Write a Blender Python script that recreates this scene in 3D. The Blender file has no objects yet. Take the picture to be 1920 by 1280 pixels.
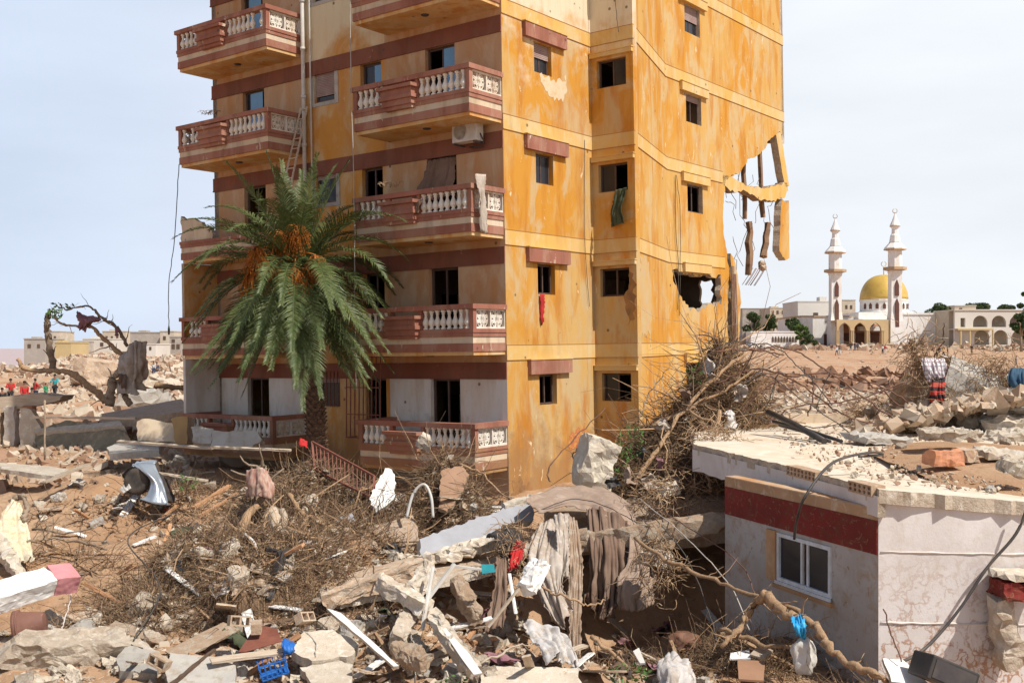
import bpy, bmesh, math, random
import numpy as np
from mathutils import Vector, Matrix, noise as mnoise
SC = bpy.context.scene
COL = SC.collection
# ------------------------------------------------------------------ camera, sky, sun, exposure
H = 5.0            # eye height above the lowest mud
F = 2040.0         # focal length in photo pixels
HY = 652.0
cd = bpy.data.cameras.new("camera"); cam = bpy.data.objects.new("camera", cd); COL.objects.link(cam)
cam.location = (0, 0, H); cam.rotation_euler = (math.pi/2, 0, 0)
cd.sensor_width = 36; cd.lens = F/1920*36; cd.shift_y = (HY-640)/1920
cd.clip_start = .3; cd.clip_end = 12000
SC.camera = cam
SUN_EL, SUN_AZ = math.radians(53), math.radians(128)
W = bpy.data.worlds.new("World"); SC.world = W; W.use_nodes = True
nt = W.node_tree; nt.nodes.clear()
def wn(t, **k):
    n = nt.nodes.new(t)
    for a, b in k.items(): setattr(n, a, b)
    return n
sky = wn('ShaderNodeTexSky', sky_type='NISHITA', sun_disc=False, sun_elevation=SUN_EL, sun_rotation=SUN_AZ,
         air_density=1.0, dust_density=3.0, ozone_density=1.5, altitude=0)
tc = wn('ShaderNodeTexCoord'); mp = wn('ShaderNodeMapping'); mp.inputs['Scale'].default_value = (1.2, 1.2, 4.5)
nz = wn('ShaderNodeTexNoise'); nz.inputs['Scale'].default_value = 2.2; nz.inputs['Detail'].default_value = 5; nz.inputs['Roughness'].default_value = .5
rp = wn('ShaderNodeMapRange'); rp.inputs[1].default_value = .36; rp.inputs[2].default_value = .72; rp.inputs[3].default_value = .84; rp.inputs[4].default_value = 1.0
mx = wn('ShaderNodeMix', data_type='RGBA'); 
wx = wn('ShaderNodeMapRange'); wx.interpolation_type = 'SMOOTHSTEP'; wx.inputs[1].default_value = -.55; wx.inputs[2].default_value = .30
hz_ = wn('ShaderNodeMix', data_type='RGBA'); hz_.inputs[6].default_value = (6.6, 7.6, 9.3, 1); hz_.inputs[7].default_value = (9.0, 9.4, 9.9, 1)
bg = wn('ShaderNodeBackground'); bg.inputs[1].default_value = .1
out = wn('ShaderNodeOutputWorld')
L = nt.links.new
L(tc.outputs['Generated'], mp.inputs[0]); L(mp.outputs[0], nz.inputs[0]); L(nz.outputs[0], rp.inputs[0])

sx = wn('ShaderNodeSeparateXYZ'); L(tc.outputs['Generated'], sx.inputs[0]); L(sx.outputs[0], wx.inputs[0]); L(wx.outputs[0], hz_.inputs[0]); L(hz_.outputs[2], mx.inputs[7])
el = wn('ShaderNodeMapRange'); el.interpolation_type = 'SMOOTHSTEP'; L(sx.outputs[2], el.inputs[0])
el.inputs[1].default_value = .30; el.inputs[2].default_value = .50; el.inputs[3].default_value = 1.; el.inputs[4].default_value = .0
fm = wn('ShaderNodeMath', operation='MULTIPLY'); L(rp.outputs[0], fm.inputs[0]); L(el.outputs[0], fm.inputs[1]); L(fm.outputs[0], mx.inputs[0]); dk = wn('ShaderNodeMix', data_type='RGBA', blend_type='MULTIPLY'); dk.inputs[0].default_value = 1.; dk.inputs[7].default_value = (.5, .54, .62, 1); L(sky.outputs[0], dk.inputs[6]); L(dk.outputs[2], mx.inputs[6]); L(mx.outputs[2], bg.inputs[0]); L(bg.outputs[0], out.inputs[0])
sl = bpy.data.lights.new("sun", 'SUN'); sl.energy = 5.0; sl.angle = math.radians(.6); sl.color = (1, .945, .86)
so = bpy.data.objects.new("sun", sl); COL.objects.link(so)
sd = Vector((math.sin(SUN_AZ)*math.cos(SUN_EL), math.cos(SUN_AZ)*math.cos(SUN_EL), math.sin(SUN_EL)))
so.rotation_euler = sd.to_track_quat('Z', 'Y').to_euler(); so.location = sd*60
SC.view_settings.view_transform = 'Standard'; SC.view_settings.look = 'None'
SC.view_settings.exposure = 0.1; SC.view_settings.gamma = 1

# ------------------------------------------------------------------ helpers
R = random.Random(7)
def V(*a): return Vector(a)
def P(px, py, Y): return Vector(((px-960)/F*Y, Y, H+(HY-py)/F*Y))
def ppm(Y): return F/Y
def U(a, b): return R.uniform(a, b)

def tagp(o, label=None, cat=None, group=None, kind=None):
    if label: o['label'] = label
    if cat: o['category'] = cat
    if group: o['group'] = group
    if kind or (cat and o.parent is None): o['kind'] = kind or 'thing'
    return o
def thing(name, label, cat, loc=(0, 0, 0), rot=(0, 0, 0), group=None):
    o = bpy.data.objects.new(name, None); COL.objects.link(o); o.location = loc; o.rotation_euler = rot
    o.empty_display_size = .2
    return tagp(o, label, cat, group)
def link(name, me, parent=None, mat=None):
    o = bpy.data.objects.new(name, me); COL.objects.link(o)
    if parent: o.parent = parent
    if mat:
        if len(me.materials): me.materials.clear()
        for m in (mat if isinstance(mat, (list, tuple)) else [mat]): me.materials.append(m)
    return o

class MB:
    """collects geometry, build() links it as one mesh object"""
    def __init__(s): s.v = []; s.f = []; s.mi = []; s.sm = []
    def add(s, vs, fs, mi=0, smooth=False):
        b = len(s.v); s.v += [tuple(v) for v in vs]
        for f in fs: s.f.append(tuple(i+b for i in f)); s.mi.append(mi); s.sm.append(smooth)
        return s
    def box(s, x0, x1, y0, y1, z0, z1, mi=0, M=None):
        vs = [V(x, y, z) for z in (z0, z1) for y in (y0, y1) for x in (x0, x1)]
        if M is not None: vs = [M @ v for v in vs]
        return s.add(vs, [(0, 2, 3, 1), (4, 5, 7, 6), (0, 1, 5, 4), (2, 6, 7, 3), (0, 4, 6, 2), (1, 3, 7, 5)], mi)
    def bar(s, a, b, w, h=None, mi=0, up=None):
        h = h or w; a = Vector(a); b = Vector(b); d = (b-a)
        l = d.length; d.normalize(); up = Vector(up or (0, 0, 1))
        if abs(d.dot(up)) > .98: up = V(1, 0, 0)
        x = d.cross(up).normalized(); y = x.cross(d).normalized()
        vs = [p + x*sx*w/2 + y*sy*h/2 for p in (a, b) for sx, sy in ((-1, -1), (1, -1), (1, 1), (-1, 1))]
        return s.add(vs, [(0, 1, 2, 3), (7, 6, 5, 4), (0, 4, 5, 1), (1, 5, 6, 2), (2, 6, 7, 3), (3, 7, 4, 0)], mi)
    def tube(s, pts, rad, seg=6, mi=0, cap=True, smooth=True):
        pts = [Vector(p) for p in pts]; n = len(pts)
        if not isinstance(rad, (list, tuple)): rad = [rad]*n
        ref = V(.31, .27, .9)
        vs = []
        for i, p in enumerate(pts):
            t = (pts[min(i+1, n-1)]-pts[max(i-1, 0)])
            t = t.normalized() if t.length > 1e-9 else V(0, 0, 1)
            if abs(t.dot(ref)) > .95: r2 = V(1, 0, 0)
            else: r2 = ref
            x = t.cross(r2).normalized(); y = t.cross(x)
            for k in range(seg):
                a = 2*math.pi*k/seg
                vs.append(p + (x*math.cos(a)+y*math.sin(a))*rad[i])
        fs = []
        for i in range(n-1):
            for k in range(seg):
                k2 = (k+1) % seg
                fs.append((i*seg+k, i*seg+k2, (i+1)*seg+k2, (i+1)*seg+k))
        s.add(vs, fs, mi, smooth)
        if cap:
            b = len(s.v)-len(vs)
            for fc in (tuple(b+k for k in range(seg-1, -1, -1)), tuple(b+(n-1)*seg+k for k in range(seg))):
                s.f.append(fc); s.mi.append(mi); s.sm.append(False)
        return s
    def lathe(s, prof, seg=12, c=(0, 0, 0), mi=0, M=None, smooth=True, a0=0):
        c = Vector(c); vs = []
        for r, z in prof:
            for k in range(seg):
                a = a0+2*math.pi*k/seg; p = V(r*math.cos(a), r*math.sin(a), z)
                if M is not None: p = M @ p
                vs.append(c+p)
        n = len(prof); fs = [(i*seg+k, i*seg+(k+1) % seg, (i+1)*seg+(k+1) % seg, (i+1)*seg+k) for i in range(n-1) for k in range(seg)]
        fs += [tuple(range(seg-1, -1, -1)), tuple((n-1)*seg+k for k in range(seg))]
        return s.add(vs, fs, mi, smooth)
    def mesh(s, name):
        me = bpy.data.meshes.new(name); me.from_pydata(s.v, [], s.f)
        me.polygons.foreach_set('material_index', s.mi); me.polygons.foreach_set('use_smooth', s.sm); me.update()
        return me
    def build(s, name, mat, parent=None, label=None, cat=None, group=None, kind=None):
        return tagp(link(name, s.mesh(name), parent, mat), label, cat, group, kind)

def poly_mesh(name, outer, holes=(), thick=.2, M=None, rim=False, cap_back=None):
    """flat polygon with holes given thickness; local x,y plane, z in 0..thick, then transform M"""
    cu = bpy.data.curves.new(name, 'CURVE'); cu.dimensions = '2D'; cu.fill_mode = 'BOTH'; cu.extrude = thick/2
    for ring in [outer]+list(holes):
        sp = cu.splines.new('POLY'); sp.points.add(len(ring)-1)
        for i, (x, y) in enumerate(ring): sp.points[i].co = (x, y, 0, 1)
        sp.use_cyclic_u = True
    ob = bpy.data.objects.new(name, cu)
    me = bpy.data.meshes.new_from_object(ob); bpy.data.objects.remove(ob); bpy.data.curves.remove(cu)
    me.name = name
    bm = bmesh.new(); bm.from_mesh(me); bmesh.ops.remove_doubles(bm, verts=bm.verts, dist=1e-5)
    bmesh.ops.recalc_face_normals(bm, faces=bm.faces); bm.normal_update()
    for f in bm.faces:
        f.smooth = False
        f.material_index = 1 if (rim and abs(f.normal.z) < .5) else 0
    for v in bm.verts: v.co.z += thick/2
    if M is not None:
        bm.transform(M)
        if M.determinant() < 0: bmesh.ops.reverse_faces(bm, faces=bm.faces)
    bm.to_mesh(me); bm.free()
    return me
def frame(o, ex, ey, ez):
    ex, ey, ez = Vector(ex), Vector(ey), Vector(ez); M = Matrix.Identity(4)
    for i in range(3): M[i][0] = ex[i]; M[i][1] = ey[i]; M[i][2] = ez[i]; M[i][3] = o[i]
    return M
def jag(pts, amp=.08, step=.25, seed=0, fix=()):
    """add jagged points along the edges of a ring; edges in fix stay straight"""
    r = random.Random(seed); out = []
    n = len(pts)
    for i in range(n):
        a = Vector(pts[i]); b = Vector(pts[(i+1) % n]); out.append(tuple(a))
        if i in fix: continue
        k = int((b-a).length/step)
        nrm = Vector((-(b-a).y, (b-a).x)).normalized() if (b-a).length > 0 else Vector((0, 0))
        for j in range(1, k+1):
            t = (j+r.uniform(-.3, .3))/(k+1); p = a.lerp(b, t)+nrm*r.uniform(-amp, amp)
            out.append(tuple(p))
    return out
def rect(x0, x1, y0, y1): return [(x0, y0), (x1, y0), (x1, y1), (x0, y1)]

# ------------------------------------------------------------------ materials
class NG:
    def __init__(s, name):
        s.m = bpy.data.materials.new(name); s.m.use_nodes = True; s.t = s.m.node_tree; s.t.nodes.clear()
        s.out = s.n('ShaderNodeOutputMaterial'); s.b = s.n('ShaderNodeBsdfPrincipled'); s.l(s.b.outputs[0], s.out.inputs[0])
        s.tc = s.n('ShaderNodeTexCoord').outputs['Object']
    def n(s, t, **k):
        x = s.t.nodes.new(t)
        for a, b in k.items(): setattr(x, a, b)
        return x
    def l(s, a, b): s.t.links.new(a, b)
    def vec(s, scale=(1, 1, 1), rnd=False, rot=(0, 0, 0)):
        m = s.n('ShaderNodeMapping'); m.inputs['Scale'].default_value = scale; m.inputs['Rotation'].default_value = rot; s.l(s.tc, m.inputs[0])
        if rnd:
            oi = s.n('ShaderNodeObjectInfo'); q = s.n('ShaderNodeMath', operation='MULTIPLY'); q.inputs[1].default_value = 40
            s.l(oi.outputs['Random'], q.inputs[0]); s.l(q.outputs[0], m.inputs['Location'])
        return m.outputs[0]
    def noise(s, scale, detail=4, rough=.55, vec=None, dist=0):
        x = s.n('ShaderNodeTexNoise'); x.inputs['Scale'].default_value = scale; x.inputs['Detail'].default_value = detail
        x.inputs['Roughness'].default_value = rough; x.inputs['Distortion'].default_value = dist
        s.l(vec if vec is not None else s.tc, x.inputs['Vector']); return x.outputs[0]
    def voro(s, scale, vec=None, feature='F1'):
        x = s.n('ShaderNodeTexVoronoi', feature=feature); x.inputs['Scale'].default_value = scale
        s.l(vec if vec is not None else s.tc, x.inputs['Vector']); return x.outputs[0]
    def rng(s, v, a, b, lo=0., hi=1.):
        x = s.n('ShaderNodeMapRange'); s.l(v, x.inputs[0])
        for i, q in enumerate((a, b, lo, hi)): x.inputs[i+1].default_value = q
        return x.outputs[0]
    def mul(s, a, b):
        x = s.n('ShaderNodeMath', operation='MULTIPLY'); s.l(a, x.inputs[0])
        if isinstance(b, (int, float)): x.inputs[1].default_value = b
        else: s.l(b, x.inputs[1])
        return x.outputs[0]
    def mix(s, fac, a, b):
        x = s.n('ShaderNodeMix', data_type='RGBA')
        if isinstance(fac, (int, float)): x.inputs[0].default_value = fac
        else: s.l(fac, x.inputs[0])
        for i, c in ((6, a), (7, b)):
            if isinstance(c, (tuple, list)): x.inputs[i].default_value = (*c[:3], 1)
            else: s.l(c, x.inputs[i])
        return x.outputs[2]
    def color(s, c):
        if isinstance(c, (tuple, list)): s.b.inputs['Base Color'].default_value = (*c[:3], 1)
        else: s.l(c, s.b.inputs['Base Color'])
    def rough(s, v): s.b.inputs['Roughness'].default_value = v
    def bump(s, h, strength=.3, dist=.05):
        x = s.n('ShaderNodeBump'); x.inputs['Strength'].default_value = strength; x.inputs['Distance'].default_value = dist
        s.l(h, x.inputs['Height']); s.l(x.outputs[0], s.b.inputs['Normal'])
MC = {}
def mat(name, c1, c2=None, scale=2.5, rough=.85, bump=.3, bscale=18, bdist=.02, fleck=None, fleck_amt=.62, fscale=9, c3=None, metal=0, stretch=(1, 1, 1), rvar=.0, spec=.3):
    if name in MC: return MC[name]
    g = NG(name); v = g.vec(stretch, rnd=True)
    c = c1
    if c2: c = g.mix(g.rng(g.noise(scale, 5, .6, v), .36, .64), c1, c2)
    if c3: c = g.mix(g.rng(g.noise(scale*3.1, 6, .7, v, .6), .5, .66), c, c3)
    if fleck: c = g.mix(g.rng(g.noise(fscale, 6, .75, v, 1.), fleck_amt, fleck_amt+.06), c, fleck)
    if rvar:
        oi = g.n('ShaderNodeObjectInfo'); hs = g.n('ShaderNodeHueSaturation')
        g.l(g.rng(oi.outputs['Random'], 0, 1, 1-rvar, 1+rvar), hs.inputs['Value'])
        if isinstance(c, tuple): hs.inputs['Color'].default_value = (*c, 1)
        else: g.l(c, hs.inputs['Color'])
        c = hs.outputs[0]
    g.color(c); g.rough(rough); g.b.inputs['Metallic'].default_value = metal
    g.b.inputs['Specular IOR Level'].default_value = spec
    if bump: g.bump(g.noise(bscale, 8, .7, v), bump, bdist)
    MC[name] = g.m; return g.m

def paint(name, c1, c2, c3, cscale=(.35, .35, .2), streak=.5, pock=.35, worn=(.62, .5, .33), dirt=(.2, .11, .05), wornat=.63, c4=None, mud=.75):
    """weathered wall paint: big faded areas, vertical water streaks, pock marks"""
    g = NG(name)
    big = g.noise(1.0, 6, .55, g.vec(cscale), .4)
    c = g.mix(g.rng(big, .45, .56), c1, c2)
    mid = g.noise(1.0, 6, .65, g.vec((1.0, 1.0, .55)), .9)
    c = g.mix(g.mul(g.rng(mid, .48, .59), .85), c, c3)
    drip = g.noise(1.0, 6, .6, g.vec((1.7, 1.7, .42)), .3)
    c = g.mix(g.mul(g.rng(drip, .50, .64), streak*1.5), c, dirt)
    sm_ = g.noise(1.0, 4, .6, g.vec((2.6, 2.6, .9)), .5)
    c = g.mix(g.mul(g.rng(sm_, .60, .70), .22), c, tuple(q*.45 for q in c1))
    zz_ = g.n('ShaderNodeSeparateXYZ'); g.l(g.tc, zz_.inputs[0]); za = g.n('ShaderNodeMath', operation='ADD'); g.l(zz_.outputs[2], za.inputs[0]); g.l(g.mul(g.noise(1.6, 7, .7), 5.), za.inputs[1])
    c = g.mix(g.mul(g.rng(za.outputs[0], 4.4, 3.2), mud), c, (.30, .17, .08))
    if c4:
        top = g.n('ShaderNodeSeparateXYZ'); g.l(g.tc, top.inputs[0])
        ad = g.n('ShaderNodeMath', operation='ADD'); g.l(top.outputs[2], ad.inputs[0]); g.l(g.mul(g.noise(.5, 5, .6), 9.), ad.inputs[1])
        c = g.mix(g.rng(ad.outputs[0], c4[0]+4.2, c4[1]+4.8), c, c4[2])
    st = g.noise(1.0, 6, .7, g.vec((4.5, 4.5, .5)), .1)
    c = g.mix(g.mul(g.rng(st, .50, .78), streak*.8), c, dirt)
    wr = g.noise(1.0, 7, .75, g.vec((3.2, 3.2, 1.1)), .5)
    c = g.mix(g.rng(wr, wornat, wornat+.035), c, worn)
    if pock:
        vo = g.voro(1.7); sm = g.rng(vo, .06, .10, 1, 0)
        sel = g.rng(g.noise(1.1, 2), .47, .5)
        c = g.mix(g.mul(sm, g.mul(sel, .8)), c, (.10, .07, .05))
    g.color(c); g.rough(.88); g.b.inputs['Specular IOR Level'].default_value = .25
    g.bump(g.noise(22, 8, .7), .25, .02)
    MC[name] = g.m; return g.m

ORANGE = paint('orange_wall_paint', (.53, .25, .035), (.54, .34, .12), (.50, .37, .20), streak=.5, pock=.2, worn=(.70, .56, .36), dirt=(.44, .165, .02), wornat=.635, c4=(12.7, 13.4, (.66, .56, .40)))
ORANGE2 = paint('orange_wall_paint_right', (.54, .255, .035), (.55, .33, .10), (.53, .39, .20), streak=.5, pock=.25, worn=(.72, .58, .38), dirt=(.46, .18, .02), wornat=.63)
PALEB = paint('pale_band_paint', (.62, .38, .11), (.62, .42, .17), (.60, .46, .25), streak=.25, pock=.1, dirt=(.48, .25, .05))
DRED = paint('brown_band_paint', (.20, .070, .045), (.24, .095, .06), (.20, .09, .06), streak=.3, pock=.3, worn=(.42, .27, .18), dirt=(.13, .05, .03), wornat=.66)
PINKB = paint('faded_brown_paint', (.31, .125, .085), (.36, .16, .11), (.37, .2, .14), streak=.35, pock=.2, worn=(.55, .45, .33), dirt=(.2, .08, .05), wornat=.62)
TAN = paint('tan_wall_paint', (.46, .27, .14), (.48, .31, .18), (.52, .38, .25), streak=.4, pock=.9, worn=(.6, .5, .38), dirt=(.45, .2, .06), wornat=.68)
TAN2 = paint('orange_tan_wall_paint', (.56, .27, .06), (.52, .30, .12), (.56, .40, .22), streak=.45, pock=.8, worn=(.62, .5, .32), dirt=(.52, .2, .03), wornat=.66, c4=(12.9, 13.5, (.66, .57, .38)))
WHITEW = paint('white_lower_paint', (.66, .64, .6), (.60, .57, .52), (.62, .55, .47), streak=.25, pock=.1, worn=(.5, .42, .33), dirt=(.4, .28, .17), wornat=.68)
CREAM = paint('cream_stripe_paint', (.62, .50, .35), (.58, .46, .31), (.6, .5, .4), mud=0, streak=.35, pock=.1, worn=(.35, .28, .22), dirt=(.3, .2, .12), wornat=.64)
SOFFIT = paint('soffit_paint', (.62, .40, .18), (.56, .32, .12), (.6, .45, .26), streak=.5, pock=.1, dirt=(.5, .2, .04))
BALU = paint('baluster_paint', (.74, .70, .62), (.70, .63, .53), (.66, .55, .43), mud=0, streak=.3, pock=0, worn=(.45, .3, .2), dirt=(.35, .2, .12), wornat=.66)
WPARA = mat('dirty_white_render', (.60, .57, .52), (.50, .45, .39), 1.2, c3=(.42, .36, .28), fleck=(.3, .24, .17), bump=.3)
def housepaint():
    g = NG('white_render_with_mud_cracks')
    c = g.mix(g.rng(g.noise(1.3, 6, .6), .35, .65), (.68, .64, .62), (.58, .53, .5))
    w = g.noise(2.0, 4, .6)
    add = g.n('ShaderNodeMixRGB'); 
    vm = g.n('ShaderNodeVectorMath', operation='ADD'); nn = g.n('ShaderNodeTexNoise'); nn.inputs['Scale'].default_value = 4.; nn.inputs['Detail'].default_value = 6
    g.l(g.tc, nn.inputs['Vector']); sc = g.n('ShaderNodeVectorMath', operation='SCALE'); sc.inputs['Scale'].default_value = .9
    g.l(nn.outputs['Color'], sc.inputs[0]); g.l(g.tc, vm.inputs[0]); g.l(sc.outputs[0], vm.inputs[1])
    ed = g.voro(2.6, vm.outputs[0], 'DISTANCE_TO_EDGE')
    sz = g.n('ShaderNodeSeparateXYZ'); g.l(g.tc, sz.inputs[0])
    low = g.rng(sz.outputs[2], 2.2, .5, 0.05, 1.)
    crack = g.mul(g.rng(ed, .02, .085, 1, 0), g.mul(g.rng(g.noise(1.3, 5, .75), .40, .50), low))
    c = g.mix(g.mul(crack, .85), c, (.33, .15, .065))
    st = g.noise(1.0, 6, .7, g.vec((2.5, 2.5, 1.6)), 1.4)
    c = g.mix(g.mul(g.rng(st, .52, .68), .45), c, (.48, .40, .31)); st2 = g.noise(1.0, 7, .75, g.vec((5, 5, 2.2)), 2.)
    c = g.mix(g.mul(g.mul(g.rng(st2, .56, .64), low), .7), c, (.30, .15, .07))
    g.color(c); g.rough(.9); g.bump(g.noise(25, 8, .7), .25, .02); return g.m
HOUSEW = housepaint()
CONC = mat('broken_concrete', (.44, .37, .29), (.34, .27, .2), 2.2, c3=(.54, .48, .40), fleck=(.22, .15, .1), bump=.7, bscale=14, bdist=.05, rvar=.22)
CONCW = mat('pale_dusty_concrete', (.56, .49, .39), (.45, .37, .28), 2.0, c3=(.63, .58, .51), fleck=(.31, .22, .14), bump=.6, bscale=16, bdist=.04, rvar=.15)
CONCM = mat('muddy_concrete', (.38, .26, .17), (.46, .35, .25), 2.0, c3=(.50, .44, .36), fleck=(.24, .16, .1), bump=.7, bscale=14, bdist=.05, rvar=.22)
CONCG = mat('grey_concrete', (.36, .34, .31), (.45, .42, .37), 1.6, c3=(.33, .28, .22), bump=.5, bscale=14, bdist=.03, rvar=.15)
ROOFC = mat('dusty_roof_screed', (.66, .58, .47), (.58, .47, .34), .9, c3=(.70, .64, .55), bump=.25, bscale=9, bdist=.03)
WPAINT = mat('chipped_white_paint', (.74, .73, .7), (.68, .66, .62), 3, fleck=(.5, .42, .33), fleck_amt=.64, bump=.2)
GPAINT = mat('pale_grey_paint', (.34, .345, .37), (.30, .30, .32), 3, fleck=(.30, .25, .2), fleck_amt=.66, bump=.2)
STONE = mat('limestone', (.64, .57, .46), (.54, .45, .34), 1.6, c3=(.70, .66, .57), bump=.7, bscale=8, bdist=.06, rvar=.15)
BRICK = mat('clay_block', (.50, .22, .11), (.42, .2, .12), 4, fleck=(.5, .4, .3), bump=.4, rvar=.2)
WOOD = mat('bare_branch_wood', (.36, .23, .13), (.26, .155, .085), 4, c3=(.48, .35, .22), fleck=(.17, .10, .06), stretch=(4, 4, 1), bump=.9, bscale=22, bdist=.01, rvar=.2)
WOODD = mat('dark_wet_wood', (.16, .10, .065), (.10, .065, .045), 4, bump=.5, rvar=.3)
BARK = mat('grey_bark', (.26, .19, .13), (.36, .28, .20), 4, c3=(.18, .12, .08), bump=.8, bscale=20, bdist=.02, rvar=.2)
PLANK = mat('weathered_plank', (.50, .42, .33), (.40, .31, .22), 2, stretch=(1, 12, 12), bump=.3, rvar=.2)
PLANKO = mat('fresh_plank', (.50, .28, .15), (.42, .22, .11), 2, stretch=(1, 10, 10), bump=.3, rvar=.2)
HOUSESH = mat('shade_darkened_render', (.44, .41, .39), (.37, .34, .31), 1.1, c3=(.34, .26, .19), fleck=(.24, .13, .07), fleck_amt=.60, fscale=5, bump=.3)  # house white darkened in colour for the window wall's shade, with mud flecks
TWIG = mat('dry_twig', (.40, .27, .16), (.27, .16, .09), 1.7, c3=(.52, .40, .26), bump=0)
TWIGD = mat('dark_twig', (.19, .12, .075), (.28, .18, .10), 1.7, c3=(.36, .25, .15), bump=0)
WIRE = mat('black_cable', (.055, .05, .05), (.1, .085, .07), 3, rough=.6, bump=0)
REBAR = mat('rusty_rebar', (.13, .07, .05), (.19, .10, .07), 6, rough=.8, bump=.2)
RUST = mat('rusty_metal', (.24, .09, .06), (.17, .06, .04), 4, rough=.7, bump=.3)
DARKM = mat('dark_metal', (.05, .045, .05), (.08, .07, .065), 4, rough=.55, bump=.1)
WPLAST = mat('white_plastic', (.62, .61, .58), (.5, .46, .4), 2, rough=.45, bump=.1)
DARKIN = mat('dark_interior', (.09, .06, .045), (.13, .09, .06), 1.5, bump=.1)  # dark brown colour stands in for the shade inside rooms and openings
def glassmat():
    g = NG('window_glass'); g.color((.02, .022, .028)); g.rough(.18); g.b.inputs['Specular IOR Level'].default_value = .35; return g.m
GLASS = glassmat()
SHUT = mat('roller_shutter', (.30, .20, .18), (.36, .27, .24), 3, bump=0)
WFRAME = mat('dark_window_frame', (.07, .045, .04), (.10, .065, .05), 5, rough=.5, bump=.1)
WFRAMEW = mat('white_window_frame', (.62, .66, .7), (.5, .5, .48), 5, rough=.5, bump=.1)
CLOTHB = mat('brown_blanket', (.34, .25, .19), (.29, .21, .16), 1.5, c3=(.40, .31, .25), bump=.4, bscale=60, bdist=.01, rough=.95)
CLOTHD = mat('dark_brown_cloth', (.16, .10, .07), (.22, .15, .11), 2, bump=.4, bscale=60, bdist=.01, rough=.95)
CLOTHG = mat('mud_stained_cloth', (.44, .38, .32), (.34, .27, .21), 2, c3=(.52, .47, .42), bump=.4, bscale=60, bdist=.01, rough=.95)
CLOTHW = mat('white_cloth', (.56, .54, .53), (.44, .41, .38), 3, c3=(.36, .29, .22), bump=.3, bscale=50, bdist=.01, rough=.9)
CLOTHR = mat('red_cloth', (.50, .03, .03), (.35, .02, .02), 3, bump=.3, rough=.9)
CLOTHY = mat('yellowish_fleece', (.62, .54, .34), (.66, .6, .48), 3, c3=(.5, .38, .24), bump=.8, bscale=40, bdist=.02, rough=1)
CLOTHGR = mat('green_garment', (.05, .065, .035), (.08, .09, .05), 3, bump=.4, rough=.95)
CLOTHP = mat('purple_cloth', (.30, .16, .17), (.22, .10, .12), 3, bump=.4, rough=.95)
BLUE = mat('blue_plastic', (.02, .12, .42), (.03, .16, .5), 3, rough=.5, bump=.05)
BLUEB = mat('blue_bag', (.03, .30, .60), (.05, .38, .68), 6, rough=.4, bump=.3)
BLACKP = mat('black_plastic', (.03, .03, .03), (.06, .05, .045), 3, rough=.5, bump=.05)
def rug():
    g = NG('striped_rug'); w = g.n('ShaderNodeTexWave', bands_direction='Z'); w.inputs['Scale'].default_value = 1.6; w.inputs['Distortion'].default_value = 3.; w.inputs['Detail'].default_value = 3
    g.l(g.tc, w.inputs['Vector']); c = g.mix(g.rng(w.outputs[1], .5, .56), (.48, .05, .035), (.04, .03, .03)); g.color(c); g.rough(.95); return g.m
RUG = rug()
def checks():
    g = NG('plaid_cloth'); w = g.n('ShaderNodeTexWave', bands_direction='X'); w.inputs['Scale'].default_value = 3.; g.l(g.tc, w.inputs['Vector'])
    w2 = g.n('ShaderNodeTexWave', bands_direction='Z'); w2.inputs['Scale'].default_value = 3.; g.l(g.tc, w2.inputs['Vector'])
    c = g.mix(g.rng(w.outputs[1], .75, .8), (.62, .6, .6), (.3, .22, .26)); c = g.mix(g.rng(w2.outputs[1], .8, .85), c, (.34, .28, .32)); g.color(c); g.rough(.95); return g.m
PLAID = checks()
# ------------------------------------------------------------------ ground
def _hash(ix, iy, s):
    n = (ix.astype(np.int64)*374761393 + iy.astype(np.int64)*668265263 + s*982451653) & 0x7fffffff
    n = ((n ^ (n >> 13))*1274126177) & 0x7fffffff
    n = n ^ (n >> 16)
    return (n & 0xffff)/65535.0
def vnoise(x, y, s=0):
    x = np.asarray(x, float); y = np.asarray(y, float)
    ix = np.floor(x); iy = np.floor(y); fx = x-ix; fy = y-iy; fx = fx*fx*(3-2*fx); fy = fy*fy*(3-2*fy)
    a = _hash(ix, iy, s); b = _hash(ix+1, iy, s); c = _hash(ix, iy+1, s); d = _hash(ix+1, iy+1, s)
    return (a*(1-fx)+b*fx)*(1-fy)+(c*(1-fx)+d*fx)*fy-.5
def fbm(x, y, o=4, s=0):
    t = 0; a = 1.
    for i in range(o): t = t+a*vnoise(np.asarray(x)*2**i, np.asarray(y)*2**i, s+i*7); a *= .5
    return t
def sst(x, a, b):
    t = np.clip((x-a)/(b-a), 0, 1); return t*t*(3-2*t)
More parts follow.
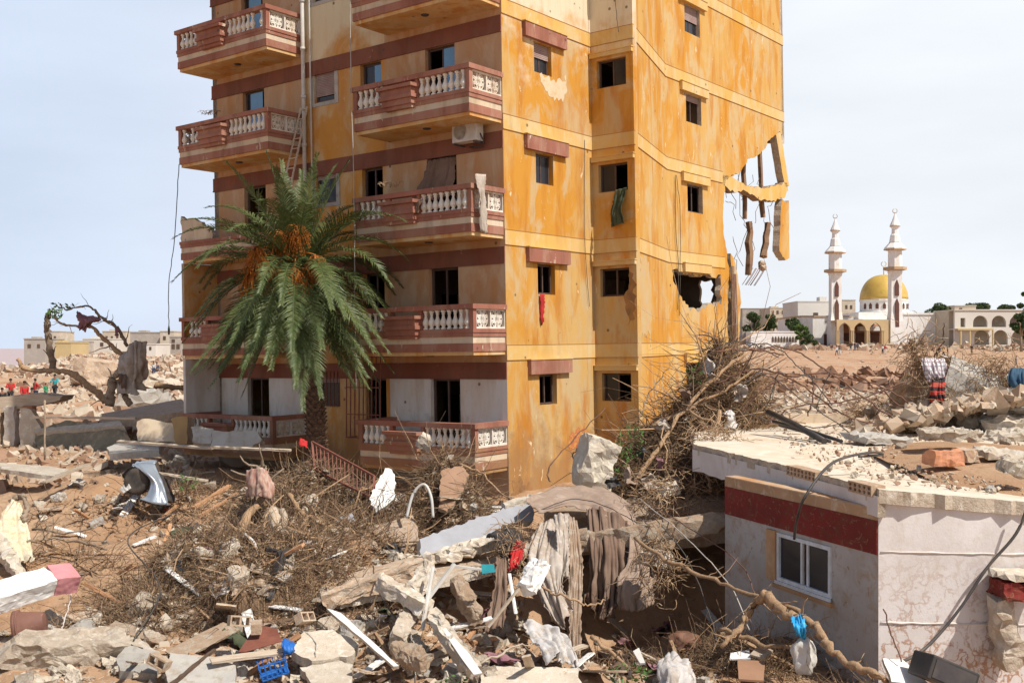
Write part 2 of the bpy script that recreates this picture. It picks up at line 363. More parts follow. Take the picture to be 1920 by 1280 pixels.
# mounds: x, y, radius, height, sharpness
def at(px, py, Y): p = P(px, py, Y); return p.x, p.y
MOUNDS = [(-1.8, 26.2, 1.6, .5), (-4.6, 26.6, 1.8, .5), (-4.8, 23.6, 1.6, .4),
          (-4.7, 20.6, 1.6, .9), (-6.2, 20.0, 1.4, .5), (-3.0, 22.5, 1.6, .6), (-3.4, 19.2, 1.1, .4), (-7.6, 17.6, 1.2, .25),
          (-9.6, 22.4, 1.3, .35), (3.2, 17.0, .9, .2), (4.2, 18.0, .9, .35), (-8.6, 28.8, 1.6, .5), (-11.5, 29.5, 2.0, .5), (-1.6, 18.0, 1.2, .35)]
def gz(X, Y):
    X = np.asarray(X, float); Y = np.asarray(Y, float)
    Yc = np.maximum(Y, 1.); r = X/Yc
    near = np.interp(Y, [-50, 14, 16, 20, 24, 27, 30, 34, 45, 60, 100, 160, 250, 400, 900, 3000],
                     [0, 0, 0, .12, .42, .68, .95, 1.15, 1.2, 1.2, 1.3, 1.9, 3.2, 4.3, 4.4, 4.5])
    # far right: wadi bed, bank and the flat in front of the mosque
    right = np.interp(Y, [-50, 14, 20, 28, 34, 60, 84, 104, 112, 122, 128, 160, 200, 250, 400, 3000],
                      [0, 0, .1, .6, .6, .3, .2, .5, .8, 1.9, 2.0, 2.6, 4.0, 5.5, 6.5, 6.5])
    w = sst(r, .12, .2)*sst(Y, 24, 40)
    z = near*(1-w)+right*w
    # far left goes below the sea
    wl = sst(-r, .405, .45)*sst(Y, 150, 330)
    z = z*(1-wl)+(-6.)*wl
    amp = np.interp(Y, [0, 30, 60, 300, 1000], [.16, .2, .5, 1.0, 4])
    sc = np.interp(Y, [0, 40, 80, 300, 1000], [1.0, 1.0, .5, .15, .03])
    far = Y > 50
    z = z+np.where(far, fbm(X*.25, Y*.25, 4, 3)*.5*np.where(w > .5, .45, 1.), fbm(X*.55, Y*.55, 4, 5)*.26)
    z = z+np.where(Y < 60, fbm(X*2.6, Y*2.6, 3, 9)*.09, 0)
    z = z+np.where((Y > 250), fbm(X*.02, Y*.02, 4, 11)*1.5*sst(Y, 250, 600), 0)
    # bank edge in the wadi
    mn_ = 1+.35*fbm(X*1.4, Y*1.4, 3, 21)
    for (mx_, my_, mr, mh) in MOUNDS:
        d = np.sqrt((X-mx_)**2+(Y-my_)**2)/mr
        z = z+mh*np.exp(-d*d*1.3)*mn_
    # hollow under the fallen slabs
    d = ((X-2.6)/2.2)**2+((Y-20.0)/2.3)**2
    z = z-1.2*np.exp(-d*d)
    d = ((X-.0)/1.4)**2+((Y-19.8)/1.2)**2
    z = z-.35*np.exp(-d*d)
    return z
def gzs(x, y): return float(gz(np.array([x]), np.array([y]))[0])
def G(px, py, y0=12, y1=420, up=0):
    """the point of the ground seen at a photo pixel"""
    ys = np.concatenate([np.arange(y0, 60, .05), np.arange(60, y1, .5)])
    xs = (px-960)/F*ys; zr = H+(HY-py)/F*ys
    hit = np.nonzero(gz(xs, ys)+up >= zr)[0]
    i = hit[0] if len(hit) else len(ys)-1
    return V(xs[i], ys[i], gzs(xs[i], ys[i]))
def fan_grid(name, a0, a1, na, rads, zf):
    an = np.radians(np.linspace(a0, a1, na)); A, Rr = np.meshgrid(an, rads)
    X = Rr*np.sin(A); Y = Rr*np.cos(A); Z = zf(X, Y)
    v = np.stack([X, Y, Z], -1).reshape(-1, 3); nr = len(rads)
    i = (np.arange(nr-1)[:, None]*na+np.arange(na-1)[None, :]).reshape(-1)
    f = np.stack([i, i+1, i+1+na, i+na], -1)[:, ::-1]
    me = bpy.data.meshes.new(name); me.vertices.add(len(v)); me.vertices.foreach_set('co', v.reshape(-1))
    me.loops.add(len(f)*4); me.loops.foreach_set('vertex_index', f.reshape(-1))
    me.polygons.add(len(f)); me.polygons.foreach_set('loop_start', np.arange(len(f))*4); me.polygons.foreach_set('loop_total', np.full(len(f), 4))
    me.polygons.foreach_set('use_smooth', np.ones(len(f), bool)); me.update(); me.validate()
    return me
def groundmat():
    g = NG('sandy_mud')
    n1 = g.noise(.5, 6, .6); c = g.mix(g.rng(n1, .38, .62), (.39, .235, .135), (.45, .30, .19))
    n2 = g.noise(2.2, 7, .7, dist=.6); c = g.mix(g.mul(g.rng(n2, .52, .66), .75), c, (.27, .15, .08))
    n3 = g.noise(7, 7, .75); c = g.mix(g.mul(g.rng(n3, .60, .70), .7), c, (.50, .38, .27))
    sx = g.n('ShaderNodeSeparateXYZ'); g.l(g.tc, sx.inputs[0])
    # the stony bed of the wadi and the churned flats, far off
    far = g.rng(sx.outputs[1], 45, 60)
    n5 = g.noise(.9, 7, .75); fc = g.mix(g.rng(n5, .42, .6), (.44, .265, .16), (.46, .33, .225))
    n6 = g.noise(.25, 5, .6); fc = g.mix(g.rng(n6, .5, .62), fc, (.40, .21, .115))
    fc = g.mix(g.rng(g.noise(2.5, 4, .7), .60, .66), fc, (.54, .46, .36))
    c = g.mix(far, c, fc)
    g.color(c); g.rough(.95); g.b.inputs['Specular IOR Level'].default_value = .15
    g.bump(g.noise(9, 9, .75), .7, .06); return g.m
GM = groundmat()
rads = np.concatenate([np.arange(2, 12, .8), np.arange(12, 34, .075), np.geomspace(34, 90, 130), np.geomspace(90.8, 420, 150), np.geomspace(430, 9000, 50)])
ground = link('ground', fan_grid('ground', -50, 50, 640, rads, gz), None, GM); tagp(ground, kind='structure')
r2 = np.concatenate([np.arange(2, 30, 1.5), np.geomspace(32, 9000, 60)])
outer = link('ground', fan_grid('ground_around', 50, 310, 80, r2, lambda X, Y: gz(np.zeros_like(X), -np.abs(Y))*0-.02), None, GM); tagp(outer, kind='structure')
g = NG('muddy_sea'); g.color(g.mix(g.rng(g.noise(.01, 3), .4, .6), (.50, .33, .28), (.46, .33, .29))); g.rough(.35); g.bump(g.noise(.6, 5), .3, .4); SEAM = g.m
mb = MB(); mb.add([(-9000, 250, -3.2), (600, 250, -3.2), (600, 11000, -3.2), (-9000, 11000, -3.2)], [(0, 1, 2, 3)])
mb.build('sea', SEAM, kind='structure')
# ------------------------------------------------------------------ the leaning apartment tower
BZ = 1.0
TW = thing('apartment_tower', 'leaning orange and brown apartment tower with balustraded balconies and a torn-off lower right corner', 'apartment building')
P1 = V(-.145, 29.5, BZ)
TM = Matrix.Translation(V(P1.x, P1.y, H)) @ Matrix.Rotation(math.radians(-.96), 4, 'Y') @ Matrix.Translation(V(0, 0, BZ-H)) @ Matrix.Rotation(math.radians(-37), 4, 'Z')
TW.matrix_world = TM
S = 3.14
bt = [3.61+S*k for k in range(-1, 7)]       # bt[k+1] = top of the dark band of storey k
def BT(k): return 3.61+S*k
def PT(k): return 4.07+S*k
TOP = 19.9
def wall(name, p0, p1, outer, holes, mats, thick=.22, parent=TW, inward=None, rim=True, label=None):
    """outer/holes in (distance along p0-p1, z); grows inward from the outer face"""
    a = V(*p0, 0); b = V(*p1, 0); ex = (b-a).normalized(); ez = V(0, 0, 1); ey = inward or V(-ex.y, ex.x, 0)
    me = poly_mesh(name, outer, holes, thick, frame(a, ex, ez, ey), rim)
    o = link(name, me, parent, mats)
    if label: o['label'] = label
    return o
LU = 12.35
def win(name, p0, ex, s0, s1, z0, z1, depth=.14, fr=.05, mullion=True, mat_=WFRAME, glass=(0, 1), shutter=0., parent=TW, label=None):
    """frame of a window set back in its reveal; s along the wall, ey points inward"""
    ex = V(*ex, 0).normalized(); ey = V(-ex.y, ex.x, 0)
    M = frame(V(*p0, 0), ex, ey, V(0, 0, 1))
    m = MB(); y0, y1 = depth, depth+.05
    m.box(s0, s1, y0, y1, z0, z0+fr, M=M); m.box(s0, s1, y0, y1, z1-fr, z1, M=M)
    m.box(s0, s0+fr, y0, y1, z0+fr, z1-fr, M=M); m.box(s1-fr, s1, y0, y1, z0+fr, z1-fr, M=M)
    c = (s0+s1)/2
    if mullion: m.box(c-.025, c+.025, y0+.002, y1-.002, z0+fr, z1-fr, M=M)
    w = m.build('window', mat_, parent, label)
    for k in glass:
        g_ = MB(); a, b = (s0+fr, c-.03) if k == 0 else (c+.03, s1-fr)
        if not mullion: a, b = s0+fr, s1-fr
        g_.box(a, b, y0+.015, y0+.025, z0+fr, z1-fr, M=M); g_.build('pane', GLASS, w)
        if not mullion: break
    if shutter > 0:
        g_ = MB(); zz = z1; n = int((z1-z0)*shutter/.05)
        for i in range(n): g_.box(s0+.01, s1-.01, y0-.035, y0-.01, zz-.045, zz-.004, M=M); zz -= .05
        g_.build('roller_shutter', SHUT, w)
    return w
BLUEG = mat('sky_reflection_glass', (.05, .17, .32), (.08, .24, .42), 1, rough=.12, bump=0, spec=.8)  # blue sky reflection put into the pane colour
# --- facade with the balconies (x from -12.35 to 0, y = 0); stacks: right bay, stair bay, left bay
BAYS = [(-4.35, 0., TAN, 'r'), (-7.8, -4.35, TAN2, 'm'), (-LU, -7.8, TAN, 'l')]
for x0, x1, m_, b in BAYS:
    holes = []
    for k in range(0, 6):
        hd = BT(k)-.44; fl = BT(k-1)+.48
        if b == 'r': holes.append([(-x0-2.76, fl), (-x0-1.66, fl), (-x0-1.66, hd), (-x0-2.76, hd)])
        if b == 'm':
            w0, w1 = (-5.36, -4.50)
            holes.append(rect(w0-x0, w1-x0, BT(k-1)+1.35, hd))
            holes.append(rect(-7.35-x0, -6.45-x0, BT(k-1)+1.82, BT(k-1)+2.86))
        if b == 'l': holes.append(rect(-10.8-x0, -9.73-x0, fl, hd))
    zs = 3.17+.02
    # white lower storey of the two balcony bays is its own wall
    if b != 'm':
        lo = [h for h in holes if h[0][1] < 2]; hi = [h for h in holes if h[0][1] > 2]
        # door of storey 0 stays below the band
        wall('wall', (x0, 0), (x1, 0), rect(0, x1-x0-(.004 if b == 'r' else 0), -1.5, 3.17), [[(p[0], min(p[1], 3.165)) for p in h] for h in lo], [WHITEW, WHITEW], label='white painted wall of the lowest storey')
        wall('wall', (x0, 0), (x1, 0), rect(0, x1-x0-(.004 if b == 'r' else 0), 3.17, TOP), [h for h in hi], [m_, m_], label='tan wall of the balcony bay')
    else:
        wall('wall', (x0, 0), (x1, 0), rect(0, x1-x0, -1.5, TOP), holes, [m_, m_], label='orange wall between the balcony stacks')
for k in range(0, 6):
    hd = BT(k)-.44; fl = BT(k-1)+.48
    dk = k >= 3
    win('door', (0, 0), (1, 0), -2.76, -1.66, fl+.02, hd-.01, fr=.07, mullion=True, glass=(1,) if dk else ()).name = 'door_frame'
    win('window', (0, 0), (1, 0), -5.35, -4.51, BT(k-1)+1.36, hd-.01, fr=.07, glass=(0, 1) if dk else ())
    if dk:
        for (a_, b_, z_, h_) in ((-2.16, -1.73, fl+.1, hd-.08), (-4.88, -4.6, BT(k-1)+1.5, hd-.1), (-10.55, -9.95, fl+.1, hd-.08)):
            m = MB(); m.box(a_, b_, .125, .138, z_, h_); m.build('blue_pane', BLUEG, TW)
    win('window', (0, 0), (1, 0), -7.34, -6.46, BT(k-1)+1.83, BT(k-1)+2.85, fr=.06, mullion=False, depth=.08, shutter=.88 if dk else .3, glass=(0,))
    win('door', (0, 0), (1, 0), -10.79, -9.74, fl+.02, hd-.01, fr=.07, glass=(0, 1) if dk else ()).name = 'door_frame'
    # grey cement surround of the stair window
    m = MB(); a, b, c, d = -7.5, -6.3, BT(k-1)+1.7, BT(k-1)+2.98
    m.box(a, b, -.02, -.002, d-.13, d); m.box(a, b, -.02, -.002, c, c+.11); m.box(a, a+.14, -.02, -.002, c+.11, d-.13); m.box(b-.16, b, -.02, -.002, c+.11, d-.13)
    if k: m.build('window_surround', CONCG, TW)
# curtains of leaf-brown planks behind the door at storey 2
# dark bands
for k in range(0, 6):
    m = MB(); m.box(-LU-.03, -.0, -.035, -.001, BT(k)-.42, BT(k)); m.box(-LU-.04, .0, -.05, -.001, BT(k)-.46, BT(k)-.42)
    m.build('dark_band', [DRED], TW)
# --- right hand faces
pB0, pB1 = (0, 0), (0, 4.44); pD1 = (1.49, 4.44); pC1 = (0, 9.1); pC2 = (0, 19.08)
hB = [rect(1.5, 2.36, PT(k)-1.71, PT(k)-.85) for k in range(0, 6)]
wall('wall', pB0, pB1, rect(.004, 4.44, -1.5, TOP), hB, [ORANGE, ORANGE], inward=V(-1, 0, 0), label='weathered orange end wall beside the balconies')
hD = [rect(.22, 1.24, PT(k)-1.72, PT(k)-.88) for k in range(0, 6)]
wall('wall', pB1, pD1, rect(0, 1.49, -1.5, TOP), hD, [ORANGE, ORANGE], inward=V(0, 1, 0), label='narrow shaded wall with kitchen windows')
L1 = (Vector(pC1)-Vector(pD1)).length
wall('wall', pD1, pC1, rect(.085, L1, -1.5, TOP), [], [ORANGE2, ORANGE2], inward=V(-.948, -.319, 0), label='slanting orange wall behind the kitchen windows')
W0, W1 = 1.45, 2.6
# big wall with the torn-off lower right corner
cut = [(9.98, TOP), (0, TOP), (0, -1.5), (4.40, -1.5)]
edge = [(4.42, 0.), (4.38, 1.2), (4.45, 2.4), (4.4, 3.3), (4.5, 4.2), (4.42, 5.0), (4.55, 6.0), (4.62, 6.9), (4.5, 7.25), (4.3, 7.9), (4.2, 8.6), (4.3, 9.4), (4.5, 10.1),
        (5.1, 10.35), (5.6, 10.45), (6.1, 10.8), (6.5, 11.15), (7.3, 11.35), (8.0, 11.7), (8.4, 12.1), (9.0, 12.4), (9.55, 12.65), (9.98, 12.35)]
edge = jag(edge, .05, .16, 3)[:-1]
edge = [e for e in edge if not (e[0] < 4 and e[1] > 12)]
def trim(es):   # keep the ring only up to the last listed point
    out_ = []
    for e in es:
        out_.append(e)
        if abs(e[0]-9.98) < 1e-6 and abs(e[1]-12.35) < 1e-6: break
    return out_
edge = trim(edge)
hC = [rect(W0, W1, PT(k)-1.70, PT(k)-.72) for k in (2, 3, 4, 5)]
hC.append(jag([(.25, PT(1)-.66), (1.2, PT(1)-.72), (3.2, PT(1)-.78), (3.95, PT(1)-.66), (3.95, PT(1)-1.75), (2.9, PT(1)-1.72), (2.3, PT(1)-2.0), (1.4, PT(1)-1.95), (.8, PT(1)-1.5), (.45, PT(1)-1.15)], .09, .14, 5))
hC.append(rect(W0-.3, W1-.1, PT(0)-1.70, PT(0)-.72))
wall('wall', pC1, pC2, cut+edge, hC, [ORANGE2, CONC], inward=V(-1, 0, 0), label='orange wall with its lower right corner torn off')
# remaining walls
wall('wall', (-LU, 19.08), (-LU, 0), rect(0, 19.08, -1.5, TOP), [rect(a, a+1., PT(k)-1.8, PT(k)-.8) for k in range(6) for a in (3, 8, 13)], [ORANGE2, CONC], inward=V(1, 0, 0), label='orange end wall facing the sea')
wall('wall', (0, 19.08), (-LU, 19.08), [(0, TOP), (0, 12.2), (1.2, 12.35), (2.2, 12.15), (3.3, 12.3), (3.9, 11.9), (4.1, 9.), (4.0, 6.), (4.15, 3), (4.0, -1.5), (LU, -1.5), (LU, TOP)], [], [ORANGE2, CONC], inward=V(0, -1, 0), label='orange rear wall')
# floors, the lower three cut back at the torn corner
for k in range(-1, 6):
    z = BT(k)+.05
    if k >= 3: ring = [(-LU+.23, .23), (-.23, .23), (-.23, 18.8), (-LU+.23, 18.8)]
    elif k >= -1: ring = jag([(-LU+.23, .23), (-.23, .23), (-.23, 13.4), (-4.1, 13.5), (-4.2, 18.8), (-LU+.23, 18.8)], .12, .4, k+9, fix=(0, 1, 4, 5))
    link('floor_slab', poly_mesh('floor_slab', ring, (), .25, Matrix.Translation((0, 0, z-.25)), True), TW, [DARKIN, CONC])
    ring = [(.0, 4.67), (1.3, 4.67), (.0, 8.85)]
    link('floor_slab', poly_mesh('floor_slab', ring, (), .2, Matrix.Translation((0, 0, z-.22)), True), TW, [DARKIN, CONC])
link('roof_slab', poly_mesh('roof_slab', [(-LU-.1, -.1), (.1, -.1), (.1, 4.4), (1.6, 4.4), (.1, 9.2), (.1, 19.2), (-LU-.1, 19.2)], (), .25, Matrix.Translation((0, 0, TOP+.01)), True), TW, [CONCG, CONC])
# inner partitions (plaster, coloured dark to stand for unlit rooms)
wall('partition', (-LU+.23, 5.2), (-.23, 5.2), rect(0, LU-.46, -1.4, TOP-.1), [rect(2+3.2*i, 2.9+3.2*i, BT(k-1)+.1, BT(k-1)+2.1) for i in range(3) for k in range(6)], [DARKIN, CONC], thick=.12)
m_in = mat('inner_plaster', (.50, .38, .26), (.42, .30, .19), 1.2, fleck=(.3, .2, .12), bump=.3)
wall('partition', (-.23, 13.35), (-4.2, 13.35), rect(0, 3.97, -1.4, 11.3), [jag(rect(.25, .7, PT(1)-2.1, PT(1)-.8), .1, .2, 3), rect(1.5, 2.5, 9., 10.9)], [DARKIN, m_in], thick=.15, inward=V(0, -1, 0))
wall('partition', (-4.15, 13.2), (-4.15, 18.85), rect(0, 5.6, -1.4, 11.9), [rect(1, 1.9, BT(k-1)+.1, BT(k-1)+2.2) for k in range(3)], [m_in, CONC], thick=.15, inward=V(-1, 0, 0))
for xx in (-4.2, -8.):
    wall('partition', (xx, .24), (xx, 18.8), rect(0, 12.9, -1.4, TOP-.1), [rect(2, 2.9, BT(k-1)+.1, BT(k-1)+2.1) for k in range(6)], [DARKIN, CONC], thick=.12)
# pale bands following the faces (slightly proud), with the groove lines
def band(p0, p1, n, z0, z1, proud, mat_, name='pale_band', ext=(0, 0)):
    a = V(*p0, 0); b = V(*p1, 0); e = (b-a).normalized(); a = a-e*ext[0]; b = b+e*ext[1]
    M = frame(a, e, V(*n, 0), V(0, 0, 1)); m = MB(); m.box(0, (b-a).length, .001, proud, z0, z1, M=M)
    m.box(0, (b-a).length, .001, proud+.008, z0-.02, z0, mi=1, M=M); m.box(0, (b-a).length, .001, proud+.008, z1, z1+.02, mi=1, M=M)
    return m.build(name, [mat_, DRED if mat_ is DRED else PALEB], TW)
GROOVE = mat('groove_line', (.36, .17, .05))
for k in range(0, 6):
    z1 = PT(k); z0 = z1-.40
    cut2 = pC2
    for q0, q1, n in ((pB0, pB1, (1, 0)), (pB1, pD1, (0, -1)), (pD1, pC1, (.948, .319)), (pC1, (0, 9.1+4.3) if k in (0, 1) else ((0, 9.1+4.2) if k == 2 else pC2), (1, 0))):
        a = V(*q0, 0); b = V(*q1, 0); e = (b-a).normalized(); M = frame(a, e, V(*n, 0), V(0, 0, 1)); m = MB()
        ln = (b-a).length
        m.box(0, ln, .001, .014, z0, z1, 0, M); m.box(0, ln, .001, .022, z1, z1+.014, 1, M); m.box(0, ln, .001, .022, z0-.014, z0, 1, M)
        m.build('pale_band', [PALEB, GROOVE], TW)
# hoods and windows on the right hand faces
def hood(p0, e, n, s0, s1, z0, h, d, mt):
    M = frame(V(*p0, 0), V(*e, 0), V(*n, 0), V(0, 0, 1)); m = MB()
    m.box(s0, s1, .0, d, z0, z0+h, 0, M); m.box(s0-.02, s1+.02, 0, d+.02, z0+h, z0+h+.03, 1, M)
    m.build('window_hood', [mt, PALEB], TW)
hoodm = [PINKB, PINKB]
for k in range(0, 6):
    hood(pB0, (0, 1), (1, 0), .95, 3.0, PT(k)-.82, .40, .13, PINKB)
    win('window', (0, 0), (0, 1), 1.51, 2.35, PT(k)-1.70, PT(k)-.86, mat_=WFRAME, glass=(0, 1) if k >= 2 else (), shutter=.5 if k in (3, 4) else 0)
    # sill pan
    hood(pB1, (1, 0), (0, -1), .02, 1.5, PT(k)-.80, .13, .12, PALEB)
    win('window', pB1, (1, 0), .23, 1.23, PT(k)-1.71, PT(k)-.89, glass={4: (0, 1), 3: (1,), 2: (0,), 0: (0,), 1: ()}.get(k, (0, 1)), fr=.045)
    if k >= 2:
        win('window', pC1, (0, 1), W0+.01, W1-.01, PT(k)-1.69, PT(k)-.73, glass=(0, 1) if k > 3 else (), shutter={4: .55, 3: .25}.get(k, 0), mullion=True)
    hood(pC1, (0, 1), (1, 0), W0-.45, W1+.4, PT(k)-.68, .30, .12, PALEB if k > 0 else PALEB)
# roof parapet and water tanks
for q0, q1, n, mt in (((-LU, 0), (0, 0), V(0, 1, 0), TAN2), (pB0, pB1, V(-1, 0, 0), ORANGE), (pB1, pD1, V(0, 1, 0), ORANGE), (pD1, pC1, V(-.948, -.319, 0), ORANGE2), (pC1, pC2, V(-1, 0, 0), ORANGE2), ((-LU, 19.08), (-LU, 0), V(1, 0, 0), ORANGE2), (pC2, (-LU, 19.08), V(0, -1, 0), ORANGE2)):
    wall('parapet', q0, q1, rect(0, (Vector(q1)-Vector(q0)).length, TOP+.27, TOP+1.2), [], [mt, mt], inward=n, thick=.15)

# plaster patches and smears on the right hand faces
def patch(p0, e, n_in, ring, m_, lb, sd):
    a = V(*p0, 0)-V(*n_in, 0)*.006; me_ = poly_mesh('plaster_patch', jag(ring, .10, .12, sd), (), .006, frame(a, V(*e, 0), V(0, 0, 1), V(*n_in, 0))); o_ = link('plaster_patch', me_, TW, m_); o_['label'] = lb
PP = mat('pale_bare_plaster', (.66, .54, .38), (.60, .46, .29), 2, c3=(.56, .40, .22), bump=.2); PG = mat('greyish_patch', (.52, .38, .19), (.54, .33, .12), 1.6, c3=(.48, .38, .24), bump=.2); PD = mat('dark_damp_patch', (.24, .13, .06), (.38, .2, .07), 3, bump=.2); PR_ = mat('red_spray_smear', (.42, .10, .06), (.5, .22, .07), 6, fleck=(.56, .28, .07), fleck_amt=.5, bump=.1)
patch((0, 0), (0, 1), (-1, 0), [(1.75, PT(3)-1.75), (2.9, PT(3)-1.75), (3.1, PT(3)-1.5), (3.15, PT(3)-1.95), (2.9, PT(3)-2.35), (2.3, PT(3)-2.3), (2.0, PT(3)-2.1)], PP, 'pale bare plaster patch under a shuttered window', 1)
patch((1.49, 4.44), (-.305, .953), (-.953, -.305), [(.5, 4.3), (1.9, 4.4), (2.1, 5.6), (1.7, 6.6), (.6, 6.7), (.35, 5.4)], PG, 'greyish worn area on the slanting wall', 2)
patch((0, 4.44), (1, 0), (0, 1), [(1.15, 4.6), (1.4, 4.9), (1.42, 5.9), (1.25, 6.2), (1.1, 5.6)], PD, 'dark damp patch in the kitchen window recess', 3)
patch((0, 0), (0, 1), (-1, 0), [(2.9, 1.1), (3.4, .95), (4.0, 1.2), (3.9, 1.5), (3.3, 1.55), (2.95, 1.4)], PR_, 'red smear low on the orange end wall', 4)
0 and patch((0, 9.1), (0, 1), (-1, 0), [(5.6, 12.6), (7.3, 12.4), (7.6, 13.0), (6.4, 13.3), (5.7, 13.1)], PG, 'faded patch above the torn corner', 5)
patch((0, 0), (0, 1), (-1, 0), [(.1, -.2), (1.1, -.1), (1.0, .25), (.6, .2), (.5, .5), (.15, .4)], PD, 'damp spots at the foot of the orange corner', 6)
# --- balconies
bal_prof = [(.07, 0), (.07, .045), (.04, .055), (.042, .08), (.078, .13), (.09, .175), (.08, .23), (.048, .30), (.032, .37), (.036, .40), (.052, .42), (.036, .44), (.068, .475), (.068, .52)]
mb = MB(); mb.lathe(bal_prof, 10); BALMESH = mb.mesh('baluster'); BALMESH.materials.append(BALU)
BD = 1.40
def breeze(parent, M, w, h):
    """pierced screen of radiating petals, two modules wide"""
    m = MB(); t0, t1 = .0, .06
    m.box(0, w, t0-.02, t1+.02, 0, .05, M=M); m.box(0, w, t0-.02, t1+.02, h-.05, h, M=M)
    n = max(1, round(w/h)); mw = w/n
    for i in range(n+1): m.box(max(0, i*mw-.025), min(w, i*mw+.025), t0-.018, t1+.018, .05, h-.05, M=M)
    for i in range(n):
        cx = (i+.5)*mw; cz = h/2; r = min(mw, h)/2-.02
        for a in range(8):
            an = a*math.pi/4+math.pi/8
            for s_ in (-1, 1):
                q0 = V(cx, .03, cz); q1 = V(cx+math.cos(an+s_*.22)*r*.62, .03, cz+math.sin(an+s_*.22)*r*.62); q2 = V(cx+math.cos(an)*r, .03, cz+math.sin(an)*r)
                m.bar(M @ q0, M @ q1, .018, .05); m.bar(M @ q1, M @ q2, .018, .05)
        ring = [M @ V(cx+math.cos(a*math.pi/8)*r*.98, .03, cz+math.sin(a*math.pi/8)*r*.98) for a in range(17)]
        m.tube(ring, .014, 5, smooth=False)
    return m.build('breeze_block', BALU, parent, label='pierced breeze block screen of radiating petals')
def balcony(x0, x1, z, level, planter=(.30, .56), broken=False, mid_low=False):
    br, cr = (PINKB if level <= 1 else PINKB), CREAM
    yb = -BD
    m = MB()
    m.box(x0+.05, x1-.03, yb+.05, -.001, z, z+.10, 2)              # soffit slab
    m.box(x0, x1, yb, -.002, z+.10, z+.32, 0)
    m.box(x0+.015, x1-.015, yb+.015, -.002, z+.32, z+.49, 1)
    m.box(x0-.01, x1+.01, yb-.01, -.002, z+.49, z+.60, 0)
    b = m.build('balcony', [br, cr, SOFFIT], TW)
    # upper kerb on three sides
    m = MB(); zk = z+.60
    for (a0, a1, c0, c1) in ((x0-.03, x1+.03, yb-.03, yb+.12), (x0-.03, x0+.12, yb+.12, -.002), (x1-.12, x1+.03, yb+.12, -.002)):
        m.box(a0, a1, c0, c1, zk, zk+.10)
    m.build('kerb', br, b)
    if broken: return b
    zb = zk+.10; hb = .52; zc = zb+hb
    w = x1-x0; pa, pb = x0+w*planter[0], x0+w*planter[1]
    # rail cap with a gap at the planter
    m = MB()
    for (a0, a1, c0, c1) in ((x0-.07, x1+.07, yb-.07, yb+.16), (x0-.07, x0+.16, yb+.16, -.002), (x1-.16, x1+.07, yb+.16, -.002)):
        m.box(a0, a1, c0, c1, zc, zc+.13)
    m.build('rail_cap', br, b)
    for xx, hw_ in ((x0+.05, .07), (x1-.05, .07), (pa-.02, .05), (pb+.02, .05)):
        m = MB(); m.box(xx-hw_, xx+hw_, yb-(.005 if hw_ > .06 else 0), yb+.13, zb, zc); m.build('post', br, b)
    # planter: stepped brown box hung on the front
    m = MB()
    m.box(pa, pb, yb-.20, yb+.02, zk-.04, zk+.12); m.box(pa-.06, pb+.06, yb-.26, yb+.02, zk+.12, zk+.22); m.box(pa-.02, pb+.02, yb-.22, yb+.02, zk+.22, zk+.40)
    m.box(pa-.10, pb+.10, yb-.32, yb+.06, zk+.40, zk+.49); m.box(pa+.04, pb-.04, yb-.14, yb+.05, zk-.14, zk-.04)
    m.build('planter_box', br, b)
    def run(a0, a1):
        n = max(2, int((a1-a0)/.205)); st = (a1-a0)/n
        for i in range(n):
            if R.random() < .03: continue
            o = bpy.data.objects.new('baluster', BALMESH); COL.objects.link(o); o.parent = b; o.location = (a0+(i+.5)*st, yb+.06, zb)
            o.rotation_euler.z = U(0, 6); o.scale = (1.05, 1.05, hb/.52)
    run(x0+.12, pa-.07); run(pb+.07, x1-.12)
    breeze(b, frame(V(x1-.08, yb+.14, zb), V(0, 1, 0), V(1, 0, 0), V(0, 0, 1)), BD-.15, hb)
    breeze(b, frame(V(x0+.02, yb+.14, zb), V(0, 1, 0), V(1, 0, 0), V(0, 0, 1)), BD-.15, hb)
    # lamp under the slab
    m = MB(); m.lathe([(.10, z-.03), (.12, z-.01), (.12, z)], 10, c=((x0+x1)/2+.1, yb/2-.1, 0)); m.build('ceiling_lamp', DARKM, b)
    return b
for k in range(0, 6):
    zz = BT(k-1)+.21
    balcony(-4.25, -.03, zz, k)
    balcony(-LU, -7.95, zz, k, broken=(k == 2))
# broken parapet of the left balcony two storeys up, side walls below it
m = MB()
me = poly_mesh('broken_parapet', jag([(0, 0), (1.6, 0), (1.5, .35), (.9, .6), (.4, .75), (0, .85)], .07, .18, 4, fix=(0,)), (), .14, frame(V(-LU+.02, -BD+.02, BT(1)+.91), V(1, 0, 0), V(0, 0, 1), V(0, 1, 0)), True)
link('broken_parapet', me, TW, [CREAM, CONC])
wall('side_wall', (-LU+.12, -BD+.02), (-LU+.12, -.01), rect(0, BD-.03, BT(0)+.95, BT(1)+.2), [], [TAN2, CONC], thick=.12, inward=V(-1, 0, 0))
wall('side_wall', (-LU+.12, -BD+.02), (-LU+.12, -.01), rect(0, BD-.03, BT(-1)+.95, BT(0)+.2), [], [WHITEW, WHITEW], thick=.12, inward=V(-1, 0, 0))
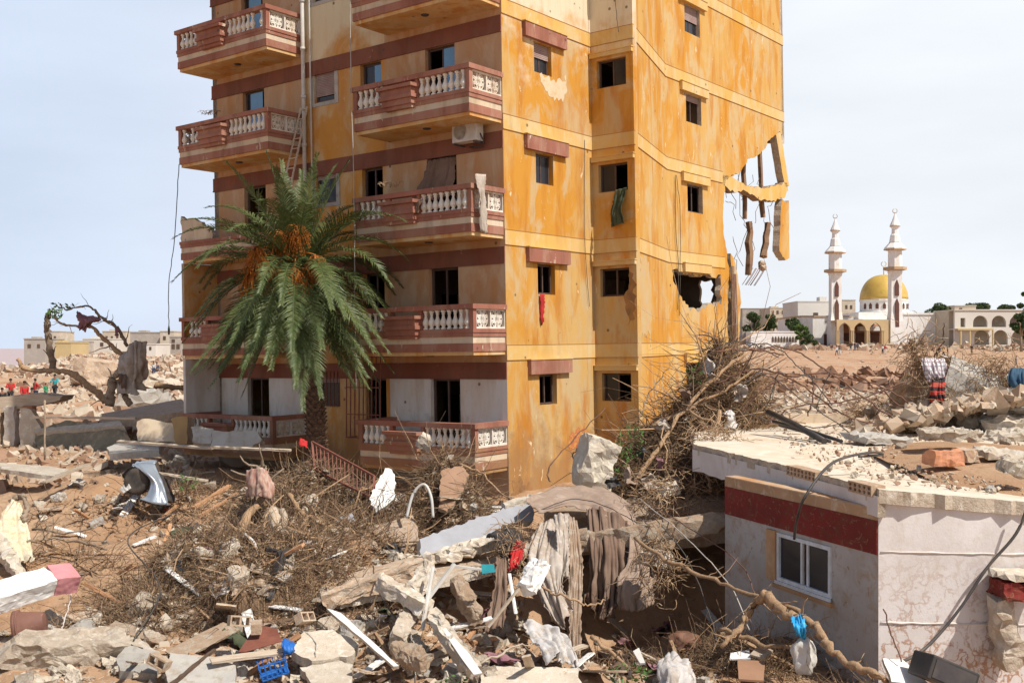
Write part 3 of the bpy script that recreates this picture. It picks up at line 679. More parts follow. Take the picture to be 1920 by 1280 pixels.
# --- air conditioner, pipes, ladder, wires
m = MB(); cx = -.98; z0 = BT(2)-.36+.12
m.box(cx-.42, cx+.42, -.48, -.16, z0, z0+.56)
for i in range(7): m.box(cx+.12+i*.04, cx+.135+i*.04, -.488, -.478, z0+.05, z0+.5)
ac = m.build('air_conditioner', WPLAST, TW, label='white air conditioner box with a round fan grille')
m = MB(); M = frame(V(cx-.13, -.485, z0+.28), V(1, 0, 0), V(0, 0, 1), V(0, -1, 0))
m.lathe([(.22, 0), (.22, .012), (.2, .012), (.2, .002)], 20, M=None, c=(0, 0, 0)); m.v = [tuple(M @ Vector(v)) for v in m.v]
for i in range(5):
    rr = .04+.035*i; m.tube([M @ V(rr*math.cos(a*.523), rr*math.sin(a*.523), .006) for a in range(13)], .005, 4)
m.build('fan_grille', CONCG, ac)
m = MB(); m.bar((cx-.35, -.5, z0-.04), (cx-.35, -.01, z0-.04), .04); m.bar((cx+.35, -.5, z0-.04), (cx+.35, -.01, z0-.04), .04)
m.tube([(cx+.42, -.3, z0+.2), (cx+.5, -.25, z0), (cx+.4, -.15, z0-.14), (cx-.1, -.1, z0-.1)], .02); m.build('bracket', DARKM, ac)
m = MB()
m.tube([(-7.72, -.13, 7.2), (-7.72, -.13, TOP)], .065, 10)
for zz in np.arange(7.4, TOP, 1.5): m.tube([(-7.72, -.13, zz), (-7.72, -.13, zz+.10)], .085, 10)
m.build('drain_pipe', WPLAST, TW)
m = MB(); m.tube([(-7.45, -.08, 7.0), (-7.45, -.08, TOP)], .028, 8); m.build('drain_pipe', WPLAST, TW)
m = MB()
for s_ in (0, .36): m.bar((-8.02+s_, -1.0, 8.3), (-7.78+s_*.8, -.2, 11.6), .045)
for i in range(11):
    t = i/10.5+.03; m.bar((-8.02+.24*t, -1.0+.8*t, 8.3+3.3*t), (-7.66+.17*t, -1.0+.8*t, 8.3+3.3*t), .03)
tagp(link('ladder', m.mesh('ladder'), None, PLANK), 'tall wooden ladder leaning against the white drain pipe above the palm', 'ladder').matrix_world = TM
# window grille at the lowest storey
m = MB(); g0, g1, gz0, gz1 = -5.75, -4.35, 1.2, 3.8
for i in range(9):
    x = g0+(g1-g0)*i/8; m.bar((x, -.45, gz0+.2), (x+.02, -.4, gz1), .025)
for zz in (gz0+.2, gz0+.9, gz0+1.7, gz1): m.bar((g0, -.44, zz), (g1, -.44, zz), .03)
for x in (g0, g1):
    for zz in (gz0+.2, gz1): m.bar((x, -.44, zz), (x, -.02, zz), .03)
m.build('window_grille', RUST, TW)
m = MB()
for i in range(6): x = -7.3+.16*i; m.bar((x, -.06, BT(-1)+1.8), (x, -.06, BT(-1)+2.9), .02)
m.build('window_grille', RUST, TW)
# broken remains at the torn corner: hanging slab edge, columns and bars
BRICKC = mat('torn_brickwork', (.36, .22, .13), (.48, .36, .24), 5, c3=(.25, .14, .08), fleck=(.56, .46, .34), fleck_amt=.56, bump=1., bscale=12, bdist=.08)
def hang(name, pts2, t, mt, x=0., label=None, nj=.03):
    me = poly_mesh(name, jag(pts2, nj, .22, len(name)+int(pts2[0][0]*10)), (), t, frame(V(x, 9.1, 0), V(0, 1, 0), V(0, 0, 1), V(-1, 0, 0)), True)
    return link(name, me, TW, mt if isinstance(mt, list) else [mt, mt])
hang('hanging_beam', [(4.3, 9.85), (4.25, 10.25), (5.2, 10.22), (6.6, 10.05), (8.2, 10.2), (10.2, 10.62), (10.3, 10.3), (9.9, 9.95), (8.8, 9.75), (7.6, 9.62), (6.2, 9.85), (5.2, 9.7)], .35, [PALEB, BRICKC], nj=.07, label='slab edge sagging from the torn corner')
hang('hanging_column', [(9.15, 12.5), (9.65, 12.6), (10.4, 10.5), (9.95, 10.45)], .3, [PALEB, CONC])
hang('hanging_column', [(9.55, 9.6), (9.7, 9.9), (10.2, 9.75), (10.35, 9.9), (10.3, 7.5), (9.9, 7.4), (9.3, 7.75)], .3, [ORANGE2, CONC])
def hbar(y0, z0, y1, z1, w, x=-.6, mt=RUST, nm='hanging_bar'):
    m = MB(); n = 5; pts = [(x+U(-.04, .04), 9.1+y0+(y1-y0)*i/n+U(-.04, .04), z0+(z1-z0)*i/n) for i in range(n+1)]
    m.tube(pts, [w*U(.8, 1.1) for _ in pts], 5, smooth=False); m.build(nm, mt, TW)
BRS = mat('mud_brown_timber', (.20, .11, .065), (.27, .17, .10), 3, bump=.5)
hbar(5.8, 11.2, 5.9, 8.9, .09, -1., BRS); hbar(7.1, 11.9, 7.1, 8.9, .11, -.5, BRS); hbar(8.7, 12.5, 8.75, 9.1, .12, -.5, BRS)
hbar(7.35, 8.8, 7.2, 6.7, .15, -.4, BRS); hbar(9.1, 8.9, 8.7, 7.5, .16, -.4, BRS); hbar(8.6, 7.3, 8.55, 7.0, .17, -.4, CONCM)
m = MB()
for _ in range(16):
    y = U(4.6, 10.3); z = U(8, 11); pts = [V(U(-1, 0), 9.1+y, z)]
    for i in range(5): pts.append(pts[-1]+V(U(-.15, .15), U(-.3, .3), U(-.5, .05)))
    m.tube(pts, .012, 4)
m.build('rebar', REBAR, TW); m = MB()
for _ in range(8):
    y = U(7.6, 8.8); pts = [V(-.4, 9.1+y, 7.0), V(-.4, 9.1+y-.4, 6.7), V(-.4, 9.1+y-1.0, 6.3)]; m.tube(pts, .012, 4)
m.build('rebar', REBAR, TW)
# the lonely pillar left standing below the torn corner
me = poly_mesh('broken_pillar', jag([(4.95, -1.2), (5.75, -1.2), (5.8, 2.5), (5.6, 4.), (5.85, 5.6), (5.6, 6.6), (5.3, 7.2), (5.0, 7.4)], .05, .25, 8, fix=(0,)), (), .35, frame(V(-.1, 9.1, 0), V(0, 1, 0), V(0, 0, 1), V(-1, 0, 0)), True)
link('broken_pillar', me, TW, [ORANGE2, CONC])
m = MB(); m.tube([(.08, 13.95, -.5), (.12, 13.9, 1.5), (.06, 14.0, 4), (.1, 13.85, 6.9)], [.16, .13, .15, .07], 6, smooth=False); m.build('broken_pillar', CONCM, TW)
m = MB()
for i in range(6):
    y = 13.6+i*.06; m.tube([(.2, y, 6.6), (.25, y+.1*U(-1, 1), 4.5), (.2, y+U(-.2, .2), 2.5), (.3, y, .3)], .012, 4)
m.build('rebar', REBAR, TW)
# ------------------------------------------------------------------ broken pieces: generators
def rock_mesh(name, sx, sy, sz, seed, cuts=4, clip=4, rough=.03, mats=None, flat=None):
    """a broken lump: box clipped by random planes, then roughened. flat = material index of the untouched +z face"""
    r = random.Random(seed); bm = bmesh.new(); bmesh.ops.create_cube(bm, size=1.)
    for v in bm.verts: v.co = V(v.co.x*sx, v.co.y*sy, v.co.z*sz)
    for _ in range(clip):
        n = V(r.uniform(-1, 1), r.uniform(-1, 1), r.uniform(-.6, .6)).normalized()
        d = abs(n.x)*sx/2+abs(n.y)*sy/2+abs(n.z)*sz/2
        geom = bm.verts[:]+bm.edges[:]+bm.faces[:]
        res = bmesh.ops.bisect_plane(bm, geom=geom, plane_co=n*d*r.uniform(.55, .85), plane_no=n, clear_outer=True)
        ed = [e for e in res['geom_cut'] if isinstance(e, bmesh.types.BMEdge)]
        try: bmesh.ops.contextual_create(bm, geom=ed)
        except Exception: pass
    bmesh.ops.triangulate(bm, faces=bm.faces)
    mn = max(sx, sy, sz)/cuts
    for _ in range(5):
        long_ = [e for e in bm.edges if e.calc_length() > mn]
        if not long_ or len(bm.verts) > 900: break
        bmesh.ops.subdivide_edges(bm, edges=long_, cuts=1); bmesh.ops.triangulate(bm, faces=[f for f in bm.faces if len(f.verts) > 3])
    bm.normal_update()
    off = V(seed*3.7, seed*1.3, 0)
    s = min(sx, sy, sz)
    for v in bm.verts:
        q = v.co/max(s, .05)
        edgeness = 1.
        if flat is not None and v.co.z > sz*.46: edgeness = .15
        v.co += mnoise.noise_vector(q*1.3+off)*rough*2.2*edgeness + mnoise.noise_vector(q*4+off)*rough*edgeness
    if flat is not None:
        bm.normal_update()
        for f in bm.faces:
            if f.normal.z > .93 and f.calc_center_median().z > sz*.42: f.material_index = flat
    me = bpy.data.meshes.new(name); bm.to_mesh(me); bm.free()
    for m_ in (mats or [CONC]): me.materials.append(m_)
    return me
def eul(rx=0, ry=0, rz=0): return (math.radians(rx), math.radians(ry), math.radians(rz))
def piece(name, me, loc, rot, label, cat, group=None):
    o = bpy.data.objects.new(name, me); COL.objects.link(o); o.location = loc; o.rotation_euler = rot
    return tagp(o, label, cat, group)
def beam(name, a, b, w, h, label, cat, mats, seed=0, rough=.025, roll=0, flat=None, clip=2, group=None, cuts=14):
    """a broken bar running from a to b"""
    a = Vector(a); b = Vector(b); d = b-a; me = rock_mesh(name, d.length, w, h, seed, cuts=cuts, clip=clip, rough=rough, mats=mats, flat=flat)
    o = piece(name, me, (a+b)/2, (0, 0, 0), label, cat, group)
    q = d.to_track_quat('X', 'Z'); o.rotation_euler = (q.to_matrix().to_4x4() @ Matrix.Rotation(math.radians(roll), 4, 'X')).to_euler()
    return o
def slab(name, pts, thick, label, cat, mats, jg=.06, step=.18, seed=1, up=None, parent=None):
    """a thin broken plate whose outline is given by 3D points on (about) one plane; thickness grows away from the viewer"""
    pts = [Vector(p) for p in pts]; c = sum(pts, V(0, 0, 0))/len(pts)
    n = V(0, 0, 0)
    for i in range(len(pts)): n += (pts[i]-c).cross(pts[(i+1) % len(pts)]-c)
    n.normalize()
    if n.dot(c-V(0, 0, H)) < 0: n = -n          # away from the camera
    ex = (pts[1]-pts[0]); ex = (ex-n*ex.dot(n)).normalized(); ey = n.cross(ex)
    ring = jag([((p-c).dot(ex), (p-c).dot(ey)) for p in pts], jg, step, seed)
    me = poly_mesh(name, ring, (), thick, frame(V(0, 0, 0), ex, ey, n), False)
    me2 = me; bm = bmesh.new(); bm.from_mesh(me2); bm.normal_update()
    for f in bm.faces: f.material_index = 0 if abs(f.normal.dot(n)) > .7 else 1
    for v in bm.verts:
        if (v.co).dot(n) > thick*.5: v.co += mnoise.noise_vector(v.co*3)*jg*.8
    bm.to_mesh(me2); bm.free()
    o = link(name, me2, parent, mats); o.location = c
    return tagp(o, label, cat)
def curve_pts(pts, n=6, wob=.0, seed=0):
    """Catmull-Rom through pts"""
    pts = [Vector(p) for p in pts]; r = random.Random(seed); out_ = []
    q = [pts[0]*2-pts[1]]+pts+[pts[-1]*2-pts[-2]]
    for i in range(1, len(q)-2):
        for j in range(n):
            t = j/n; a, b, c, d = q[i-1], q[i], q[i+1], q[i+2]
            p = .5*((2*b)+(c-a)*t+(2*a-5*b+4*c-d)*t*t+(3*b-a-3*c+d)*t**3)
            out_.append(p+V(r.uniform(-1, 1), r.uniform(-1, 1), r.uniform(-1, 1))*wob)
    out_.append(pts[-1]); return out_
def branch(name, pts, r0, r1, label, cat='branch', m=None, twigs=8, seed=0, seg=8, wob=.032, parent=None, group=None, tl=.8):
    cp = curve_pts(pts, 6, wob, seed); n = len(cp); r = random.Random(seed+5); mb_ = MB()
    mb_.tube(cp, [(r0+(r1-r0)*i/(n-1))*r.uniform(.78, 1.24) for i in range(n)], seg)
    for _ in range(twigs):
        i = r.randint(2, n-2); d = (cp[i+1]-cp[i-1]).normalized(); o = V(r.uniform(-1, 1), r.uniform(-1, 1), r.uniform(-.6, 1)).normalized()
        p = [cp[i]]; l = r.uniform(.3, 1)*tl
        for k in range(4): p.append(p[-1]+(d*.6+o+V(r.uniform(-.5, .5), r.uniform(-.5, .5), r.uniform(-.6, .4))).normalized()*l/4)
        rr = max(.004, (r0+(r1-r0)*i/(n-1))*.35); mb_.tube(p, [rr, rr*.8, rr*.6, rr*.45, rr*.25], 4)
    return mb_.build(name, m or WOOD, parent, label, cat if parent is None else None, group)
def cable(name, pts, rad, label, m=None, cat='cable', group=None, wob=.0, seed=0, n=8):
    mb_ = MB(); mb_.tube(curve_pts(pts, n, wob, seed), rad, 6)
    return mb_.build(name, m or WIRE, None, label, cat, group)
def cloth(name, rows, label, m, cat='cloth', fold=.05, freq=3.2, nu=40, nv=40, seed=0, thick=.012, fray=.02, parent=None):
    """rows of control points (each row runs across the cloth) interpolated to a sheet with hanging folds along v"""
    n = len(rows); rr = [curve_pts(r_, 8) for r_ in rows]
    def samp(l, t): x = t*(len(l)-1); i = min(int(x), len(l)-2); return l[i].lerp(l[i+1], x-i)
    cols = [[samp(r_, u/(nu-1)) for u in range(nu)] for r_ in rr]
    colc = [curve_pts([cols[k][u] for k in range(n)], 8) for u in range(nu)]
    grid = [[samp(colc[u], v/(nv-1)) for u in range(nu)] for v in range(nv)]
    vs = []; rnd = random.Random(seed)
    for v in range(nv):
        for u in range(nu):
            p = grid[v][u]; a = grid[v][min(u+1, nu-1)]-grid[v][max(u-1, 0)]; b = grid[min(v+1, nv-1)][u]-grid[max(v-1, 0)][u]
            nn = a.cross(b); nn = nn.normalized() if nn.length > 1e-9 else V(0, 1, 0)
            ph = mnoise.noise(V(u/nu*freq*1.7+seed, v/nv*1.1, seed))*5
            w = (mnoise.noise(V(u/nu*freq*2.3+v/nv*.9*math.sin(seed*2.1)+ph*.3, v/nv*2.2, seed*1.7))*2.3+mnoise.noise(V(u/nu*freq*6, v/nv*3.5, seed*2.))*.8)*fold*(.45+.55*v/nv) + mnoise.noise(V(u/nu*9, v/nv*8, seed*2.))*fold*.4
            q = p+nn*w
            if v == nv-1 or u in (0, nu-1): q = q+V(rnd.uniform(-1, 1), 0, rnd.uniform(-1, 1))*fray
            vs.append(q)
    fs = [(v*nu+u, v*nu+u+1, (v+1)*nu+u+1, (v+1)*nu+u) for v in range(nv-1) for u in range(nu-1)]
    mb_ = MB(); mb_.add(vs, fs, 0, True); o = mb_.build(name, m, parent, label, cat if parent is None else None)
    s_ = o.modifiers.new('thickness', 'SOLIDIFY'); s_.thickness = thick
    return o
def px(pts, Y):
    """photo outline at one depth, or (x, y, Y) triples"""
    return [P(p[0], p[1], p[2] if len(p) > 2 else Y) for p in pts]

# ------------------------------------------------------------------ the low white house on the right
HS = thing('ruined_house', 'low white house with a red stripe, mud cracked walls and a debris covered flat roof', 'house', (5.2, 15.6, 0))
def hw(x, y, z): return V(x-5.2, y-15.6, z)
zr = H-2.0       # top of the roof
cA = V(5.22, 15.5, 0); cB = V(3.80, 19.4, 0); cC = V(11.5, 15.9, 0)
e1 = (cB-cA).normalized(); n1 = V(-e1.y, e1.x, 0); n1 = n1 if n1.dot(V(-1, -.3, 0)) > 0 else -n1
L1h = (cB-cA).length
zb = -1.0
def Lh(v): return hw(v.x, v.y, v.z)
# window wall (shaded): s from far (0) to near (L)
s0w, s1w = L1h-2.50, L1h-1.07
zw0, zw1 = H-3.80, H-3.02
M1 = frame(Lh(cB), -e1, V(0, 0, 1), -n1)
o = link('window_wall', poly_mesh('window_wall', rect(0, L1h, zb, zr-.28), [rect(s0w, s1w, zw0, zw1)], .24, M1, True), HS, [HOUSESH, TAN])
o['label'] = 'shaded white wall with a sliding window and red stripe'
M1b = frame(Lh(cB), -e1, -n1, V(0, 0, 1))      # x along, y inward, z up
REDP = mat('dark_red_stripe_paint', (.22, .026, .02), (.15, .022, .016), 1.3, c3=(.13, .045, .028), fleck=(.22, .12, .07), fleck_amt=.57, bump=.2)
m = MB(); m.box(.02, L1h-.01, -.02, -.001, H-2.95, H-2.46, M=M1b); m.build('red_stripe', REDP, HS)
MUDT = mat('mud_stained_render', (.44, .28, .16), (.36, .22, .12), 1.5, c3=(.54, .42, .30), bump=.3)
m = MB(); m.box(.01, L1h-.01, -.012, -.001, H-2.46, zr-.29, M=M1b); m.build('stained_strip', MUDT, HS)
m = MB(); t = .06
a, b = s0w, s1w
m.box(a, b, -.03, .05, zw0, zw0+t, M=M1b); m.box(a, b, -.03, .05, zw1-t, zw1, M=M1b); m.box(a, a+t, -.03, .05, zw0+t, zw1-t, M=M1b); m.box(b-t, b, -.03, .05, zw0+t, zw1-t, M=M1b)
for c in (a+.62, a+.78): m.box(c, c+.05, .0, .04, zw0+t, zw1-t, M=M1b)
m.box(a-.02, b+.02, -.06, -.03, zw0-.05, zw0, M=M1b)
wd = m.build('window', WFRAMEW, HS, label='sliding window in a pale blue frame')
m = MB(); m.box(a+t, a+.62, .015, .022, zw0+t, zw1-t, M=M1b); m.build('pane', GLASS, wd)
m = MB(); m.box(a+.84, b-t, .018, .025, zw0+t, zw1-t, M=M1b); m.build('pane', GLASS, wd)
m = MB(); m.box(a-.06, b+.06, -.07, .2, zw0-.12, zw0-.055, M=M1b); m.build('sill', TAN, HS)
m = MB(); m.box(a-.28, a-.02, -.05, -.001, zw0-.02, zw1+.02, M=M1b); m.build('side_trim', TAN, HS)
# lit wall
e2 = (cC-cA).normalized(); n2 = V(e2.y, -e2.x, 0)
lw = (cC-cA).length
def sag(x, y): return -.095*max(0., x-5.2)*min(1, max(0, (22-y)/6.5))
top = [(0, zr-.06)]+[(x, zr-.08+R.uniform(-.03, .03)+sag(5.2+x, 15.6)) for x in np.arange(.2, lw-.1, .12)]+[(lw, zr-.7)]
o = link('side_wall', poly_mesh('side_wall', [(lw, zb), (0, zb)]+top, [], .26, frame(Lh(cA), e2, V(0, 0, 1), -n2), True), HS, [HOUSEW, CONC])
o['label'] = 'sunlit white wall marked by a web of brown mud cracks'
JNT = mat('pale_mortar_joint', (.66, .62, .58), (.56, .48, .41), 3, bump=.3)
for zz in (1.09, 2.10):
    m = MB(); pts = [Lh(cA)+e2*s_+n2*.006+V(0, 0, zz-s_*.03+U(-.008, .008)) for s_ in np.arange(.03, lw-.1, .15)]; m.tube(pts, [U(.008, .02) for _ in pts], 5); m.build('mortar_joint', JNT, HS)
# interior fill
m = MB(); m.bar(Lh(cA)+V(.5, .6, 1.), Lh(cA)+V(.6, 3.5, 1.), .1, 2.2); m.build('inner_wall', DARKIN, HS)
# roof: sheet with hollow block edge and fascia
ring = [P(1300, 828, 22.6), P(1475, 868, 18.5), V(5.2, 15.42, zr), V(7.4, 15.57, zr), V(11.6, 15.84, zr), V(19, 22, zr), V(17.5, 30, zr), V(12.2, 29.4, zr), V(7.3, 29.3, zr), V(4.6, 27.0, zr)]
ring2 = [(p.x-5.2, p.y-15.6) for p in ring]
# roof surface sags to the right
def roofz(x, y): return zr + .04*math.sin(x*.9)*math.cos(y*.7)
jr = jag(ring2, .045, .16, 12, fix=(3, 4, 5))
me = poly_mesh('roof_slab', jr, (), .2, Matrix.Translation((0, 0, zr-.2)), True)
for v in me.vertices: v.co.z += sag(v.co.x+5.2, v.co.y+15.6)
link('roof', me, HS, [ROOFC, CONC])
# fascia beam below the roof edge, thicker towards the tower
for (p, q, h, seed) in ((ring[0], ring[1], .46, 3), (ring[1], ring[2], .30, 5)):
    d = (q-p); d.z = 0; nrm = V(d.y, -d.x, 0).normalized(); nrm = nrm if nrm.y < 0 else -nrm
    M = frame(hw(p.x, p.y, zr-.10)+nrm*.02, d.normalized(), V(0, 0, -1), -nrm)
    rg = [(0, 0)]+[(d.length, 0)]+[(d.length, h)]+[(d.length*(1-i/14), h+U(-.05, .03)) for i in range(1, 14)]+[(0, h)]
    me = poly_mesh('roof_edge', rg, (), .12, M, True)
    for v in me.vertices: v.co.z += sag(v.co.x+5.2, v.co.y+15.6)
    link('roof_edge', me, HS, [HOUSEW, CONC])
# rear kerb of the roof
kerb_pts = [P(1480, 800, 28.6), P(1690, 800, 28.6)]
m = MB(); a_ = hw(7.4, 29.0, zr); b_ = hw(11.9, 29.0, zr); m.bar(a_+V(0, 0, .12), b_+V(0, 0, .12), .18, .26); m.build('roof_kerb', CREAM, HS)
# row of hollow clay blocks showing through the render along the edge
DBR = mat('dusty_clay_block', (.46, .33, .22), (.38, .24, .15), 4, fleck=(.55, .47, .36), fleck_amt=.55, bump=.5)
def hollow(name, parent, L_, n, M, mt=DBR, hh=.16, dd=.22):
    holes = []
    for i in range(n):
        cx_ = (i+.5)*L_/n
        for cy in (hh*.3, hh*.72): holes.append([(cx_+L_/n*.32*math.cos(a*math.pi/4), cy+hh*.17*math.sin(a*math.pi/4)) for a in range(8)])
    me_ = poly_mesh(name, rect(0, L_, 0, hh), holes, dd, M, False); return link(name, me_, parent, mt)
p, q = ring[1], ring[2]
d = (q-p); d.z = 0; dn = d.normalized(); nr = V(dn.y, -dn.x, 0); nr = nr if nr.y < 0 else -nr
hollow('hollow_blocks', HS, 1.1, 8, frame(hw(p.x, p.y, zr-.14)+dn*.1+nr*.05, dn, V(0, 0, 1), -nr))
hollow('hollow_blocks', HS, .7, 5, frame(hw(p.x, p.y, zr-.13)+dn*2.3+nr*.05, dn, V(0, 0, 1), -nr))
# sand drift on the roof
def drift(name, x0, x1, y0, y1, z, hgt, label, seed=0, n=50):
    xs = np.linspace(x0, x1, n); ys = np.linspace(y0, y1, n); X, Y = np.meshgrid(xs, ys)
    u = (X-x0)/(x1-x0)*2-1; v = (Y-y0)/(y1-y0)*2-1; e = np.clip(1-(u*u+v*v), -.2, 1)
    Z = z-.03+hgt*e+.25*hgt*fbm(X*1.5, Y*1.5, 4, seed)+.04*hgt*fbm(X*6, Y*6, 2, seed)
    Z = Z+np.vectorize(sag)(X, Y)
    vs = np.stack([X, Y, Z], -1).reshape(-1, 3).tolist(); fs = [(j*n+i, j*n+i+1, (j+1)*n+i+1, (j+1)*n+i) for j in range(n-1) for i in range(n-1)]
    mb_ = MB(); mb_.add(vs, fs, 0, True); o_ = mb_.build(name, GM, None, kind='stuff'); o_['label'] = label; o_['category'] = 'sand'; return o_
drift('sand_drift', 6.9, 11.4, 15.9, 23.5, zr, .17, 'brown sand drifted over the white house roof', 4)
# black pipes, cable, roof rubble
m = MB(); 
for (a, b, r_) in (((1478, 797, 26), (1545, 822, 23.5), .055), ((1480, 806, 25.4), (1578, 829, 22.8), .03), ((1470, 812, 25), (1560, 832, 22.6), .03), ((1500, 823, 23.5), (1575, 833, 22.5), .02)):
    pass
for i, (a, b, r_) in enumerate((((1440, 772), (1546, 824), .07), ((1450, 790), (1578, 831), .04), ((1462, 806), (1556, 832), .035))):
    mb_ = MB(); A = P(*a, 25); B = P(*b, 22.6); A.z = max(A.z, zr+.12+.05*i); B.z = zr+.06; mb_.tube([A, A.lerp(B, .5)+V(0, 0, .03), B], r_, 10)
    mb_.build('pipe', BLACKP, None, ['thick black plastic pipe lying on the white house roof', 'thin black pipe just in front of the thickest pipe on the roof', 'shortest thin black pipe at the roof edge'][i], 'pipe', 'black pipes on the white house roof')
cable('cable', px([(1489, 1010, 16.9), (1494, 975, 16.7), (1510, 930, 16.3), (1560, 868, 16.8), (1630, 848, 17.6), (1655, 852, 17.8), (1610, 856, 17.6)], 16), .022, 'black cable looping down over the red stripe beside the window')
cable('cable', px([(1930, 940, 15.4), (1905, 1000, 15.4), (1850, 1065, 15.4), (1800, 1140, 15.35), (1745, 1205, 15.2), (1700, 1236, 14.9), (1672, 1240, 14.7)], 15), .022, 'long black cable hanging diagonally across the sunlit white wall')
# broken ledge at the right edge of the picture
LE = thing('broken_ledge', 'broken red and white concrete ledge on a short stump at the sunlit white wall', 'ledge', P(1895, 1250, 15.2))
def rel(o_, par): o_.parent = par; o_.matrix_parent_inverse = Matrix.Translation(par.location).inverted(); return o_
o = beam('ledge', P(1868, 1100, 15.3), P(1965, 1110, 15.3), .5, .22, None, None, [CONCW, REDP], 5, .02); o.data.materials[0] = REDP; rel(o, LE)
o = piece('ledge_top', rock_mesh('ledge_top', .9, .55, .09, 8, 6, 2, .015, [CONCW]), P(1920, 1078, 15.3), eul(0, 4, 5), None, None); rel(o, LE)
o = piece('stump', rock_mesh('stump', .33, .3, 1.0, 15, 6, 3, .04, [CONC]), P(1888, 1185, 15.35), eul(4, -10, 10), None, None); rel(o, LE)

# roof chunks: (px, py, Y, size, rot, material, label)
def on_roof(px_, py_): 
    Yv = (H-zr)/((py_-HY)/F); return P(px_, py_, Yv)
roof_bits = [
 (1645, 832, (1.25, .9, .13), (4, 3, 20), CONCG, 'flat grey concrete slab lying alone in the middle of the white house roof'),
 (1722, 812, (.62, .45, .34), (0, 3, 5), CREAM, 'yellowish squared block at the rear kerb of the white house roof'),
 (1782, 850, (1.05, .8, .16), (3, 0, -8), CONC, 'rough grey slab propped on a brick block on the roof'),
 (1875, 862, (1.1, .7, .12), (6, 6, 12), CONCW, 'pale slab lying flat at the right end of the roof'),
 (1900, 825, (1.3, .9, .14), (0, -6, 30), CONCW, 'large pale slab tilted on the far right of the roof'),
 (1805, 820, (.75, .5, .12), (0, 8, 30), WPAINT, 'white painted board among the rubble on the roof'),
 (1905, 895, (.45, .3, .2), (10, 10, 0), CONCW, 'small round edged concrete lump at the right picture edge on the sand'),
]
for i, (x, y, sz, rt, m_, lb) in enumerate(roof_bits):
    p = on_roof(x, y); me = rock_mesh('concrete_slab', *sz, 40+i, 7, 3, .035, [m_]); o = piece('concrete_slab', me, p+V(0, 0, sz[2]*.5+(.28 if i == 2 else .05)), eul(*rt), lb, 'rubble')
p = on_roof(1768, 872); piece('brick_block', rock_mesh('brick_block', .55, .4, .26, 61, 5, 1, .02, [BRICK]), p+V(0, 0, .13), eul(0, 0, 10), 'reddish brick block holding up the rough slab on the roof', 'brick')
p = on_roof(1800, 866); piece('brick_block', rock_mesh('brick_block', .4, .35, .24, 62, 5, 1, .02, [CONCM]), p+V(.1, 0, .12), eul(0, 0, 30), 'grey brown block beside the reddish brick under the rough slab', 'brick')
# the rubble bank behind the roof on the right (Y 22-27): big broken lumps
bank = [
 (1735, 770, 27.5, (1.6, 1.0, 1.3), (10, 20, 10), CONCM, 'leaning brown grey wall lump under the striped rug'),
 (1800, 745, 27.0, (1.4, .9, 1.7), (0, 22, 0), CONCG, 'upright grey wall fragment right of the striped rug'),
 (1640, 762, 28.5, (1.3, .5, .35), (10, -25, 10), CONCM, 'brown slab tilted up at the left end of the rubble bank'),
 (1648, 785, 28.0, (.7, .5, .55), (0, 0, 10), CONCG, 'grey cube shaped lump behind the roof kerb'),
 (1845, 780, 26.0, (.5, .45, .8), (0, 10, 0), CONCM, 'rounded brown pillar stump in the rubble bank'),
 (1875, 735, 27.0, (.35, .3, 1.1), (20, 30, 0), CONCW, 'pale slim concrete post leaning in the rubble bank'),
 (1880, 775, 25.5, (1.3, .7, .25), (0, -22, 20), WPAINT, 'white slab sloping down in the rubble bank'),
 (1905, 800, 24.5, (1.1, .7, .4), (10, -10, 10), CONCW, 'pale wedge of concrete at the right foot of the rubble bank'),
 (1918, 760, 25.0, (.9, .6, .5), (0, 20, 30), CONCG, 'grey lump at the right picture edge above the roof'),
 (1770, 790, 26.5, (.9, .6, .5), (0, 0, 40), CONC, 'squat concrete lump at the foot of the leaning wall lump'),
 (1690, 735, 28.5, (1.2, .25, .3), (5, -38, 20), CONCW, 'pale lintel slanting up towards the debris post'),
 (1820, 792, 25.6, (.5, .4, .3), (0, 0, 40), CONCW, 'small pale lump in front of the rounded pillar stump')]
for i, (x, y, Y_, sz, rt, m_, lb) in enumerate(bank):
    piece('concrete_lump', rock_mesh('concrete_lump', *sz, 80+i, 7, 4, .05, [m_]), P(x, y, Y_), eul(*rt), lb, 'rubble')
# debris post with rags
o = branch('debris_post', px([(1722, 800), (1728, 740), (1722, 690), (1712, 655), (1708, 635)], 27), .10, .06, 'grey broken post wrapped in twigs at the rubble bank', 'post', BARK, 14, 3, tl=.5)
branch('branch', px([(1705, 640, 27), (1735, 690, 27), (1752, 665, 27), (1768, 640, 26.9), (1770, 605, 26.8)], 27), .028, .012, 'curved dark twig rising like a hook from the debris post', 'branch', WOODD, 4, 4, tl=.3)
cloth('plaid_blanket', [px([(1728, 672), (1770, 672)], 26.6), px([(1730, 690, 26.4), (1774, 690, 26.4)], 26.4), px([(1742, 716), (1772, 706)], 26.4)], 'white plaid blanket draped over the debris post', PLAID, 'blanket', .05, 2)
cloth('striped_rug', [px([(1748, 710), (1772, 704)], 26.5), px([(1744, 735, 26.2), (1772, 735, 26.2)], 26.2), px([(1746, 768), (1772, 764)], 26.3)], 'red and black striped rug hanging below the plaid blanket', RUG, 'rug', .05, 1.5)
cloth('pale_cloth', [px([(1772, 690), (1790, 700)], 26.7), px([(1772, 730), (1792, 735)], 26.6), px([(1776, 768), (1786, 765)], 26.6)], 'narrow pale cloth strip hanging right of the striped rug', CLOTHG, 'cloth', .05, 1.5)
CLOTHN = mat('navy_cloth', (.03, .07, .12), (.05, .10, .15), 2, rough=.95, bump=.3)
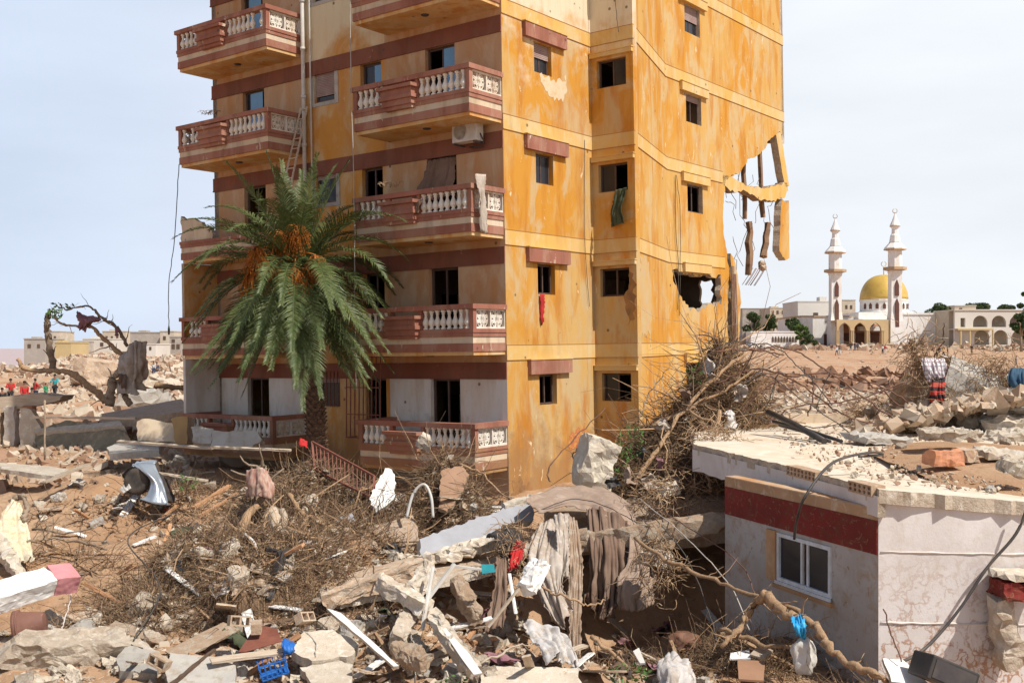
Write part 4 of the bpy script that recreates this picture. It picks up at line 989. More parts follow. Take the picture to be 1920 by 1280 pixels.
cloth('navy_cloth', [px([(1893, 692), (1935, 690)], 26.3), px([(1890, 715, 26), (1935, 715, 26)], 26), px([(1902, 742), (1935, 738)], 26.1)], 'navy and dark red bedding at the right picture edge', CLOTHN, 'cloth', .06, 2)

def bundle(c, rx, rz, n, m_, lb, seed, ln=.5):
    r_ = random.Random(seed); mb_ = MB()
    for _ in range(n):
        p = c+V(r_.gauss(0, rx), r_.gauss(0, rx*.6), r_.gauss(0, rz)); d = V(r_.uniform(-1, 1), r_.uniform(-1, 1), r_.uniform(-1.2, .6)).normalized(); pts = [p]
        for k in range(4): d = (d+V(r_.gauss(0, .3), r_.gauss(0, .3), r_.gauss(-.05, .3))).normalized(); pts.append(pts[-1]+d*ln*r_.uniform(.15, .35))
        mb_.tube(pts, [.009, .009, .007, .006, .004], 3)
    return tagp(mb_.build('twig_bundle', m_), lb, 'twigs')
bundle(P(1722, 668, 26.8), .22, .35, 260, TWIG, 'bundle of twigs and roots wrapped round the top of the debris post', 1)
bundle(P(1790, 700, 26.9), .35, .3, 240, TWIG, 'brown twigs behind the plaid blanket', 2)
bundle(P(1868, 705, 26.8), .35, .35, 340, TWIG, 'thick clump of straw hanging left of the navy bedding', 3)
bundle(P(1650, 770, 27.5), .5, .2, 240, TWIG, 'twigs at the left end of the rubble bank behind the roof', 4)
bundle(P(1830, 760, 26.0), .6, .25, 260, TWIGD, 'dark roots between the lumps in the middle of the rubble bank', 5)
bundle(P(1345, 835, 23.6), .3, .3, 260, TWIG, 'twigs hanging over the left corner of the white house roof', 6)
bundle(P(1250, 930, 22.3), .35, .25, 260, TWIG, 'straw hanging from the mud brown slab right of the blanket', 7)
bundle(P(1235, 1060, 19.2), .2, .3, 220, TWIG, 'straw clump at the end of the grey brown blanket', 8, .35)
bundle(P(960, 1030, 19.6), .18, .3, 160, TWIG, 'straw caught round the black furry rug', 9, .35)

# ------------------------------------------------------------------ collapsed slabs in the middle
slab('painted_wall_slab', px([(787, 1010, 20.6), (958, 948, 22.4), (1002, 928, 23.0), (1000, 975, 22.4), (940, 985, 21.9), (922, 1008, 21.4), (790, 1042, 20.3)], 21), .16, 'pale grey painted wall slab leaning left of the draped blanket', 'wall slab', [GPAINT, CONCW], .03, .12, 3)
beam('concrete_beam', P(925, 958, 22.2), P(1060, 922, 23.6), .22, .2, 'rough white beam edge along the top of the grey wall slab', 'beam', [CONCW], 21, .03)
beam('concrete_beam', P(790, 1052, 20.2), P(950, 1010, 21.0), .5, .16, 'crumbling concrete edge below the grey wall slab', 'beam', [CONCW], 22, .035)
slab('fallen_slab', px([(594, 1098, 19.2), (650, 1072, 20.3), (800, 1035, 21.6), (1000, 1010, 22.4), (960, 1042, 20.4), (780, 1080, 19.2), (640, 1140, 18.6)], 20), .22, 'long fallen floor slab bridging a dark hollow', 'slab', [CONCM, CONCW], .04, .15, 6)
beam('concrete_beam', P(604, 1128, 18.6), P(800, 1060, 19.2), .3, .28, 'brown edge beam of the long fallen floor slab', 'beam', [CONCM], 24, .03)
slab('fallen_slab', px([(1020, 960, 24.0), (1200, 925, 25.2), (1380, 930, 24.5), (1380, 985, 21.5), (1200, 1010, 21.0), (1060, 1010, 21.2)], 22), .3, 'long mud brown slab sagging behind the blankets towards the white house', 'slab', [CONCM, CONCM], .05, .2, 7)
beam('concrete_beam', P(1060, 1020, 20.8), P(1378, 975, 20.6), .35, .35, 'dark mud covered beam above the black hollow', 'beam', [CONCM], 29, .04)
SHADOWMUD = mat('hollow_shadow_mud', (.13, .075, .045), (.09, .055, .035), 2, c3=(.2, .12, .07), bump=.6)  # dark brown debris, darkened further for the shadow inside the hollow
m = MB(); A = P(850, 1060, 24.2); 
slab('collapsed_wall', px([(860, 1040, 23.2), (1380, 960, 23.2), (1380, 1260, 23.2), (860, 1260, 23.2)], 23), .3, 'brown wall deep in the hollow under the slabs', 'wall', [SHADOWMUD, SHADOWMUD], .05, .3, 9)
bl = [
 ('concrete_beam', (703, 1085, 18.2), (800, 1140, 17.2), .24, .22, 'stubby pale beam slanting down across the hollow', CONCW, 31),
 ('concrete_beam', (808, 1150, 17.0), (890, 1262, 15.9), .22, .2, 'long white edged beam slanting to the bottom edge', CONCW, 32),
 ('concrete_beam', (805, 1062, 18.4), (775, 1112, 17.7), .26, .22, 'short upright pale block above the crossing beams', CONCW, 33),
 ('concrete_beam', (855, 1088, 18.6), (895, 1160, 17.9), .24, .24, 'brown broken beam end in front of the hollow', CONCM, 34),
 ('concrete_beam', (770, 1150, 17.6), (745, 1205, 16.6), .24, .24, 'upright concrete stub under the crossing beams', CONC, 35),
 ('concrete_beam', (745, 1215, 16.4), (800, 1245, 16.0), .26, .24, 'mud coloured block beside the white board', CONCM, 36),
 ('concrete_beam', (985, 1105, 17.0), (1020, 1045, 17.4), .27, .24, 'white faced beam stub jutting out of the hanging blankets', WPAINT, 37),
 ('concrete_beam', (1205, 1045, 19.5), (1255, 1050, 19.2), .26, .24, 'rounded pale lump right of the brown blanket', CONCW, 38),
]
for nm, a, b, w, h, lb, m_, sd_ in bl: beam(nm, P(*a), P(*b), w, h, lb, 'beam', [m_], sd_, .03, U(-20, 20))
slab('white_board', px([(818, 1158, 16.8), (880, 1225, 16.0), (905, 1262, 15.6), (888, 1262, 15.6), (862, 1228, 16.0), (830, 1180, 16.6)], 16), .03, 'smooth white face board on the right side of the long beam', 'board', [WPAINT, WPAINT], .006, .3, 4)
slab('white_board', px([(612, 1138, 17.8), (640, 1150, 17.6), (748, 1246, 15.8), (738, 1250, 15.8)], 17), .05, 'long thin white edged board slanting left of the crossing beams', 'board', [WPAINT, PLANK], .008, .3, 4)
def profile(a, b, w, label, m_=WPLAST, nm='window_profile'):
    mb_ = MB(); mb_.bar(P(*a), P(*b), w, w*.5); mb_.bar(P(*a)+V(0, -.012, .0), P(*b)+V(0, -.012, .0), w*.4, w*.55); return mb_.build(nm, m_, None, label, 'profile')
profile((798, 1128, 17.3), (852, 1056, 17.6), .07, 'upright white plastic window profile over the hollow')
profile((792, 1180, 16.9), (812, 1062, 17.7), .06, 'steep white plastic profile left of the upright one')
profile((848, 1060, 17.8), (925, 1070, 17.8), .06, 'horizontal white plastic profile with a turquoise end')
profile((955, 1075, 17.2), (967, 1150, 16.8), .05, 'short white plastic strip in front of the hanging cloth')
profile((915, 1175, 16.8), (975, 1100, 17.0), .06, 'pale wooden batten leaning against the hanging cloth', PLANK, 'batten')
TURQ = mat('turquoise_plastic', (.03, .35, .42), (.05, .4, .45), 5, rough=.5, bump=.05)
slab('turquoise_scrap', px([(902, 1058), (926, 1058), (928, 1072), (904, 1075)], 17.7), .02, 'turquoise plastic scrap at the end of the horizontal profile', 'scrap', [TURQ, TURQ], .006, .3, 2)

# foreground flat pieces (outline on photo, depth per point)
fg = [
 ('concrete_slab', [(545, 1215, 16.7), (570, 1185, 17.3), (625, 1180, 17.4), (672, 1205, 17.0), (660, 1225, 16.6), (585, 1242, 16.4)], .15, 'broad pinkish slab lying above the bottom edge', [CONCW, CONC]),
 ('concrete_slab', [(562, 1250, 16.3), (640, 1238, 16.5), (662, 1245, 16.4), (655, 1285, 15.8), (590, 1285, 15.8)], .14, 'second broad slab cut by the bottom edge', [CONCW, CONC]),
 ('concrete_slab', [(905, 1258, 16.0), (930, 1248, 16.2), (1082, 1252, 16.2), (1092, 1290, 15.6), (900, 1290, 15.6)], .12, 'wide smooth beige slab in the centre of the bottom edge', [PLANKO if False else CONCW, CONC]),
 ('concrete_slab', [(310, 1245, 16.2), (318, 1222, 16.5), (400, 1228, 16.4), (442, 1250, 16.2), (445, 1290, 15.6), (320, 1290, 15.6)], .1, 'grey stained slab under the dark bar', [CONCG, CONC]),
 ('concrete_slab', [(218, 1235, 16.5), (240, 1208, 16.9), (300, 1222, 16.8), (292, 1262, 16.2), (225, 1256, 16.2)], .2, 'grey hollow faced block end beside the long beam', [CONCG, CONCG]),
 ('concrete_slab', [(235, 1202, 17.2), (262, 1195, 17.4), (315, 1235, 16.7), (300, 1228, 16.8)], .16, 'pale cap piece on top of the grey block end', [CONCW, CONC]),
]
for nm, pts, th, lb, ms in fg: slab(nm, px(pts, 16), th, lb, 'slab', ms, .03, .12, len(lb))
slab('rusty_sheet', px([(447, 1222, 16.6), (480, 1170, 17.4), (520, 1178, 17.3), (528, 1200, 16.9), (460, 1222, 16.6)], 17), .01, 'rust brown metal sheet leaning over the blue crate', 'metal sheet', [RUST, RUST], .006, .3, 3)
beam('plank', P(395, 1238, 16.1), P(535, 1220, 16.6), .17, .035, 'weathered pinkish plank lying across the blue crate', 'plank', [PLANK], 2, .004, 10, clip=0, cuts=4)
beam('dark_bar', P(310, 1292, 15.5), P(402, 1218, 16.6), .05, .05, 'dark wooden bar slanting over the grey stained slab', 'bar', [WOODD], 2, .006, 0, clip=0, cuts=10)
# crates with an open lattice
CR = thing('blue_crate', 'broken blue plastic crate under the rusty sheet', 'crate', P(515, 1262, 16.4))
m = MB()
for i in range(6):
    m.bar((-.26+.1*i, -.14, 0), (-.26+.1*i, -.14, .3), .018); m.bar((-.26+.1*i, .16, 0), (-.26+.1*i, .16, .3), .018)
for zz in (0, .15, .3):
    m.bar((-.27, -.14, zz), (.27, -.14, zz), .022); m.bar((-.27, .16, zz), (.27, .16, zz), .022); m.bar((-.27, -.14, zz), (-.27, .16, zz), .022); m.bar((.27, -.14, zz), (.27, .16, zz), .022)
CR.scale = (.75, .75, .75); m.build('lattice', BLUE, CR); m = MB(); m.box(-.27, .27, -.14, .16, -.012, .008); m.build('bottom', BLUE, CR); CR.rotation_euler = eul(12, -14, 20)
cloth('blue_rag', [px([(530, 1198), (548, 1202)], 16.6), px([(528, 1212), (552, 1215)], 16.4), px([(534, 1226), (548, 1224)], 16.4)], 'small blue rag beside the broad pinkish slab', BLUE, 'rag', .03, 2, 14, 14)
# long beam bottom left, holes at the end
o = beam('concrete_beam', P(-20, 1222, 16.4), P(238, 1215, 17.2), .6, .42, 'massive long concrete beam lying in the bottom left corner', 'beam', [CONC], 51, .05, 12)
beam('concrete_beam', P(165, 1192, 17.6), P(300, 1185, 18.0), .25, .16, 'low flat beam behind the massive long beam', 'beam', [CONCW], 52, .03)
BEAMW = thing('painted_beam', 'white beam with a pink painted end lying at the left picture edge', 'beam', P(60, 1115, 18))
a, b, c = P(-60, 1138, 17.0), P(95, 1088, 18.2), P(138, 1082, 18.5)
o = beam('white_length', a, b, .42, .3, None, None, [WPAINT], 11, .012, 24, clip=0); rel(o, BEAMW)
PINKP = mat('pink_paint', (.60, .26, .28), (.5, .22, .22), 3, bump=.2)
o = beam('pink_end', b, c, .44, .32, None, None, [PINKP], 12, .008, 24, clip=0); rel(o, BEAMW)
# flower pot lying on its side
POT = thing('flower_pot', 'brown plastic flower pot lying on its side at the left edge', 'flower pot', P(30, 1175, 17.3))
potm = mat('brown_pot', (.22, .11, .08), (.17, .08, .06), 3, rough=.6, fleck=(.42, .3, .2), bump=.2)
m = MB(); m.lathe([(.15, 0), (.17, .01), (.245, .38), (.27, .38), (.275, .46), (.25, .46), (.235, .40), (.15, .03), (.01, .03)], 22); o = m.build('pot_body', potm, POT)
m = MB(); m.lathe([(.272, .375), (.285, .385), (.285, .40), (.272, .41)], 22); m.build('rim_ring', potm, POT)
POT.rotation_euler = eul(0, -100, 12); POT.location = P(85, 1165, 17.6)
cloth('fleece_cloth', [px([(22, 935, 22.6), (42, 948, 22.8)], 22.6), px([(0, 970, 22.3), (48, 975, 22.5)], 22), px([(2, 1015, 21.6), (60, 1035, 21.8)], 22), px([(25, 1045, 21.2), (62, 1055, 21.4)], 21)], 'yellowish fleece hanging over a bent post at the left edge', CLOTHY, 'cloth', .06, 2, 30, 30, 3)
beam('concrete_beam', P(-10, 1010, 21.0), P(50, 1090, 19.8), .24, .2, 'rough edged beam under the yellowish fleece', 'beam', [CONCW], 17, .04)
# car wreck: wheel, wing, bonnet
CAR = thing('wrecked_car', 'crushed silver car wreck standing on its nose with one wheel showing', 'car', P(270, 925, 27))
SILV = mat('silver_car_paint', (.42, .48, .54), (.34, .38, .43), 2, fleck=(.5, .38, .26), fleck_amt=.6, rough=.35, metal=.5, bump=.2)
TYRE = mat('dusty_tyre', (.045, .04, .038), (.10, .08, .06), 4, bump=.4); RIM = mat('steel_rim', (.22, .21, .2), (.12, .1, .09), 5, rough=.5, metal=.6)
tc_ = P(257, 902, 26.9)
WH = bpy.data.objects.new('wheel', None); COL.objects.link(WH); WH.parent = CAR; WH.location = tc_-CAR.location; WH.rotation_euler = eul(82, 0, -12)
m = MB(); m.lathe([(.20, -.09), (.28, -.10), (.315, -.07), (.325, -.03), (.325, .03), (.315, .07), (.28, .10), (.20, .09)], 32); 
for i in range(32): a_ = i*math.pi/16; m.box(-.012, .012, -.08, .08, .32, .332, M=Matrix.Rotation(a_, 4, 'Z') @ Matrix.Rotation(math.pi/2, 4, 'X') @ Matrix.Rotation(0, 4, 'Y'))
m.build('tyre', TYRE, WH)
m = MB(); m.lathe([(.04, .05), (.06, .07), (.10, .055), (.17, .03), (.185, .06), (.205, .085), (.21, .0), (.2, -.08), (.05, -.05)], 24)
for i in range(10): a_ = i*.628; m.box(.11, .155, -.015, .015, .035, .06, 0, Matrix.Rotation(a_, 4, 'Z'))
m.build('rim', RIM, WH)
def car_panel(nm, rows, m_, fold=.03, seed=0, lb=None, th=.02):
    o_ = cloth(nm, [[p-CAR.location for p in r_] for r_ in rows], lb, m_, 'car', fold, 1.3, 20, 20, seed, th, .0, CAR); return o_
car_panel('wing', [px([(250, 872), (262, 869), (290, 869)], 27.1), px([(262, 880, 26.8), (277, 886, 26.7), (297, 890, 26.9)], 27), px([(283, 902, 26.7), (292, 905, 26.6), (303, 905, 26.8)], 27), px([(275, 930, 26.6), (292, 925, 26.5), (310, 922, 26.7)], 27), px([(262, 935, 26.5), (288, 944, 26.4), (316, 947, 26.5)], 27)], SILV, .02, 2)
car_panel('bumper', [px([(225, 917), (240, 900)], 26.9), px([(232, 925), (246, 915)], 26.8)], WPLAST, .01, 3)
car_panel('bonnet', [px([(248, 872, 27.2), (292, 868, 27.4)], 27.2), px([(250, 868, 27.8), (296, 864, 28.0)], 27.8), px([(255, 885, 28.6), (300, 880, 28.6)], 28.5)], SILV, .04, 4)
car_panel('wheel_arch', [px([(228, 890, 27.3), (244, 874, 27.3), (270, 874, 27.3), (286, 892, 27.3), (284, 918, 27.3)], 27.3), px([(232, 898, 27.5), (246, 884, 27.5), (266, 884, 27.5), (278, 896, 27.5), (276, 914, 27.5)], 27.5)], BLACKP, .01, 6)
car_panel('door', [px([(296, 885, 27.0), (318, 905, 27.6)], 27), px([(302, 905, 26.9), (322, 925, 27.5)], 27), px([(312, 940, 26.6), (325, 942, 27.4)], 27)], DARKM, .03, 7)
# planks and poles on the left-middle
for i, (a, b, w, lb) in enumerate([((222, 827, 30.5), (400, 840, 29.2), .16, 'long pale plank lying in front of the lowest left balcony'), ((395, 838, 29.0), (545, 844, 28.5), .12, 'thin pale plank continuing towards the palm trunk'),
      ((295, 886, 27.4), (388, 901, 26.9), .14, 'grey ribbed plank right of the car wreck'), ((80, 905, 27.5), (165, 870, 29), .2, 'splintered plank lying at the edge of the sand flat'), ((362, 952, 25), (430, 910, 26.3), .12, 'new looking plank slanting in the straw'), ((372, 968, 24.5), (445, 925, 26), .07, 'thin round pole beside the new looking plank')]):
    beam('plank', P(*a), P(*b), w, .05, lb, 'plank', [PLANK if i < 4 else PLANKO], 7+i, .006, U(-10, 10), clip=0, cuts=8)
# trunk wrapped in striped cloth
ST = branch('tree_stump', px([(455, 985, 24.0), (478, 940, 24.2), (490, 905, 24.3), (487, 880, 24.3)], 24), .20, .12, 'root stump standing upright, wrapped in a striped cloth', 'stump', BARK, 22, 31, tl=.9)
STRP = mat('faded_striped_cloth', (.36, .17, .13), (.50, .38, .30), 2.2, stretch=(8, 8, .3), bump=.3, rough=.95)
cloth('striped_cloth', [px([(462, 882, 23.8), (490, 876, 23.6), (505, 884, 23.8)], 24), px([(460, 905, 23.7), (490, 905, 23.5), (512, 915, 23.7)], 24), px([(464, 932, 23.7), (488, 930, 23.5), (514, 940, 23.6)], 24)], 'faded pink striped cloth wrapped round the root stump', STRP, 'cloth', .05, 2.5, 24, 20, 5)
branch('log', px([(452, 1000, 22.6), (470, 960, 23.4), (500, 925, 24)], 23), .10, .07, 'rough pale log leaning on the root stump', 'log', WOOD, 8, 32, tl=.5)
branch('log', px([(512, 960, 22.8), (520, 1000, 22.0), (532, 1028, 21.6)], 22), .12, .10, 'pale split log standing below the root stump', 'log', PLANK, 3, 33, tl=.3)
branch('log', px([(528, 958, 22.7), (540, 1010, 22.0)], 22), .08, .07, 'thinner split log right beside the pale one', 'log', PLANK, 2, 34, tl=.3)
branch('branch', px([(540, 928, 24.0), (562, 955, 23.6), (590, 975, 23.2), (622, 994, 23.0), (660, 998, 23.0), (698, 1013, 22.8)], 23), .055, .025, 'bare peeled branch with a kink in front of the painted panels', 'branch', WOOD, 3, 35, tl=.5)
branch('branch', px([(470, 905, 23.8), (520, 970, 23.2), (545, 1040, 22), (600, 1110, 20)], 22), .025, .012, 'thin long dark branch slanting down from the root stump', 'branch', WOODD, 5, 36)
branch('branch', px([(420, 1060, 20.5), (480, 1062, 20.3), (520, 1085, 20.0)], 20), .07, .05, 'peeled orange brown branch lying under the black cushion', 'branch', WOOD, 5, 37, tl=.5)
branch('branch', px([(265, 1155, 18.6), (330, 1122, 18.9), (420, 1120, 19.0), (520, 1080, 19.4), (560, 1060, 19.8)], 19), .025, .012, 'pale forked branch arching over the tangle', 'branch', WOOD, 8, 38)
branch('branch', px([(50, 1015, 22), (110, 1010, 22.2), (165, 1020, 22), (200, 1030, 21.6)], 22), .035, .02, 'dark bare branch lying on the sand beside the fleece', 'branch', BARK, 16, 39)
branch('branch', px([(60, 990, 22.6), (130, 1000, 22.4), (180, 985, 22.6)], 22), .03, .012, 'second bare branch just behind on the sand', 'branch', BARK, 16, 40)
branch('branch', px([(20, 940, 23), (40, 930, 23), (50, 950, 22.7), (44, 980, 22.4)], 22), .06, .05, 'bent brown post under the yellowish fleece', 'post', BARK, 4, 41, tl=.3)
cable('hose', px([(458, 1000, 20.2), (478, 1020, 20), (486, 1060, 19.8), (480, 1110, 19.4), (462, 1170, 18.8)], 20), .03, 'white plastic hose hanging in a curve over the tangle', WPLAST, 'hose')
cable('pipe', px([(418, 1055, 20), (417, 1130, 19.6)], 20), .028, 'straight white pipe standing upright in the tangle', WPLAST, 'pipe', n=3)
cable('hose', px([(762, 970, 23.5), (775, 925, 23.6), (795, 908, 23.6), (808, 930, 23.5), (812, 970, 23.4)], 23), .035, 'white hose bent into an arch near the brown panel', WPLAST, 'hose')
# black cushion frame
CH = thing('broken_chair', 'broken black padded chair tipped over in the tangle', 'chair', P(500, 1080, 19.6))
for a, b, w in (((410, 1025, 20), (455, 1015, 20.4), .10), ((425, 1020, 20.1), (520, 1075, 19.8), .07), ((500, 1030, 19.8), (545, 1042, 19.6), .12)):
    o = beam('frame_bar', P(*a), P(*b), w, w*.7, None, None, [BLACKP], 3, .01, 0, clip=0, cuts=8); rel(o, CH)
o = beam('padded_arm', P(532, 1030, 19.5), P(497, 1125, 18.9), .26, .10, None, None, [BLACKP], 4, .02, 30, clip=3, cuts=8); rel(o, CH)
# painted panels
slab('wall_shard', px([(692, 935, 24.8), (722, 877, 25.6), (735, 880, 25.6), (743, 905, 25.3), (738, 935, 24.9), (705, 962, 24.5)], 25), .12, 'white painted wall shard standing upright in the heap', 'wall shard', [WPAINT, CONCW], .03, .1, 3)
slab('wall_shard', px([(622, 975, 23.8), (660, 962, 24), (670, 1000, 23.4), (668, 1030, 23), (640, 1052, 22.7), (625, 1020, 23.2)], 23), .12, 'grey painted shard with a branch across it', 'wall shard', [GPAINT, CONCW], .03, .1, 4)
slab('wall_shard', px([(822, 950, 24.3), (828, 885, 25.3), (868, 868, 25.4), (880, 890, 25.2), (868, 925, 24.8), (838, 955, 24.2)], 25), .10, 'brown plywood like panel standing below the lowest right balcony', 'panel', [mat('brown_board', (.36, .22, .14), (.30, .18, .11), 2, bump=.2), PLANK], .03, .1, 5)
slab('net_panel', px([(688, 985, 23.6), (775, 968, 24), (788, 1010, 23.2), (760, 1050, 22.6), (690, 1040, 22.8)], 23), .06, 'matted straw coloured panel beside the grey wall slab', 'panel', [mat('straw_mat', (.40, .27, .17), (.5, .42, .34), 14, c3=(.3, .18, .1), bump=.9, bscale=60), TWIG], .04, .1, 6)
piece('concrete_lump', rock_mesh('concrete_lump', .36, .3, .3, 5, 6, 4, .02, [CONCW]), P(797, 828, 26.2), eul(20, 30, 0), 'small white lump on top of the heap before the lowest right balcony', 'rubble')
piece('boulder', rock_mesh('boulder', .72, .6, 1.12, 19, 8, 5, .05, [STONE]), P(1114, 868, 24.6), eul(5, 14, 20), 'big pale limestone boulder standing against the orange wall', 'boulder')
piece('concrete_lump', rock_mesh('concrete_lump', .42, .3, .22, 22, 6, 3, .03, [CONCW]), P(1255, 917, 22.5), eul(0, -20, 0), 'small pale lump caught in the hanging twigs', 'rubble')
# rusty gate
GT = thing('rusty_gate', 'dark red metal gate lying askew below the facade', 'gate', P(650, 880, 26.5))
g0, g1, g2, g3 = P(585, 828, 26.6), P(702, 893, 25.4), P(700, 935, 25.0), P(590, 880, 26.2)
m = MB()
for a, b in ((g0, g1), (g3, g2), (g0, g3), (g1, g2)): m.bar(a-GT.location, b-GT.location, .05)
m.build('gate_frame', RUST, GT)
m = MB()
for i in range(1, 15): t = i/15; m.bar(g0.lerp(g1, t)-GT.location, g3.lerp(g2, t)-GT.location, .02)
m.build('gate_bars', RUST, GT)
cloth('red_cloth', [px([(562, 822), (575, 826)], 26.2), px([(560, 834), (576, 840)], 26)], 'tiny red and blue rag at the top corner of the rusty gate', CLOTHR, 'rag', .03, 2, 10, 10)

# ------------------------------------------------------------------ blankets over the slabs
cloth('brown_blanket', [px([(985, 935, 22.0), (1040, 915, 23.4), (1100, 915, 23.6), (1150, 925, 23.2), (1185, 950, 22.6)], 22), px([(1000, 950, 21.6), (1060, 938, 22.4), (1115, 940, 22.4), (1170, 965, 21.8), (1196, 990, 21.4)], 22),
   px([(1010, 960, 21.4), (1070, 950, 21.8), (1120, 965, 21.2), (1168, 990, 20.9), (1192, 1000, 20.9)], 21)], 'greyish brown blanket spread over the top of the slabs', CLOTHB, 'blanket', .07, 2.0, 60, 36, 2)
cloth('brown_blanket', [px([(1100, 955, 21.3), (1135, 955, 21.2), (1178, 975, 21.0)], 21), px([(1105, 1030, 20.5), (1140, 1035, 20.3), (1185, 1040, 20.4)], 20), px([(1102, 1090, 20.2), (1140, 1100, 20.0), (1190, 1100, 20.1)], 20), px([(1098, 1120, 20.1), (1135, 1165, 19.8), (1160, 1120, 19.9)], 20)], 'dark brown blanket hanging in deep folds over the hollow', CLOTHD, 'blanket', .13, 3.2, 60, 40, 3)
cloth('grey_blanket', [px([(1180, 985, 20.8), (1198, 1000, 20.8)], 21), px([(1180, 1050, 20.2), (1205, 1060, 20.0), (1222, 1080, 20.2)], 20), px([(1162, 1085, 20.0), (1195, 1105, 19.8), (1230, 1085, 20.1)], 20), px([(1158, 1142, 19.8), (1195, 1145, 19.7), (1225, 1130, 19.9)], 20)], 'grey brown blanket end hanging right of the dark folds', CLOTHB, 'blanket', .08, 2.0, 40, 36, 4)
cloth('muddy_sheet', [px([(1005, 990, 20.6), (1035, 970, 21), (1060, 975, 20.9)], 20.6), px([(985, 1045, 19.8), (1020, 1040, 19.6), (1062, 1040, 19.8)], 19.7), px([(1000, 1090, 19.4), (1030, 1100, 19.2), (1055, 1090, 19.3)], 19.3), px([(1035, 1160, 19.0), (1058, 1178, 18.9), (1062, 1130, 19.0)], 19)], 'mud stained pale sheet hanging left of the dark blanket', CLOTHG, 'sheet', .10, 2.8, 50, 40, 5)
cloth('muddy_sheet', [px([(1062, 968, 20.8), (1082, 975, 20.8)], 20.8), px([(1068, 1050, 19.8), (1092, 1055, 19.8)], 19.8), px([(1066, 1120, 19.2), (1090, 1120, 19.3)], 19.3), px([(1068, 1225, 18.7), (1088, 1232, 18.7)], 18.7)], 'long muddy strip of cloth reaching down to the ground', mat('tan_muddy_cloth', (.34, .25, .18), (.28, .19, .13), 2, c3=(.42, .35, .28), bump=.4, rough=.95), 'cloth', .07, 1.6, 30, 50, 6)
cloth('muddy_sheet', [px([(1040, 965, 20.4), (1066, 960, 20.4)], 20.4), px([(1044, 1010, 19.9), (1068, 1010, 19.9)], 19.9), px([(1046, 1080, 19.4), (1066, 1085, 19.4)], 19.4)], 'light grey cloth strip with a white edge between the sheets', CLOTHG, 'cloth', .06, 1.6, 26, 36, 8)
BLKF = mat('black_fur', (.03, .028, .028), (.09, .075, .065), 8, bump=.9, bscale=50, rough=1)
cloth('fur_rug', [px([(912, 1005, 20.3), (940, 988, 20.6), (978, 994, 20.4)], 20), px([(930, 1012, 20), (955, 1008, 20.1), (980, 1018, 20)], 20), px([(932, 1040, 19.6), (955, 1048, 19.5), (975, 1030, 19.7)], 19.6)], 'black furry rug lying on the end of the grey wall slab', BLKF, 'rug', .06, 2, 30, 24, 9)
cloth('red_cloth', [px([(968, 1012, 19.8), (984, 1018, 19.8)], 19.8), px([(958, 1035, 19.5), (980, 1038, 19.5)], 19.5), px([(955, 1070, 19.2), (972, 1060, 19.2)], 19.2)], 'bright red cloth under the black furry rug', CLOTHR, 'cloth', .05, 2, 20, 20, 10)
cloth('brown_rag', [px([(930, 1045, 19.4), (950, 1050, 19.4)], 19.4), px([(925, 1110, 18.9), (950, 1115, 18.9)], 18.9), px([(905, 1180, 18.2), (945, 1175, 18.3)], 18.2)], 'brown rag hanging down into the hollow', CLOTHD, 'rag', .07, 2, 24, 30, 11)
cloth('white_sheet', [px([(982, 1168, 17.2), (992, 1170, 17.3), (1012, 1176, 17.3)], 17), px([(990, 1185, 16.9), (1028, 1178, 17.2), (1058, 1190, 17.2)], 17), px([(1008, 1212, 16.4), (1040, 1205, 16.7), (1068, 1215, 16.8)], 16.6), px([(1030, 1235, 16.1), (1060, 1240, 16.2), (1092, 1252, 16.2)], 16)], 'white bluish sheet crumpled above the bottom slab', CLOTHW, 'sheet', .09, 2.5, 40, 34, 12)
cloth('sack_cloth', [px([(1235, 1240, 15.8), (1258, 1222, 16.2), (1290, 1240, 15.9)], 16), px([(1232, 1262, 15.4), (1260, 1255, 15.3), (1298, 1262, 15.5)], 15.4), px([(1232, 1295, 15.2), (1262, 1295, 15.1), (1300, 1295, 15.3)], 15.2)], 'pale woven sack at the bottom edge', CLOTHW, 'sack', .05, 2, 30, 24, 13)
cloth('blue_bag', [px([(1484, 1155), (1505, 1152)], 15.6), px([(1486, 1172, 15.4), (1512, 1172, 15.4)], 15.4), px([(1495, 1192), (1508, 1195)], 15.5)], 'torn bright blue plastic bag caught on the branch', BLUEB, 'bag', .05, 2, 18, 18, 14, .004)
def lumpbag(nm, c, s, lb, m_, seed):
    bm = bmesh.new(); bmesh.ops.create_icosphere(bm, subdivisions=4, radius=1)
    for v in bm.verts:
        q = v.co.copy(); v.co = V(q.x*s[0], q.y*s[1], q.z*s[2]); n_ = mnoise.noise_vector(q*1.6+V(seed, 0, 0)); v.co += n_*min(s)*.35+mnoise.noise_vector(q*5+V(seed, 1, 0))*min(s)*.12
    for f in bm.faces: f.smooth = True
    me_ = bpy.data.meshes.new(nm); bm.to_mesh(me_); bm.free(); me_.materials.append(m_); return piece(nm, me_, c, (0, 0, 0), lb, 'bag')
lumpbag('plastic_bag', P(1508, 1230, 15.5), (.17, .15, .26), 'knotted white plastic bag hanging under the blue one', WPLAST, 3)
lumpbag('sack', P(1268, 1270, 15.6), (.24, .2, .24), 'full white sack standing at the bottom edge right of centre', CLOTHW, 5)
